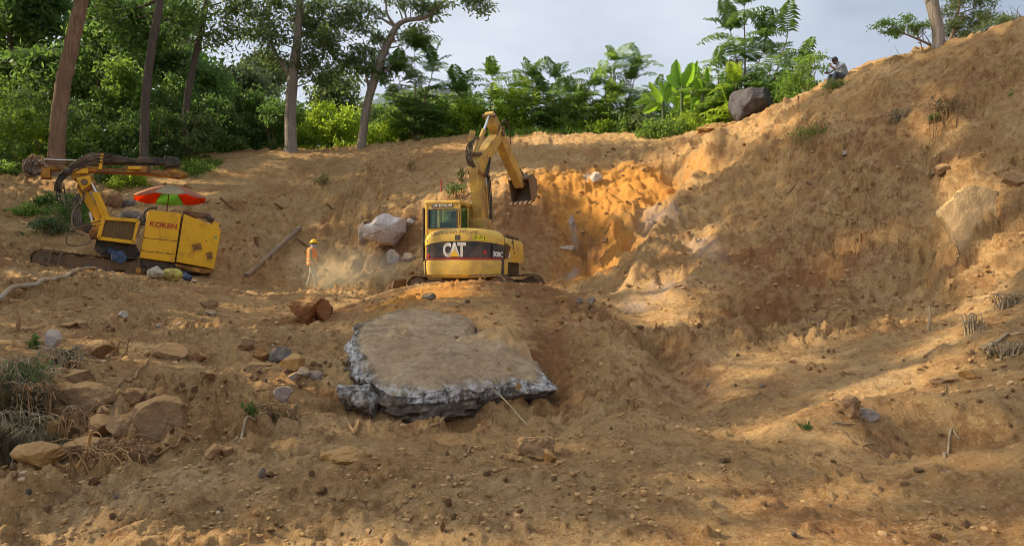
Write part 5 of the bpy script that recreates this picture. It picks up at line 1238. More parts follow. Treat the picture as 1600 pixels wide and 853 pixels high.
m = MB(); m.cyl(Q(337,371,-.03), Q(337,371,-.0), .045, 12); m.build('round_sticker', simple('faded_green', (.22,.32,.10), .6), rg)
text_on('lettering', 'KOKEN', .21, M_REDT, lambda x, y, o: Q(255.5, 352.5, -.006)+Vector((x, 0, y)), rg, .035, 1.05, R(-6))
# silencer and pipes on the sloping roof
m = MB(); m.cyl(Q(288,333,.5)+Vector((0,0,.02)), Q(322,336,.5), .10, 14); m.build('silencer', M_RUST, rg)
m = MB(); m.tube(spline([Q(320,337,.45), Q(326,334,.45), Q(331,340,.45), Q(329,346,.45)], 5), .07, 12); m.build('exhaust_elbow', M_STEEL, rg)
m = MB(); m.tube([Q(322,340,.2), Q(333,343,.2)], .05, 12); m.tube([Q(333,343,.2), Q(335,343.5,.2)], .062, 12); m.build('air_intake', M_BLACK, rg)
m = MB(); m.box(Q(338,350,.5), (.22, .5, .16), (0, R(22), 0), bev=.02); m.build('roof_box', M_RIGY, rg)
m = MB(); m.tube(spline([Q(228,345,.3), Q(225,334,.3), Q(233,325,.3), Q(246,324,.3)], 5), .03, 8); m.build('air_hose', M_BLACK, rg)
# cooler in its frame
m = MB(); m.add([Q(165,344,.02), Q(213,347,.02), Q(207,376,.02), Q(158,369,.02)]+[Q(165,344,.5), Q(213,347,.5), Q(207,376,.5), Q(158,369,.5)], [(0,1,2,3),(7,6,5,4),(0,4,5,1),(1,5,6,2),(2,6,7,3),(3,7,4,0)]); m.build('cooler_mesh', simple('mesh_brown', (.13,.09,.035), .8, scale=60, var=.5), rg)
for a, b in (((162,341),(216,345)),((216,345),(209,379)),((209,379),(154,372)),((154,372),(162,341))): m = MB(); bar(m, Q(*a,-.01), Q(*b,-.01), .07, .10); m.build('cooler_frame', M_RIGY, rg)
for k in range(9): m = MB(); bar(m, Q(165+k*5.2,345+k*.3,.012), Q(159+k*5.2,369+k*.75,.012), .008, .008); m.build('cooler_fin', M_RIGRUST, rg)
slab('cooler_housing', [(160,340),(216,344),(209,380),(153,373)], .12, 1.1, M_RIGRUST)
slab('control_block', [(148,352),(160,350),(156,374),(140,372),(138,362)], .1, .9, M_RIGRUST)
slab('control_block', [(140,345),(160,340),(158,352),(146,354)], .3, 1.0, M_RIGY)
m = MB(); m.cyl(Q(218,352,.0), Q(212,372,.0), .05, 10); m.build('filter_pipe', M_RUST, rg)
m = MB(); m.tube(spline([Q(214,350,.2), Q(216,340,.2), Q(219,337,.2)], 4), .015, 6); m.build('lift_hook', M_WHITE, rg)
slab('turntable', [(150,374),(212,381),(222,402),(215,410),(160,402),(146,388)], .35, 1.3, M_BLACK)
# jack leg
slab('jack_leg', [(213,418),(221,418),(219,431),(210,431)], .05, .25, M_RIGRUST); m = MB(); m.cyl(Q(218,400,.15), Q(216,420,.15), .06, 12); m.build('jack_ram', M_STEEL, rg)
# crawlers
cm = Matrix.Translation(Q(140,426,.1)) @ Matrix.Rotation(R(5.5), 4, 'Y')
RSHOE = MB(); RSHOE.box((0, 0, 0), (.14, .40, .02)); RSHOE.box((.04, 0, .022), (.018, .39, .03)); RSHOE = RSHOE.mesh('shoe', M_TRACK)
track(rg, cm, .20, 2.95, .27, .40, .15, M_STEEL, RSHOE); track(rg, cm, 1.75, 2.95, .27, .40, .15, M_STEEL, RSHOE)
m = MB(); bar(m, Q(58,409,-.05), Q(96,418,-.05), .07, .06); m.build('loose_step_bar', M_RUST, rg)
for x in (76, 92): m = MB(); bar(m, Q(x-2,417,-.04), Q(x+4,392,-.04), .05, .04); m.build('guard_bar', M_STEEL, rg)
# folded arm carrying the boom
slab('arm', [(150,345),(165,344),(133,292),(124,283),(117,288),(124,303)], .55, .85, M_RIGY, .02)
slab('arm', [(160,341),(172,340),(152,298),(143,300)], .30, .42, M_RIGY, .02)
m = MB(); m.cyl(Q(168,342,.36), Q(150,300,.36), .085, 14); m.build('lift_cylinder', M_RIGY, rg); m = MB(); m.cyl(Q(150,300,.36), Q(141,282,.36), .04, 12); m.build('piston_rod', M_CHROME, rg)
m = MB(); m.cyl(Q(139,330,.45), Q(145,352,.45), .035, 10); m.build('piston_rod', M_CHROME, rg)
slab('knuckle', [(107,268),(140,268),(148,282),(146,289),(128,300),(118,290),(122,282),(112,276)], .35, 1.05, M_RIGRUST, .03)
slab('knuckle_plate', [(118,276),(140,272),(143,285),(127,296)], .28, .345, M_RIGY, .01)
m = MB(); m.cyl(Q(131,283,.2), Q(131,283,1.15), .09, 14); m.build('pivot_pin', M_STEEL, rg)
slab('saddle', [(104,262),(137,261),(137,269),(108,270)], .3, 1.1, M_RIGY, .02)
m = MB(); m.cyl(Q(98,266,.2), Q(108,268,.2), .10, 14); m.build('swivel_motor', M_BLACK, rg)
# long boom: lower beam, guide rods, drifter head, sleeve at the right end
slab('boom_beam', [(62,262),(100,263),(230,270),(262,273),(284,276),(286,268),(262,264),(140,258),(62,256)], .45, .85, M_RIGRUST, .015)
slab('boom_beam_flange', [(150,262),(262,268),(262,270.5),(150,265)], .38, .44, M_RUST, .004)
slab('boom_shoe', [(61,256),(76,257),(76,276),(61,275)], .40, .90, M_RIGRUST, .02)
slab('motor_housing', [(196,257),(232,258),(232,268),(196,267)], .30, .44, M_RIGRUST, .01); slab('motor_cover', [(200,258),(222,258.5),(221,263.5),(199,263)], .24, .295, M_RIGY, .02)
for y0, y1, r in ((245,249,.035), (250,253,.03), (258,258,.028)): m = MB(); m.cyl(Q(66,y0,.6), Q(165,y1,.6), r, 10); m.build('guide_rod', M_STEEL, rg)
m = MB(); m.cyl(Q(66,245.5,.5), Q(120,247.5,.5), .018, 8); m.build('guide_rod', M_CHROME, rg)
slab('hose_bracket', [(157,237),(162,237.5),(158,263),(153,262)], .30, .5, M_RIGY, .01)
slab('power_pack', [(160,252),(200,251),(272,254),(271,244),(225,242),(190,247),(160,246)], .5, .95, M_BLACK, .03)
slab('power_pack_end', [(258,240),(281,243),(283,256),(259,257)], .45, .95, M_BLACK, .02)
m = MB()
for k, (x, r) in enumerate(((262,.13), (266,.14), (270,.155), (275,.155), (280,.14), (285,.12), (290,.09))):
    m.cyl(Q(x,265+k*.9,.62), Q(x+5,265.6+k*.9,.62), r*1.05, 18, r)
m.build('drill_sleeve', M_RIGRUST, rg, kind='stuff')
m = MB(); m.cyl(Q(258,264.5,.62), Q(294,271,.62), .075, 14); m.build('drill_rod', M_RUST, rg)
# drifter head: cluster of lumps
rs_ = random.Random(4)
m = MB()
for i in range(26):
    px, py = 35+rs_.random()*30, 241+rs_.random()*30
    if i < 12: m.box(Q(px, py, .35+rs_.random()*.5), (rs_.uniform(.10, .24), rs_.uniform(.1, .3), rs_.uniform(.08, .2)), (0, rs_.uniform(-.5, .5), 0), bev=.015)
    else: a = rs_.uniform(-.3, .3); m.cyl(Q(px, py, .3+rs_.random()*.4), Q(px+rs_.uniform(5, 11), py+rs_.uniform(-6, 6), .3+rs_.random()*.4), rs_.uniform(.03, .07), 10)
m.box(Q(50,256,.65), (.55, .4, .36), bev=.03); m.cyl(Q(30,256,.6), Q(66,258,.6), .10, 14)
m.build('drifter_head', simple('greasy_drifter', (.20,.14,.105), .7, .1, var=.4, scale=10, dirt=(.34,.23,.15), dirt_amt=.6, bump=.02), rg, kind='stuff')
for i in range(3): m = MB(); m.tube(spline([Q(40+i*6,248,.3), Q(36+i*5,262+i*3,.2), Q(48+i*6,272,.3)], 5), .02, 6); m.build('hydraulic_hose', M_BLACK, rg)
# hoses
def hose(pts, r, mat=None, dy=None):
    m = MB(); m.tube(spline([Q(*p) for p in pts], 7), r, 6); m.build('hydraulic_hose', mat or M_BLACK, rg)
M_HOSE2 = simple('dusty_hose', (.17, .13, .10), .7, var=.3)
for i in range(10):
    o = i*1.6; d = .30+.05*(i % 3); mt = M_HOSE2 if i % 3 == 1 else M_BLACK
    hose([(272, 243+o*.55+rs_.uniform(-1,1), .62), (225, 246+o*.5, .60), (190, 241+o*.6, .50), (160, 237+o*.95, d), (140, 238+o*1.2, d), (122, 247+o*1.1, d), (108, 258+o*.9, d-.05), (96, 268+o, d-.1), (86+o*.5, 284+o*.6, d-.1), (84+o*.8, 296+o*.3, d)], .021, mt)
for i in range(4): hose([(86+i*4, 290, .2+.04*i), (90+i*5, 312+i*3, .2), (104+i*3, 316+i*4, .25), (116+i*2, 308, .3), (122, 300, .4)], .018, M_HOSE2 if i == 2 else M_BLACK)
for i in range(9):
    o = i*1.5; mt = M_HOSE2 if i % 2 else M_BLACK
    hose([(128+o*.3, 300, .35), (124-o*.4+6, 312, .25+.03*i), (114+o*1.0, 335+o*.3, .2), (120+o*.9, 352-o*.1, .2), (134+o*.6, 362-o*.8, .25), (152, 366-o*1.1, .3)], .018, mt)
hose([(150,352,.1), (120,356,.05), (106,366,.05), (104,380,.05), (118,384,.05), (136,381,.05), (146,370,.1)], .016, M_BLACK)
hose([(134,306,.1), (116,326,.05), (112,345,.05), (118,362,.05), (132,368,.1)], .022, M_HOSE2)
hose([(165,342,.1), (140,350,.0), (120,357,.0), (112,362,.05)], .018)

# cloth, sacks, parasol, poles: things of their own
def lump(name, c, r, mat, seed, label, cat, squash=.7, rough=.35, sub=4, group=None, par=None):
    bm = bmesh.new(); bmesh.ops.create_icosphere(bm, subdivisions=sub, radius=1)
    V = np.array([v.co[:] for v in bm.verts]); d = 1+rough*fbm(V[:, 0]*1.6+seed, V[:, 1]*1.6, V[:, 2]*1.6, 3)+.10*(1-np.abs(fbm(V[:, 0]*5+seed, V[:, 1]*5, V[:, 2]*5, 2)))
    for v, k in zip(bm.verts, d): v.co = Vector((v.co.x*r[0]*k, v.co.y*r[1]*k, v.co.z*r[2]*k))
    me = bpy.data.meshes.new(name); bm.to_mesh(me); bm.free(); me.materials.append(mat)
    for p in me.polygons: p.use_smooth = True
    return link(name, me, None, c, label=label, cat=cat, group=group)
def drape(name, pts, mat, label, cat, thick=.02, rough=.04, seed=0):
    """cloth hung over given 3-D rows of points"""
    rows = [spline(r, 6) for r in pts]; m = len(rows[0]); cols = [spline([row[j] for row in rows], 6) for j in range(m)]; n = len(cols[0])
    V = np.array([[tuple(c) for c in col] for col in cols]).reshape(-1, 3); o = V[0].copy(); V = V-o
    V += (rough*np.stack([fbm(V[:, 0]*6+seed+9*k, V[:, 1]*6, V[:, 2]*6, 3) for k in range(3)], 1)); i = np.arange(m*n).reshape(m, n)
    me = np_mesh(name, V, np.c_[i[:-1, :-1].ravel(), i[1:, :-1].ravel(), i[1:, 1:].ravel(), i[:-1, 1:].ravel()], mat)
    ob = link(name, me, None, tuple(o), label=label, cat=cat); md = ob.modifiers.new('thick', 'SOLIDIFY'); md.thickness = thick; return ob
drape('blue_cloth', [[q(165,388,.35), q(172,386,.2), q(180,389,.12)], [q(168,394,.2), q(180,398,-.05), q(196,398,-.06)], [q(176,402,-.1), q(186,408,-.12), q(198,404,-.1)], [q(180,410,-.13), q(190,414,-.14), q(197,411,-.12)]], M_JEANS, 'blue denim cloth hanging over the top of the drill rig track', 'cloth', .03, .06)
M_SACKW = simple('white_sack', (.50, .48, .42), .7, var=.25, dirt=DUST, dirt_amt=.5, bump=.02); M_SACKY = simple('yellow_sack', (.46, .42, .06), .6, var=.25, dirt=DUST, dirt_amt=.45, bump=.02)
def on_ground(px, py, lo=1.5, dz=0.0): v = hit(px, py, lo); v.z += dz; return v
lump('sack', on_ground(243,432,12,.08), (.20,.15,.12), M_SACKW, 3, 'pale crumpled sack on the soil right of the jack leg', 'sack')
lump('sack', on_ground(266,437,12,.12), (.24,.18,.17), M_SACKY, 5, 'dull yellow crumpled sack under the drill rig housing', 'sack')
lump('sack', on_ground(289,437,12,.05), (.15,.12,.10), simple('blue_sack', (.05,.07,.13), .6, var=.3, bump=.02), 8, 'small dark blue crumpled bag right of the yellow sack', 'bag')
lump('paper_scrap', on_ground(302,441,12,.02), (.10,.08,.03), M_SACKW, 9, 'flat white scrap of paper on the soil below the drill rig', 'scrap')

# parasol
def cloth_mat(name, col, tcol, tr=.5):
    m, nt, b = nmat(name); out = nt.nodes['Material Output']; f = noise_node(nt, pos_coord(nt), 5, 5, .6); c = ramp(nt, f, [(.35, tuple(x*.8 for x in col)), (.65, col)])
    nt.links.new(c, b.inputs['Base Color']); b.inputs['Roughness'].default_value = .8; t = nt.nodes.new('ShaderNodeBsdfTranslucent'); t.inputs[0].default_value = (*tcol, 1)
    mx = nt.nodes.new('ShaderNodeMixShader'); mx.inputs[0].default_value = tr; nt.links.new(b.outputs[0], mx.inputs[1]); nt.links.new(t.outputs[0], mx.inputs[2]); nt.links.new(mx.outputs[0], out.inputs['Surface']); return m
PO = cloth_mat('parasol_orange', (.85, .12, .02), (.95, .16, .02), .6); PG = cloth_mat('parasol_green', (.30, .50, .15), (.45, .75, .22), .6); PW = cloth_mat('parasol_cream', (.62, .56, .38), (.7, .62, .4), .5); PK = cloth_mat('parasol_glare_pink', (.62, .34, .22), (.8, .25, .12), .5)  # pale pink of the near panels has sun glare put into its colour
pc = q(268, 285, .9); par = empty('parasol', q(262, 330, .9), label='orange, green and cream parasol open above the drill rig housing', cat='parasol'); pc = pc-par.location
PT = Matrix.Translation(pc) @ Euler((R(-4), R(-2), 0)).to_matrix().to_4x4()
def dome(a, t): r = 1.09*t; return Vector((r*math.cos(a), r*math.sin(a), -.40*t**1.6))
for k in range(8):
    a0, a1 = math.pi*2*(k-.5)/8+R(27), math.pi*2*(k+.5)/8+R(27); V = []; n, mm_ = 7, 7
    for j in range(mm_+1):
        t = j/mm_
        for i in range(n+1):
            f = i/n; p = dome(a0, t).lerp(dome(a1, t), f); p.z -= .045*math.sin(math.pi*f)*t; p = p*1.0; V.append(PT @ p)
    for i in range(n+1): f = i/n; p = dome(a0, 1).lerp(dome(a1, 1), f); p.z -= .03+.045*math.sin(math.pi*f); V.append(PT @ (p*1.0))
    m = MB(); m.add(V, [(j*(n+1)+i, j*(n+1)+i+1, (j+1)*(n+1)+i+1, (j+1)*(n+1)+i) for j in range(mm_+1) for i in range(n)], True)
    near = math.sin((a0+a1)/2) < -.2
    col = {0: PO, 1: PO, 2: PG, 3: PO, 4: PK, 5: PK, 6: PW, 7: PK}[k]
    ob = m.build('canopy_panel', col, par); md = ob.modifiers.new('s', 'SOLIDIFY'); md.thickness = .003
for k in range(8):
    a = math.pi*2*(k-.5)/8+R(27); m = MB(); m.tube([PT @ (dome(a, t)+Vector((0, 0, -.02))) for t in (0, .35, .7, 1.0)], .007, 5); m.build('rib', M_STEEL, par)
m = MB(); m.cyl(PT @ Vector((0, 0, .06)), Vector((0, 0, -.1)), .017, 10); m.build('pole', M_STEEL, par); m = MB(); m.ball(PT @ Vector((0, 0, .05)), .03); m.build('finial', M_WHITE, par)

M_PIPE = simple('old_pipe', (.22, .17, .14), .65, .2, var=.3, scale=8, dirt=(.32, .22, .13), dirt_amt=.6)
def rod(name, a, b, r, mat, label, cat, n=12, ring=True, group=None):
    a, b = Vector(a), Vector(b); mb = MB(); d = (b-a)
    mb.cyl((0, 0, 0), d, r, n)
    if ring: mb.cyl(d*.93, d*1.0, r*1.25, n); mb.cyl(d*.985, d*1.003, r*.7, n)
    return link(name, mb.mesh(name, mat), None, a, label=label, cat=cat, group=group)
a = on_ground(385, 434, 12); b_ = on_ground(468, 362, 12); a.z += .06; b_.z += .12
rod('steel_pipe', a, b_, .085, M_PIPE, 'long grey brown pipe lying up the slope left of the worker', 'pipe')
def stub(px0, py0, px1, py1, r, label):
    a = on_ground(px0, py0, 12); b = at(px1, py1, a.y-.25); d = (b-a).normalized(); rod('drill_rod_stub', a-d*.1, b, r, M_RUST, label, 'rod', 10, True, 'rods stuck in the bank')
stub(481, 386, 464, 373, .05, 'dark rod sticking out of the bank directly behind the worker')
stub(364, 329, 344, 309, .05, 'longest dark rod sticking out of the bank right of the parasol')
stub(441, 326, 429, 318, .05, 'short dark rod stub in the bank above the long pipe')
stub(518, 326, 511, 319, .04, 'small dark rod stub furthest right in the bank')
a = on_ground(689, 300, 12); rod('marker_rod', a, at(690, 281, a.y), .025, M_RED, 'thin red tipped rod upright on the bank left of the boom', 'rod', 6, False)
rod('marker_rod', on_ground(402, 385, 12), on_ground(400, 380, 12)+Vector((0, -.05, .15)), .08, M_RUST, 'rusty stub in the bank between the drill rig and the long pipe', 'rod', 10)
# water hose on the ground
def ground_path(pts, lift, n=8, lo=1.5):
    base = [hit(px, py, lo) for px, py in pts]; s = spline(base, n)
    return [Vector((p.x, p.y, Hs(p.x, p.y)+lift)) for p in s]
def ground_tube(name, pts, r, mat, label, cat, lift=None, taper=0.0, n=8, lo=1.5, group=None, smoothz=True, sides=8, smoothn=2):
    P = ground_path(pts, r*.6 if lift is None else lift, n, lo)
    if smoothz:
        for _ in range(smoothn): P = [P[0]]+[Vector((P[i].x, P[i].y, max(P[i].z, (P[i-1].z+P[i].z*2+P[i+1].z)/4))) for i in range(1, len(P)-1)]+[P[-1]]
    o = P[0].copy(); mb = MB(); N = len(P); mb.tube([p-o for p in P], [r*(1-taper*i/(N-1))*(1+(rnd.uniform(-.15, .15) if taper else 0)) for i in range(N)], sides)
    return link(name, mb.mesh(name, mat), None, o, label=label, cat=cat, group=group)
M_HOSEG = simple('grey_hose', (.36, .33, .27), .6, var=.15, dirt=DUST, dirt_amt=.5)
def water_hose():
    P = ground_path([(-60,486),(0,472),(40,462),(68,452),(90,437),(110,429),(135,424),(165,422),(200,424),(213,427)], 0, 14)
    for _ in range(160): P = [P[0]]+[(P[i-1]+P[i]*2+P[i+1])/4 for i in range(1, len(P)-1)]+[P[-1]]
    z = [max(Hs(p.x+dx, p.y+dy) for dx in (-.1, 0, .1) for dy in (-.1, .1))+.03 for p in P]
    for _ in range(12): z = [z[0]]+[max(z[i], (z[i-1]+2*z[i]+z[i+1])/4) for i in range(1, len(z)-1)]+[z[-1]]
    for _ in range(6): z = [z[0]]+[(z[i-1]+2*z[i]+z[i+1])/4 for i in range(1, len(z)-1)]+[z[-1]]
    o = P[0].copy(); mb = MB(); mb.tube([Vector((p.x, p.y, zz))-o for p, zz in zip(P, z)], .045, 9)
    link('water_hose', mb.mesh('water_hose', M_HOSEG), None, o, label='pale grey hose curving over the soil from the drill rig to the left edge', cat='hose')
water_hose()
# ------------------------------------------------------------------ rocks
def rock_mat(name, c1, c2, dust, damt=.5, bump=.03, scale=3.0):
    m, nt, b = nmat(name); v = pos_coord(nt); L = nt.links
    a = noise_node(nt, v, scale, 8, .7, .5); f = noise_node(nt, v, scale*9, 6, .7)
    c = ramp(nt, a, [(.32, c1), (.66, c2)]); c = mixn(nt, ramp(nt, f, [(.5, (0, 0, 0)), (.75, (.5, .5, .5))]), c, tuple(x*.55 for x in c1))
    g = nt.nodes.new('ShaderNodeNewGeometry'); s = nt.nodes.new('ShaderNodeSeparateXYZ'); L.new(g.outputs['Normal'], s.inputs[0])
    k = nt.nodes.new('ShaderNodeMath'); k.operation = 'MULTIPLY_ADD'; L.new(a, k.inputs[0]); k.inputs[1].default_value = .9; L.new(s.outputs['Z'], k.inputs[2])
    mk = step(nt, k.outputs[0], 1.12-damt*.5, 1.38-damt*.5, .9); c = mixn(nt, mk, c, dust)   # dust lies on faces that look up
    L.new(c, b.inputs['Base Color']); b.inputs['Roughness'].default_value = .9; b.inputs['Specular IOR Level'].default_value = .25
    h = mixn(nt, .4, a, f); L.new(bumpn(nt, h, bump*2, 1), b.inputs['Normal']); return m
SOILC = (.48, .285, .12)
RK_TAN = rock_mat('rock_tan', (.23, .13, .065), (.40, .26, .14), SOILC, .35)
RK_BROWN = rock_mat('rock_brown', (.20, .105, .05), (.34, .19, .095), SOILC, .5)
RK_GREY = rock_mat('rock_grey', (.13, .11, .10), (.28, .25, .22), SOILC, .3)
RK_DARK = rock_mat('rock_dark', (.045, .042, .048), (.13, .12, .135), (.2, .17, .15), .05)
RK_PALE = rock_mat('rock_pale', (.26, .20, .17), (.44, .37, .33), (.46, .31, .17), .35)
RK_WHITE = rock_mat('rock_white', (.42, .36, .31), (.62, .57, .52), (.5, .36, .2), .2)
RK_CLAY = rock_mat('clay_block', (.22, .085, .03), (.34, .15, .06), (.50, .28, .11), .35, .05, 4)
RK_OCHRE = rock_mat('rock_ochre', (.30, .15, .045), (.46, .26, .09), SOILC, .3)
def rock_verts(seed, planes=9, sub=3, rough=.05, rr=None):
    r = np.random.RandomState(seed); bm = bmesh.new(); bmesh.ops.create_icosphere(bm, subdivisions=sub, radius=1)
    V = np.array([v.co[:] for v in bm.verts]); F = [tuple(v.index for v in f.verts) for f in bm.faces]; bm.free()
    for _ in range(planes):
        n = r.normal(size=3); n /= np.linalg.norm(n); d = r.uniform(.50, .82); k = V@n-d; V = V-np.outer(np.clip(k, 0, None), n)
    V = V*(1+rough*fbm(V[:, 0]*2.5+seed, V[:, 1]*2.5, V[:, 2]*2.5, 3))[:, None]
    if sub > 3: V = V*(1+rough*.35*fbm(V[:, 0]*11+seed, V[:, 1]*11, V[:, 2]*11, 3))[:, None]
    return V, F
def rock_mesh(name, seed, mat, planes=9, sub=3, rough=.05, size=(1, 1, 1), smooth=False):
    V, F = rock_verts(seed, planes, sub, rough); me = np_mesh(name, V*np.array(size), F, mat, smooth); return me
RKM = {}
def rock(px, py, w, h, mat, label, seed=None, lo=1.5, sink=.25, depth=1.0, rot=None, name='rock', cat='rock', sub=4, planes=9, group=None, rough=.07, Y=None):
    """rock of w x h photo pixels whose foot is seen at (px,py)"""
    v = hit(px, py, lo) if Y is None else G(px, py, Y); s = v.y/FPX; seed = seed or int(px*3+py)
    sx, sz = w*s/2*1.12, h*s/2*1.25; me = rock_mesh(name, seed, mat, planes, sub, rough, (sx, (sx+sz)/2*depth, sz))
    v = v+Vector((0, (sx+sz)/2*depth*.5, sz*(1-sink*2)*.8)); v.z = max(v.z, v.z)
    return link(name, me, None, v, (0, 0, rnd.uniform(-.3, .3) if rot is None else rot), label=label, cat=cat, group=group)
rock(478,505,62,46,RK_CLAY,'red brown block of clay with a flat top below the worker',11,sink=.15,planes=5,name='clay_block',cat='clay block',rough=.09)
rock(505,500,34,40,RK_CLAY,'smaller crumbling clay lump against the right side of the red brown block',12,sink=.25,name='clay_block',cat='clay block')
rock(1184,190,68,58,RK_DARK,'big dark grey boulder standing on the crest under the tallest feathery shrub',21,15,sink=.15,name='boulder',cat='boulder',planes=7,Y=27.6)
rock(1118,202,46,20,RK_OCHRE,'low orange lump of earth left of the dark crest boulder',22,15,name='earth_lump',cat='earth lump',Y=28.5,rough=.2)
rock(240,690,84,62,RK_TAN,'large angular tan boulder with an orange broken face at lower left',35,sink=.1,planes=7,name='boulder',cat='boulder',sub=5)
rock(148,560,42,30,RK_BROWN,'dark brown rock in a hollow with roots beside it at left',36,sink=.2)
rock(432,566,36,24,RK_GREY,'grey angular rock, left one of the stones beside the big boulder',37,sink=.1)
rock(455,580,40,26,RK_OCHRE,'yellowish wedge shaped rock right of the grey angular one',38,sink=.1)
rock(405,560,28,22,RK_CLAY,'red brown clay lump left of the grey angular rock',39,sink=.2)
rock(400,578,40,14,RK_TAN,'flat tan stone under the red brown clay lump',40)
rock(438,628,32,24,RK_PALE,'pale stone above the tangle of roots left of the big boulder',41,sink=.1)
rock(472,585,20,14,RK_PALE,'small pale stone in the rubble left of the big boulder',42)
rock(462,592,24,14,RK_GREY,'rounded grey stone at the bottom of the rubble left of the big boulder',43)
rock(490,592,22,16,RK_PALE,'pinkish stone at the right end of the rubble left of the big boulder',44)
rock(125,650,80,52,RK_TAN,'broad flat topped tan rock in the pile at lower left',45,sink=.15,sub=4)
rock(112,600,50,32,RK_TAN,'tan rock below the dark brown one at left',46,sink=.25)
rock(85,600,60,28,RK_BROWN,'long brown rock half covered by brushwood at left',47)
rock(100,625,46,30,RK_OCHRE,'ochre rock edge sticking out of the brushwood pile',48)
rock(185,690,50,44,RK_TAN,'tan rock wedged left of the large angular boulder',49,sink=.1)
rock(150,680,60,34,RK_BROWN,'brown rock in the middle of the pile at lower left',50)
rock(85,690,60,46,RK_OCHRE,'ochre brown rock beside the dark grass clump',51)
rock(205,625,34,20,RK_BROWN,'brown stone under the arching root at lower left',52)
rock(45,725,80,34,RK_OCHRE,'smooth ochre rock at the lower left edge',53)
rock(110,715,90,30,RK_TAN,'flat tan slab at the bottom left, in front of the pile',54)
rock(100,670,26,20,RK_PALE,'rounded pale stone in the pile at lower left',55)
rock(210,720,40,26,RK_TAN,'tan stone in front of the large angular boulder',56)
rock(190,497,15,10,RK_WHITE,'small white stone on the bare soil left of centre',57,sink=.1)
rock(104,512,26,9,RK_BROWN,'thin flat brown stone on the soil at left',58)
rock(124,512,22,12,RK_TAN,'flat tan stone just right of the thin brown one',59)
rock(247,512,13,9,RK_PALE,'small pale stone alone on the soil left of centre',60)
rock(306,562,30,18,RK_BROWN,'brown stone left of the rubble in the middle distance',61)
rock(258,560,54,30,RK_TAN,'low soil covered rock left of centre',62,sink=.35)
rock(322,590,24,14,RK_BROWN,'wedge shaped brown stone on the soil below the low rock',63)
rock(380,546,34,20,RK_TAN,'tan rock left of the red brown clay lump',64)
rock(325,480,26,16,RK_TAN,'small tan rock on the soil in front of the drill rig',65)
rock(328,492,18,10,RK_PALE,'pale flat stone below the small tan rock',66)
rock(75,545,24,34,RK_WHITE,'whitish crumbling stone at the top of the brushwood at left',67)
rock(838,716,58,40,RK_TAN,'lumpy tan rock at the bottom just right of centre',68,sink=.2,rough=.14)
rock(858,722,22,20,RK_OCHRE,'yellow ochre clod in front of the lumpy tan rock',69)
rock(330,718,30,24,RK_BROWN,'round brown stone near the bottom, left one of two',70)
rock(350,712,22,18,RK_BROWN,'round brown stone near the bottom, right one of two',71)
rock(540,722,72,26,RK_OCHRE,'long low ochre lump of earth below the big boulder',72,rough=.12)
rock(876,471,22,10,RK_OCHRE,'flat yellowish stone right of the excavator track',73)
rock(925,478,16,16,RK_PALE,'pale stone at the head of the gully right of the mound',74,sink=.1)
rock(905,474,14,10,RK_GREY,'small grey stone between two others right of the excavator',75)
rock(1476,274,26,16,RK_TAN,'tan stone lodged high in the right bank',76,lo=8)
rock(1592,288,34,26,RK_TAN,'brown stone at the right edge high in the bank',77,lo=8)
rock(1322,243,12,8,RK_PALE,'small flat stone on the upper right slope',78,lo=8)
rock(1334,650,34,32,RK_TAN,'rounded clod of earth on the lower right bank',79,rough=.16,sink=.2)
rock(1360,655,30,18,RK_PALE,'pale lump beside the rounded clod at lower right',80)
rock(1478,600,36,16,RK_TAN,'flat stone among clods on the lit right bank',81)
rock(1520,595,30,20,RK_OCHRE,'yellow clod on the lit right bank',82)
rock(1325,585,16,10,RK_TAN,'small stone on the right bank above the rounded clod',83)
rock(930,288,22,20,RK_WHITE,'white broken rock set in the orange face',84,lo=12,sink=.15)
rock(888,392,22,9,RK_WHITE,'white flat stone at the foot of the orange face',85,lo=12,sink=.1)
rock(893,352,10,18,RK_PALE,'narrow pale stone in the red clay left of the orange face',86,lo=12)
rock(200,352,64,34,RK_GREY,'broad grey rock slab behind the drill rig arm',87,lo=24,sink=.15,planes=6)
rock(185,322,42,22,RK_GREY,'smaller grey rock just above the broad slab behind the rig',88,lo=24)
rock(168,322,30,30,RK_BROWN,'brown boulder left of the grey rocks behind the rig',89,lo=24)
rock(1265,578,10,9,RK_BROWN,'dark red pebble on the yellow ridge at right',90)
rock(1240,568,12,8,RK_BROWN,'dark pebble just left of another on the yellow ridge at right',91)
rock(745,545,14,12,RK_BROWN,'small stone tucked into the notch of the big boulder',92)
rock(700,398,12,8,RK_TAN,'small stone on the bank left of the excavator',93,lo=20)
rock(640,352,14,12,RK_WHITE,'small white stone above the pale rock in the bank',94,lo=20)
rock(572,350,16,9,RK_TAN,'tan stone at the upper left of the pale rock in the bank',95,lo=20)
rock(1005,268,9,7,RK_TAN,'small stone on the ledge above the orange face',96,lo=15)
rock(985,233,8,6,RK_TAN,'small round stone near the crest above the orange face',97,lo=15)
rock(670,468,20,12,RK_GREY,'small grey stone on the orange spoil in front of the left track end',98,lo=8)
rock(640,650,14,9,RK_PALE,'small square pale stone under the front of the big boulder',99)

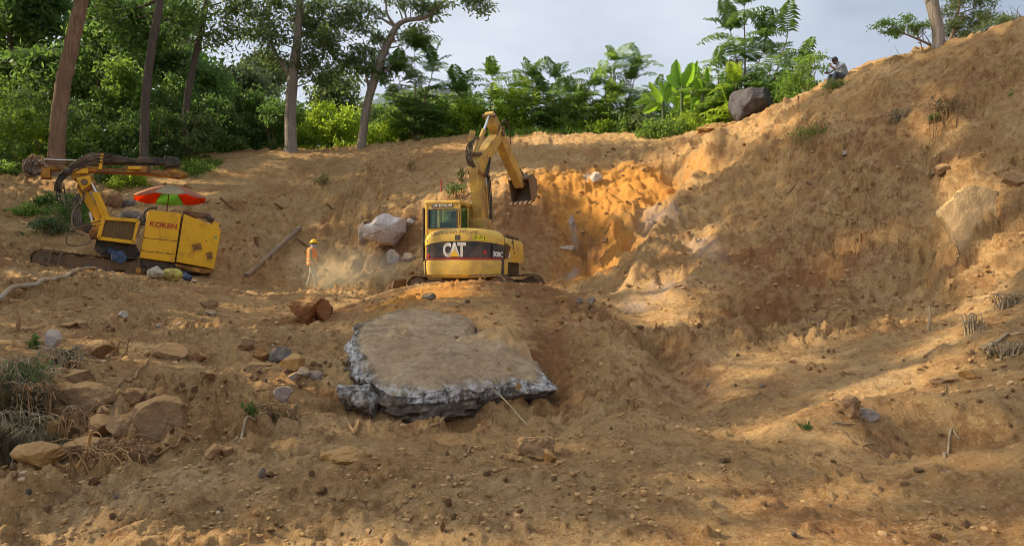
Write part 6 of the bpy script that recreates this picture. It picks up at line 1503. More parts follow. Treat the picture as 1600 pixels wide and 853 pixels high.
# pale rock in the bank left of the excavator, with white scrape marks down it
def bank_rock():
    s0 = hit(600, 392, 20); Yb = s0.y-.35
    poly = [(565,352),(580,347),(588,338),(604,332),(612,338),(632,341),(630,362),(622,372),(614,384),(596,382),(580,376),(566,372)]
    c = at(600, 360, Yb); pl = [at(x, y, Yb)-c for x, y in poly]; bm = bmesh.new()
    rings = [(0, -.42), (.35, -.40), (.62, -.34), (.82, -.22), (.95, -.05), (1, .18), (1, .6), (.9, 1.1)]; n = 72; V = []; F = []
    per = []
    for i in range(n):
        a = -2*math.pi*i/n; d = Vector((math.cos(a), 0, math.sin(a))); best = .3
        for j in range(len(pl)):
            p, r_ = pl[j], pl[(j+1) % len(pl)]; e = r_-p; den = d.x*e.z-d.z*e.x
            if abs(den) < 1e-9: continue
            t = (p.x*e.z-p.z*e.x)/den; u = (p.x*d.z-p.z*d.x)/den
            if t > 0 and 0 <= u <= 1: best = t
        per.append(d*best)
    for k, y in rings:
        for p in per: V.append((p.x*k, y, p.z*k))
    V = np.array(V); nn = fbm(V[:, 0]*2.5, V[:, 1]*2.5, V[:, 2]*2.5+4, 4, .6); rid = np.abs(fbm(V[:, 0]*3.5+3, V[:, 1], V[:, 2]*1.2, 2)); V[:, 1] += .08*nn-.16*rid
    for r_ in range(len(rings)-1): F += [(r_*n+i, r_*n+(i+1) % n, (r_+1)*n+(i+1) % n, (r_+1)*n+i) for i in range(n)]
    m = np_mesh('boulder', V, np.array(F), RK_PALEB, False); ob = link('boulder', m, None, c, label='pale pinkish grey rock with white scrape marks set in the bank left of the excavator', cat='boulder')
    return ob
def pale_streak():
    m, nt, b = nmat('scraped_pale_rock'); v = pos_coord(nt); mp_ = nt.nodes.new('ShaderNodeMapping'); mp_.inputs['Scale'].default_value = (5, 1, .5); nt.links.new(v, mp_.inputs[0])
    a = noise_node(nt, mp_.outputs[0], 1.6, 6, .6, .3); f = noise_node(nt, v, 4, 8, .7); c = ramp(nt, f, [(.3, (.48, .40, .37)), (.7, (.66, .59, .57))]); c = mixn(nt, ramp(nt, a, [(.60, (0, 0, 0)), (.68, (.8, .8, .8))]), c, (.70, .68, .68))
    nt.links.new(c, b.inputs['Base Color']); b.inputs['Roughness'].default_value = .85; nt.links.new(bumpn(nt, f, .06, 1), b.inputs['Normal']); return m
RK_PALEB = pale_streak(); bank_rock()
rock(568,380,22,34,RK_PALE,'pale broken rock just left of the scraped one in the bank',101,lo=20,sink=.15)
rock(612,412,22,24,RK_PALE,'pale grey rock below the scraped one, half buried in dust',102,lo=20,sink=.2)
rock(636,408,20,16,RK_PALE,'small pale rock to the right, below the scraped one',103,lo=20)

# boulder set in the right bank
def right_rock():
    v = hit(1518, 410, 8); s = v.y/FPX; V, F = rock_verts(205, 8, 5, .09)
    V = V*np.array((56*s, 48*s, 72*s)); n = np.array((.75, -.55, -.35)); n /= np.linalg.norm(n); k = V@n-.26; V = V-np.outer(np.clip(k, 0, None), n)
    n = np.array((-.2, -.85, .35)); n /= np.linalg.norm(n); k = V@n-.30; V = V-np.outer(np.clip(k, 0, None), n)
    link('boulder', np_mesh('boulder', V, F, RK_BANK, True), None, at(1524, 360, v.y+.42), label='big tan boulder set in the sunlit right bank, with a flat broken face', cat='boulder').modifiers.new('e', 'EDGE_SPLIT').split_angle = R(28)
RK_BANK = rock_mat('bank_rock', (.30, .20, .105), (.44, .31, .17), (.55, .36, .16), .45, .05, 2.5)
right_rock()

# the great flat boulder in the foreground
def great_boulder():
    T = [(553,503,10.0),(566,494,10.6),(590,489,11.1),(640,485,11.5),(700,486,11.6),(728,496,11.3),(740,506,10.9),(739,520,10.5),(742,536,10.1),(757,532,10.2),(775,523,10.45),(800,528,10.3),(825,545,9.9),(842,560,9.5),(853,578,9.1),(850,592,8.75),(820,590,8.65),(790,588,8.6),(750,594,8.40),(700,602,8.2),(650,603,8.15),(610,598,8.25),(582,588,8.5),(566,570,8.9),(556,548,9.3),(550,525,9.7)]
    P = [at(*t) for t in T]; c = sum(P, Vector())/len(P); n = 260
    ring = []
    m_ = len(P)
    dense = spline(P+[P[0]], 12)[:-1]
    idx = np.linspace(0, len(dense), n, endpoint=False); ring = np.array([tuple(dense[int(i)].lerp(dense[(int(i)+1) % len(dense)], i-int(i))-c) for i in idx])
    nrm = np.stack([-(np.roll(ring, -1, 0)-np.roll(ring, 1, 0))[:, 1], (np.roll(ring, -1, 0)-np.roll(ring, 1, 0))[:, 0], np.zeros(n)], 1); nrm /= np.linalg.norm(nrm, axis=1)[:, None]
    if (nrm*ring).sum() < 0: nrm = -nrm
    front0 = np.clip((-ring[:, 1]+.1)/.7, 0, 1); left0 = np.clip((-ring[:, 0]-.7)/.5, 0, 1)
    V = []; A = []; fr = np.concatenate([np.linspace(.02, .9, 34), np.linspace(.92, 1, 8)])
    for f in fr:
        r = ring*f; r[:, 2] += .05*(1-f)**.5-.11*max(0, f-.55)**2.2*4*(.5+.5*front0)
        V.append(r); a = np.zeros((n, 4)); a[:, 0] = 1-np.clip((f-.80)*3.2, 0, .75)*np.clip(front0+left0, 0, 1); a[:, 1] = np.clip((f-.74)*3.6, 0, 1)*np.clip(.25+front0*.85+left0*.45, 0, 1)*.78; A.append(a)
    front = np.clip((-ring[:, 1])/1.0+.1, 0, 1); left = np.clip((-ring[:, 0]-.9)/.5, 0, 1)
    prof = [(0.03, .04), (.05, .12), (.06, .20), (.03, .28), (.0, .36), (-.04, .44), (-.08, .50), (-.20, .56), (-.30, .64), (-.28, .74), (-.26, .86), (-.34, 1.0), (-.4, 1.2)]
    pd = np.linspace(prof[0][1], prof[-1][1], 32); prof = list(zip(np.interp(pd, [p[1] for p in prof], [p[0] for p in prof]), pd))
    for (o, d) in prof:
        lx = np.interp(d, [.0, .3, .45, .75, 1.2], [0, .02, .02, .16, .22]); oo = o*(1-left)+lx*left
        hgt = .80
        v = ring+nrm*oo[:, None]; v[:, 2] -= d*hgt*(1.0+.15*front); V.append(v); a = np.zeros((n, 4)); a[:, 0] = 0; a[:, 1] = np.clip(.95-d*3.6, 0, 1)*np.clip(.2+front0+left0, 0, 1)+left*.36*np.clip(1.1-d, 0, 1); a[:, 2] = 0
        A.append(a)
    K = len(V); V = np.concatenate(V); A = np.concatenate(A); A[:, 3] = 1
    top = np.arange(len(V)) < len(fr)*n
    lst = V[(len(fr)-1)*n:len(fr)*n, 2]-ring[:, 2]; V[len(fr)*n:, 2] += np.tile(lst, len(prof))
    # relief: gentle on the dusty top, layered and broken on the sides
    rad = V[:, :2].copy(); rad /= np.linalg.norm(rad, axis=1)[:, None]+1e-6
    g = fbm(V[:, 0]*1.6, V[:, 1]*1.6, V[:, 2]*1.6, 4, .6); lay = fbm(V[:, 0]*.9, V[:, 1]*.9, V[:, 2]*9, 4, .6); rid = 1-np.abs(fbm(V[:, 0]*3, V[:, 1]*3, V[:, 2]*4+7, 4, .6)); fine = fbm(V[:, 0]*9, V[:, 1]*9, V[:, 2]*14, 3, .6)
    amt = np.where(top, 0, .08*g+.11*lay+.07*(rid-.6)+.025*fine); V[:, 0] += rad[:, 0]*amt; V[:, 1] += rad[:, 1]*amt
    cr_ = np.clip(.10-np.abs(fbm(V[:, 0]*.7+5, V[:, 1]*2.6, V[:, 2], 3)), 0, 1)*.35; V[:, 2] += np.where(top, .07*g+.025*fine-cr_+.03*np.maximum(0, fbm(V[:, 0]*.8, V[:, 1]*4, V[:, 2], 3)), .03*g+.015*fine)
    edge = top & (A[:, 1] > .4); V[:, 2] += np.where(edge, .015*rid-.015, 0)
    # soil piled on the right rear part of the top
    q_ = ((V[:, 0]-.95)/.55)**2+((V[:, 1]-.45)/.40)**2; heap = np.exp(-q_)*np.where(top, 1, 0); V[:, 2] += .09*heap*(1+.6*fine)+.04*heap*fbm(V[:, 0]*14, V[:, 1]*14, V[:, 2], 2); A[:, 2] = heap
    F = [(r*n+i, r*n+(i+1) % n, (r+1)*n+(i+1) % n, (r+1)*n+i) for r in range(K-1) for i in range(n)]
    m, nt, b = nmat('great_boulder_rock'); L = nt.links; v = pos_coord(nt); at_ = nt.nodes.new('ShaderNodeAttribute'); at_.attribute_name = 'rock'; sp = nt.nodes.new('ShaderNodeSeparateColor'); L.new(at_.outputs['Color'], sp.inputs[0])
    a = noise_node(nt, v, 2.2, 8, .7, .5); f = noise_node(nt, v, 14, 8, .75); mp_ = nt.nodes.new('ShaderNodeMapping'); mp_.inputs['Scale'].default_value = (7, 7, 1.2); L.new(v, mp_.inputs[0]); st_ = noise_node(nt, mp_.outputs[0], 1.5, 6, .65, .6)
    mps = nt.nodes.new('ShaderNodeMapping'); mps.inputs['Scale'].default_value = (1.2, 1.2, 12); L.new(v, mps.inputs[0]); ly = noise_node(nt, mps.outputs[0], 1.2, 6, .7, .8)
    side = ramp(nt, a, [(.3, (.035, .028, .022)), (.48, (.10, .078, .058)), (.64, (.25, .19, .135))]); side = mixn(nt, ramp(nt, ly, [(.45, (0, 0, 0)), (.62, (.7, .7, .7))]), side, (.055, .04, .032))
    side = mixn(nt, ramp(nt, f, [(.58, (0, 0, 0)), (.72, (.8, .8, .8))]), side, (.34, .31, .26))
    mpt = nt.nodes.new('ShaderNodeMapping'); mpt.inputs['Scale'].default_value = (.8, 3.2, 1); mpt.inputs['Rotation'].default_value = (0, 0, .15); L.new(v, mpt.inputs[0]); gr = noise_node(nt, mpt.outputs[0], 2.2, 8, .75, 1.2)
    topc = ramp(nt, a, [(.3, (.29, .195, .115)), (.5, (.43, .305, .18)), (.7, (.54, .41, .27))]); topc = mixn(nt, ramp(nt, gr, [(.50, (0, 0, 0)), (.62, (.75, .75, .75))]), topc, (.23, .165, .115)); topc = mixn(nt, ramp(nt, f, [(.5, (0, 0, 0)), (.68, (.7, .7, .7))]), topc, (.22, .13, .07)); topc = mixn(nt, ramp(nt, f, [(.30, (.8, .8, .8)), (.38, (0, 0, 0))]), topc, (.55, .44, .32))
    def thr(src, base, gain, lo, hi):
        k = nt.nodes.new('ShaderNodeMath'); k.operation = 'MULTIPLY_ADD'; L.new(src, k.inputs[0]); k.inputs[1].default_value = gain; L.new(base, k.inputs[2]); return step(nt, k.outputs[0], lo, hi)
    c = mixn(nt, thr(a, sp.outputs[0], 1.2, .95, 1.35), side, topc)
    lime = thr(st_, sp.outputs[1], 1.6, 1.30, 1.62); lf = ramp(nt, f, [(.40, (.1, .1, .1)), (.52, (.95, .95, .95))]); lm = mixn(nt, 1.0, lime, lf, 'MULTIPLY'); c = mixn(nt, lm, c, (.60, .58, .56))
    c = mixn(nt, thr(f, sp.outputs[2], .5, .45, .8), c, (.46, .29, .135))
    L.new(c, b.inputs['Base Color']); b.inputs['Roughness'].default_value = .9; b.inputs['Specular IOR Level'].default_value = .2; hh = mixn(nt, .5, a, f); L.new(bumpn(nt, hh, .07, 1), b.inputs['Normal'])
    me = np_mesh('boulder', V, np.array(F), m, True, {'rock': A}); me.polygons.foreach_set('use_smooth', [i < (len(fr)-3)*n for i in range(len(F))]); return me
M_GB = [None]
def _place_boulder():
    T = [(553,503,10.0),(566,494,10.6),(590,489,11.1),(640,485,11.5),(700,486,11.6),(728,496,11.3),(740,506,10.9),(739,520,10.5),(742,536,10.1),(757,532,10.2),(775,523,10.45),(800,528,10.3),(825,545,9.9),(842,560,9.5),(853,578,9.1),(850,592,8.75),(820,590,8.65),(790,588,8.6),(750,594,8.40),(700,602,8.2),(650,603,8.15),(610,598,8.25),(582,588,8.5),(566,570,8.9),(556,548,9.3),(550,525,9.7)]
    c = sum((at(*t) for t in T), Vector())/len(T); return c
link('boulder', great_boulder(), None, _place_boulder(), label='huge flat topped boulder with a white crusted rim lying in front of the excavator mound', cat='boulder')
def left_block():
    gb = bpy.data.materials['great_boulder_rock']; V, F = rock_verts(104, 7, 5, .16); s = 8.35/FPX; V = V*np.array((44*s, 40*s, 34*s)); A = np.zeros((len(V), 4)); A[:, 1] = .62; A[:, 3] = 1
    link('boulder', np_mesh('boulder', V, F, gb, True, {'rock': A}), None, at(566, 624, 8.45), label='crusted block broken off under the left end of the huge boulder', cat='boulder')
left_block()
rock(760,528,30,16,RK_GREY,'grey rock in the notch of the huge boulder',105,sink=.1,Y=10.6)

# loose stones all over the cutting, and crumbs too small to count
def scatter():
    rs = np.random.RandomState(77); base = [[rock_mesh('stone', 300+i, mt, 8, 2, .08) for i in range(4)] for mt in (RK_TAN, RK_BROWN, RK_PALE, RK_OCHRE, RK_GREY)]
    zones = [((0,460,760,850), 80, (4, 13)), ((760,460,1600,850), 78, (4, 12)), ((370,560,520,605), 22, (6, 13)), ((860,460,960,520), 22, (4, 9)), ((20,560,330,720), 34, (8, 20)), ((1100,540,1600,640), 24, (4, 10)), ((400,240,1500,440), 34, (3, 7)), ((560,340,660,420), 8, (5, 9))]
    k = 0
    for (x0, y0, x1, y1), n, (a, b) in zones:
        for _ in range(n):
            px, py = rs.uniform(x0, x1), rs.uniform(y0, y1); 
            if 520 < px < 870 and 475 < py < 660: continue
            v = hit(px, py, 2.0)
            if v is None or v.y > 32: continue
            w = rs.uniform(a, b)*v.y/FPX/2*(1.0 if py < 720 else 1.6); me = base[rs.choice(5, p=[.55, .22, .05, .16, .02])][rs.randint(4)]
            link('stone', me, None, v+Vector((0, 0, w*.25)), (rs.uniform(0, 6), rs.uniform(0, 6), rs.uniform(0, 6)), (w*1.1, w*.9, w*.7), label='loose stone lying on the dug soil', cat='stone', group='loose stones scattered on the dug soil'); k += 1
    # crumbs
    tmpl = [rock_verts(500+i, 5, 1, .1) for i in range(5)]; VV = []; FF = []; o = 0
    for it in range(17000):
        near = rs.rand() < .62
        px, py = rs.uniform(-60, 1660), (rs.uniform(450, 853) if near else rs.uniform(215, 520)); 
        v = None; Y = _mc; x = (px-800)/FPX*Y; d = (426.5-py)/FPX*Y-base_h(x, Y); i = int(np.argmax(d < 0))
        if d[i] >= 0 or Y[i] > 30: continue
        VV.append((x[i]+rs.normal()*.05, Y[i]+rs.normal()*.1)); 
    XY = np.array(VV); dens = fbm(XY[:, 0]*.7, XY[:, 1]*.7, XY[:, 0]*0+5, 3); XY = XY[dens > -.25+rs.rand(len(XY))*.5-.2]; Z = H(XY[:, 0], XY[:, 1]); Vs, Fs = [], []
    for (x, y), z in zip(XY, Z):
        if abs(x+.7) < 1.6 and 8.1 < y < 11.5: continue
        V, F = tmpl[rs.randint(5)]; s = (.003+.0009*y)*(.55+3.2*rs.rand()**5); a = rs.rand()*6.28; c_, s_ = math.cos(a), math.sin(a)
        W_ = V*np.array((s*1.3, s, s*.8)); W_ = np.stack([W_[:, 0]*c_-W_[:, 1]*s_+x, W_[:, 0]*s_+W_[:, 1]*c_+y, W_[:, 2]+z+s*.3], 1); Vs.append(W_); Fs.append(np.array(F)+o); o += len(V)
    link('soil_crumbs', np_mesh('soil_crumbs', np.concatenate(Vs), np.concatenate(Fs), M_CRUMB, False), kind='stuff')
def crumb_mat():
    m, nt, b = nmat('crumb'); g = nt.nodes.new('ShaderNodeNewGeometry'); c = ramp(nt, g.outputs['Random Per Island'], [(0, (.27, .15, .07)), (.5, (.38, .235, .105)), (.97, (.47, .31, .155)), (1, (.52, .40, .27))]); nt.links.new(c, b.inputs['Base Color']); b.inputs['Roughness'].default_value = .95; b.inputs['Specular IOR Level'].default_value = .1; return m
M_CRUMB = crumb_mat()
scatter()

# ------------------------------------------------------------------ roots, sticks, brushwood, grass
M_ROOT = simple('root_bark', (.20, .115, .065), .9, var=.35, scale=12, dirt=SOILC, dirt_amt=.5, bump=.02); M_STICK_Y = simple('split_wood', (.50, .29, .10), .8, var=.3, scale=14, bump=.01); M_DRY = simple('dry_twig', (.34, .26, .16), .9, var=.35, scale=12)
ROOTS = [
 ([(163,612),(185,603),(205,596),(216,580),(232,563)], .022, M_ROOT, 'thick reddish root lying up the slope above the rock pile', .6),
 ([(140,655),(160,640),(175,626),(200,621),(238,622)], .020, M_ROOT, 'arching root over the rocks at lower left', .5),
 ([(60,668),(100,660),(140,655),(170,645)], .026, M_ROOT, 'long brown root crossing the rock pile at lower left', .3),
 ([(0,620),(30,605),(60,590)], .018, M_DRY, 'straight dry stick on the brushwood at the left edge', .4),
 ([(60,605),(90,612),(115,625)], .012, M_DRY, 'short dry stick in front of the brushwood', .4),
 ([(170,560),(180,545),(190,528)], .012, M_ROOT, 'bundle root right of the dark rock, left strand', .5),
 ([(150,567),(175,562),(195,556)], .010, M_ROOT, 'thin root running right below the dark brown rock', .5),
 ([(240,712),(265,700),(300,682)], .012, M_ROOT, 'thin root on the soil right of the large angular boulder', .6),
 ([(270,640),(284,630),(310,634),(322,636)], .010, M_ROOT, 'thin branching root right of the large angular boulder', .6),
 ([(275,665),(282,650),(290,636)], .022, M_ROOT, 'stubby root leaning on the large angular boulder', .3),
 ([(365,690),(380,675),(400,662),(425,650)], .014, M_DRY, 'dry root left of the root tangle', .5),
 ([(545,662),(560,660),(578,652),(582,647)], .014, M_ROOT, 'root on the soil under the left end of the huge boulder', .5),
 ([(672,668),(690,658),(705,652)], .014, M_ROOT, 'short root under the front of the huge boulder', .5),
 ([(730,712),(738,700),(755,702)], .012, M_ROOT, 'bent root on the soil below the huge boulder', .5),
 ([(1212,298),(1235,300),(1250,290),(1266,292)], .045, M_ROOT, 'dark gnarled root on the upper right slope', .5),
 ([(1300,255),(1315,252),(1328,249)], .022, M_ROOT, 'thin root above the gnarled one on the right slope', .5),
 ([(1448,278),(1462,270),(1480,262)], .020, M_DRY, 'pale curved root below a stone high in the right bank', .5),
 ([(1492,305),(1503,318),(1500,335),(1494,350),(1493,380),(1500,408)], .018, M_ROOT, 'dark vine hanging down the right bank beside the tan boulder', .4),
 ([(1535,548),(1560,536),(1575,524),(1600,522)], .020, M_DRY, 'grey broken branch on the lit right bank', .4),
 ([(1545,556),(1565,548),(1590,556)], .012, M_DRY, 'pale twig under the grey broken branch', .4),
 ([(1470,620),(1478,608),(1470,604)], .010, M_ROOT, 'small curled root on the lower right bank', .4),
 ([(1475,715),(1482,700),(1500,692)], .012, M_DRY, 'pale root in the hollow at lower right', .4),
 ([(1300,664),(1330,663),(1345,664)], .006, M_DRY, 'thin straight twig on the lower right bank', .3),
 ([(930,690),(940,680),(980,700)], .006, M_ROOT, 'thin twig on the soil right of the lumpy tan rock', .3),
 ([(1340,700),(1365,693)], .006, M_DRY, 'thin pale stick at lower right', .3),
]
for pts, r, mt, lab, tp in ROOTS:
    g0 = ground_tube('root', pts, r, mt, lab, 'root', r*.7, tp, 6, 2.0, 'roots and sticks in the dug soil', True, 7)
def stick(a, b, r, mat, label, name='stick', mid=None, cat='stick'):
    a = Vector(a); P = [Vector((0, 0, 0)), ((Vector(b)-a)/2+Vector(mid or (0, 0, 0))), Vector(b)-a]; s = spline(P, 6); mb = MB(); mb.tube(s, [r*(1-.5*i/(len(s)-1))*(1+rnd.uniform(-.1, .1)) for i in range(len(s))], 7)
    return link(name, mb.mesh(name, mat), None, a, label=label, cat=cat)
v = hit(122, 722); stick(v-Vector((0, 0, .05)), at(142, 672, v.y-.1), .022, M_STICK_Y, 'yellow brown split stick standing up at the bottom left', mid=(.02, 0, -.01))
v = hit(826, 668); stick(v, at(752, 592, 8.35), .009, M_DRY, 'thin stick leaning on the rim of the huge boulder', mid=(0, 0, .03))
v = hit(1450, 516); stick(v, at(1452, 478, v.y), .028, M_DRY, 'weathered stake standing at the foot of the right bank', mid=(.02, 0, 0))
v = hit(1484, 508); stick(v, at(1483, 494, v.y), .012, M_DRY, 'tiny pale stake right of the weathered one')
v = hit(27, 515); stick(v, at(25, 482, v.y), .035, M_ROOT, 'twisted dark stump standing on the soil at left', mid=(.03, 0, 0), name='stump', cat='stump')
v = hit(60, 575); stick(v, at(62, 540, v.y), .006, M_DRY, 'thin upright twig above the brushwood')

def tangle(name, px, py, w, h, n, r, mat, label, cat, lo=2.0, flat=.5, seed=1, leaves=None):
    rs = random.Random(seed); v = hit(px, py, lo) or G(px, py, 21.8); s = v.y/FPX; W_, Hh = w*s/2, h*s; mb = MB()
    for i in range(n):
        a = rs.uniform(0, 6.28); x, y = math.cos(a)*W_*rs.random(), math.sin(a)*W_*.6*rs.random(); zb = Hs(v.x+x, v.y+y)-v.z
        L_ = rs.uniform(.3, 1)*W_*1.1; b = rs.uniform(0, 6.28); z1 = rs.uniform(0, 1)*Hh
        p = [Vector((x, y, zb-.01)), Vector((x+math.cos(b)*L_*.4, y+math.sin(b)*L_*.3, max(zb, z1*flat)+Hh*.3)), Vector((x+math.cos(b)*L_, y+math.sin(b)*L_*.6, z1*.8))]
        sp_ = spline(p, 3); mb.tube(sp_, [r*rs.uniform(.5, 1.2)*(1-.7*k/(len(sp_)-1)) for k in range(len(sp_))], 4, cap=False)
    mats = [mat]; rt = empty(name, v, label=label, cat=cat); mb.build('twigs', mats, rt, kind='stuff')
    if leaves:
        C = [((0, 0, Hh*.3), (W_*.8, W_*.5, Hh*.35), leaves[1])]; link('foliage', crown_mesh('foliage', C, leaves[2], leaves[2]*.4, leaves[0], .1, 9, .35), rt)
    return rt
LF_DRY = leaf_mat('leaf_dry', (.10, .085, .045), (.24, .20, .10), .25, (.2, .2, .08))
tangle('brushwood', 95, 575, 75, 40, 60, .012, M_DRY, 'grey brushwood heap left of the dark brown rock', 'brushwood', seed=2, leaves=(LF_DRY, 200, .07))
tangle('brushwood', 60, 590, 90, 40, 70, .010, M_ROOT, 'brown brushwood heap lower down at the left edge', 'brushwood', seed=3, leaves=(LF_DRY, 300, .06))
tangle('brushwood', 25, 600, 110, 50, 70, .008, M_DRY, 'dense tangle of dry stems above the dark grass clump', 'brushwood', seed=4, leaves=(LF_GREY, 500, .06))
tangle('brushwood', 28, 690, 110, 60, 110, .008, M_DRY, 'dense dry brush mixed into the matted grass in the lower left corner', 'brushwood', seed=31, leaves=(LF_DRY, 500, .05))
tangle('brushwood', 45, 640, 90, 50, 80, .009, M_ROOT, 'dark twigs over the matted grass at the left edge', 'brushwood', seed=32, leaves=(LF_THATCH, 400, .05))
tangle('root_tangle', 180, 552, 40, 30, 24, .010, M_ROOT, 'sheaf of brown roots right of the dark brown rock', 'roots', seed=5)
tangle('root_tangle', 430, 660, 80, 34, 46, .011, M_ROOT, 'dark root tangle with a few green leaves left of the huge boulder', 'roots', seed=6, leaves=(LF_MID, 60, .05))
tangle('root_tangle', 175, 715, 150, 30, 60, .009, M_ROOT, 'root tangle hanging under the rocks at the bottom left', 'roots', seed=7)
tangle('root_tangle', 110, 660, 90, 30, 34, .009, M_ROOT, 'thin roots over the tan rocks at lower left', 'roots', seed=8)
tangle('root_tangle', 1522, 520, 40, 36, 34, .014, M_DRY, 'pale dead root stock on the lit right bank', 'roots', seed=9)
tangle('root_tangle', 1572, 556, 70, 26, 44, .010, M_DRY, 'heap of dry twigs around the grey broken branch at right', 'roots', seed=10, leaves=(LF_DRY, 60, .05))
tangle('root_tangle', 1580, 478, 60, 24, 40, .010, M_DRY, 'dry twigs at the right edge above the lit bank', 'roots', seed=11, leaves=(LF_DRY, 120, .05))
tangle('root_tangle', 992, 634, 40, 10, 24, .008, M_ROOT, 'small dark heap of roots on the soil right of centre', 'roots', seed=12)
tangle('root_tangle', 30, 520, 50, 10, 12, .010, M_ROOT, 'few brown roots at the left edge beside the twisted stump', 'roots', seed=13)
tangle('dry_weed', 1265, 224, 80, 34, 60, .009, M_ROOT, 'large dry brown weed clump with green leaves on the upper right slope', 'weed', 8, seed=14, leaves=(LF_MID, 420, .10))
tangle('dry_weed', 1405, 190, 40, 26, 46, .010, M_DRY, 'dry grey weed in the middle of the upper right slope', 'weed', 8, seed=15, leaves=(LF_DRY, 200, .08))
tangle('dry_weed', 1485, 180, 60, 34, 60, .009, M_ROOT, 'brown dead weed clump on the upper right slope', 'weed', 8, seed=16, leaves=(LF_DRY, 200, .08))
tangle('green_weed', 1458, 190, 18, 12, 12, .007, M_ROOT, 'small dark green weed left of the brown dead clump', 'weed', 8, seed=17, leaves=(LF_MID, 120, .08))
tangle('green_weed', 1582, 155, 14, 16, 10, .007, M_ROOT, 'small yellow green weed near the right edge of the slope', 'weed', 8, seed=18, leaves=(LF_MID, 60, .08))
tangle('green_weed', 504, 288, 24, 24, 16, .010, M_ROOT, 'weed growing alone on the bank above the short rod stub', 'weed', 20, seed=19, leaves=(LF_DARK, 130, .12))
tangle('green_weed', 578, 272, 26, 20, 16, .010, M_ROOT, 'bare brown weed on the bank left of the excavator arm', 'weed', 20, seed=20, leaves=(LF_DRY, 60, .10))
tangle('green_weed', 641, 266, 18, 20, 14, .010, M_ROOT, 'sparse weed high on the bank nearest the excavator arm', 'weed', 20, seed=21, leaves=(LF_GREY, 50, .10))
tangle('green_weed', 712, 305, 44, 26, 24, .010, M_ROOT, 'green creeper on the bank behind the boom', 'weed', 20, seed=22, leaves=(LF_DARK, 260, .12))
tangle('green_weed', 722, 285, 16, 34, 12, .010, M_ROOT, 'upright dark creeper immediately left of the boom', 'weed', 20, seed=23, leaves=(LF_DARK, 140, .12))
tangle('green_weed', 390, 645, 26, 14, 10, .006, M_ROOT, 'small green sprig left of the root tangle', 'weed', 2, seed=24, leaves=(LF_DARK, 60, .06))
tangle('green_weed', 1258, 668, 24, 8, 8, .005, M_ROOT, 'tiny green sprig on the lower right soil', 'weed', 2, seed=25, leaves=(LF_DARK, 40, .05))
tangle('green_weed', 1303, 119, 44, 26, 34, .008, M_ROOT, 'green weed in front of the seated man', 'weed', 8, seed=26, leaves=(LF_MID, 420, .09))
tangle('green_weed', 310, 492, 22, 8, 10, .006, M_ROOT, 'little white flecked plant on the soil left of centre', 'weed', 2, seed=27, leaves=(LF_PALE, 50, .05))
tangle('green_weed', 52, 545, 20, 26, 14, .007, M_ROOT, 'dark green sprig at the top of the brushwood', 'weed', 2, seed=28, leaves=(LF_DARK, 110, .06))
def grass(px, py, w, h, n, mat, label, lo=2.0, seed=1, name='grass_clump', cat='grass clump', Y=None, kind=None):
    rs = np.random.RandomState(seed); v = hit(px, py, lo) if Y is None else G(px, py, Y); s = v.y/FPX; V = []; F = []
    x = rs.uniform(-1, 1, n)*w*s/2; y = rs.normal(size=n)*(w*s*.22 if not kind else .35); z = H(v.x+x, v.y+y)-v.z; hh = h*s*(.4+.7*rs.rand(n)); a = rs.rand(n)*6.28; ln = hh*(.2+.6*rs.rand(n)); wd = .004+.0004*v.y
    for i in range(n):
        dx, dy = math.cos(a[i]), math.sin(a[i]); o = len(V); sx, sy = -dy*wd, dx*wd
        for t, k in ((0, 1), (.5, .8), (1, .1)):
            cx, cy, cz = x[i]+dx*ln[i]*t*t, y[i]+dy*ln[i]*t*t, z[i]+hh[i]*(t-.25*t*t)-.02; V += [(cx-sx*k, cy-sy*k, cz), (cx+sx*k, cy+sy*k, cz)]
        F += [(o, o+1, o+3, o+2), (o+2, o+3, o+5, o+4)]
    return link(name, np_mesh(name, V, np.array(F), mat, True), None, v, label=label, cat=None if kind else cat, kind=kind)
grass(25, 720, 100, 48, 1500, LF_THATCH, 'big clump of matted dry grass hanging over the rocks in the lower left corner', seed=1)
grass(40, 660, 80, 34, 900, LF_THATCH, 'dark matted grass clump behind the one in the lower left corner', seed=2)
grass(20, 640, 90, 60, 900, LF_DRY, 'dry grass clump at the left edge below the brushwood', seed=3)
grass(950, 214, 420, 14, 5000, LF_MID, 'strip of grass along the crest', 15, 4, 'grass', Y=34.4, kind='stuff')
grass(560, 226, 240, 9, 1500, LF_BRIGHT, 'grass along the crest under the grey trees', 15, 5, 'grass', Y=36.4, kind='stuff')
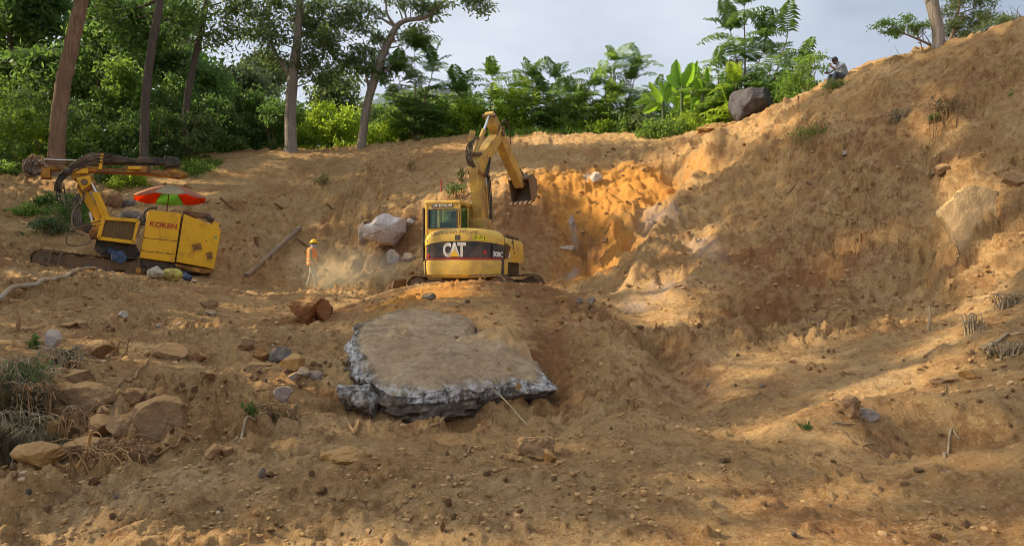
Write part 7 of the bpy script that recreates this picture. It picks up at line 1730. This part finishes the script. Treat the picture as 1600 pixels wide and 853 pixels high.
grass(230, 246, 230, 12, 2200, LF_MID, 'grass under the forest edge', 15, 6, 'grass', Y=32.6, kind='stuff')

# dust raised beside the worker
def dust():
    v = at(545, 432, 21.2); bm = bmesh.new(); bmesh.ops.create_icosphere(bm, subdivisions=3, radius=1)
    for k in bm.verts: k.co = Vector((k.co.x*2.1, k.co.y*1.3, k.co.z*1.15))
    me = bpy.data.meshes.new('dust_cloud'); bm.to_mesh(me); bm.free(); m = bpy.data.materials.new('dust'); m.use_nodes = True; nt = m.node_tree; nt.nodes.remove(nt.nodes['Principled BSDF']); L = nt.links
    pv = nt.nodes.new('ShaderNodeVolumePrincipled'); pv.inputs['Color'].default_value = (.93, .80, .55, 1); pv.inputs['Anisotropy'].default_value = .2
    co = pos_coord(nt); n = noise_node(nt, co, 1.1, 4, .6, .5); mp_ = nt.nodes.new('ShaderNodeMapping'); mp_.inputs['Scale'].default_value = (1/2.1, 1/1.3, 1/1.15); L.new(co, mp_.inputs[0])
    ln = nt.nodes.new('ShaderNodeVectorMath'); ln.operation = 'LENGTH'; L.new(mp_.outputs[0], ln.inputs[0]); mr = nt.nodes.new('ShaderNodeMapRange'); mr.inputs[1].default_value = 1.0; mr.inputs[2].default_value = .1; mr.inputs[3].default_value = 0; mr.inputs[4].default_value = 1; L.new(ln.outputs['Value'], mr.inputs[0])
    nr = nt.nodes.new('ShaderNodeMapRange'); nr.inputs[1].default_value = .36; nr.inputs[2].default_value = .68; L.new(n, nr.inputs[0]); mu = nt.nodes.new('ShaderNodeMath'); mu.operation = 'MULTIPLY'; L.new(mr.outputs[0], mu.inputs[0]); L.new(nr.outputs[0], mu.inputs[1])
    m2 = nt.nodes.new('ShaderNodeMath'); m2.operation = 'MULTIPLY'; L.new(mu.outputs[0], m2.inputs[0]); m2.inputs[1].default_value = 1.8; L.new(m2.outputs[0], pv.inputs['Density']); L.new(pv.outputs[0], nt.nodes['Material Output'].inputs['Volume']); me.materials.append(m)
    link('dust_cloud', me, None, v, kind='stuff', label='cloud of yellowish dust hanging right of the worker')
dust()
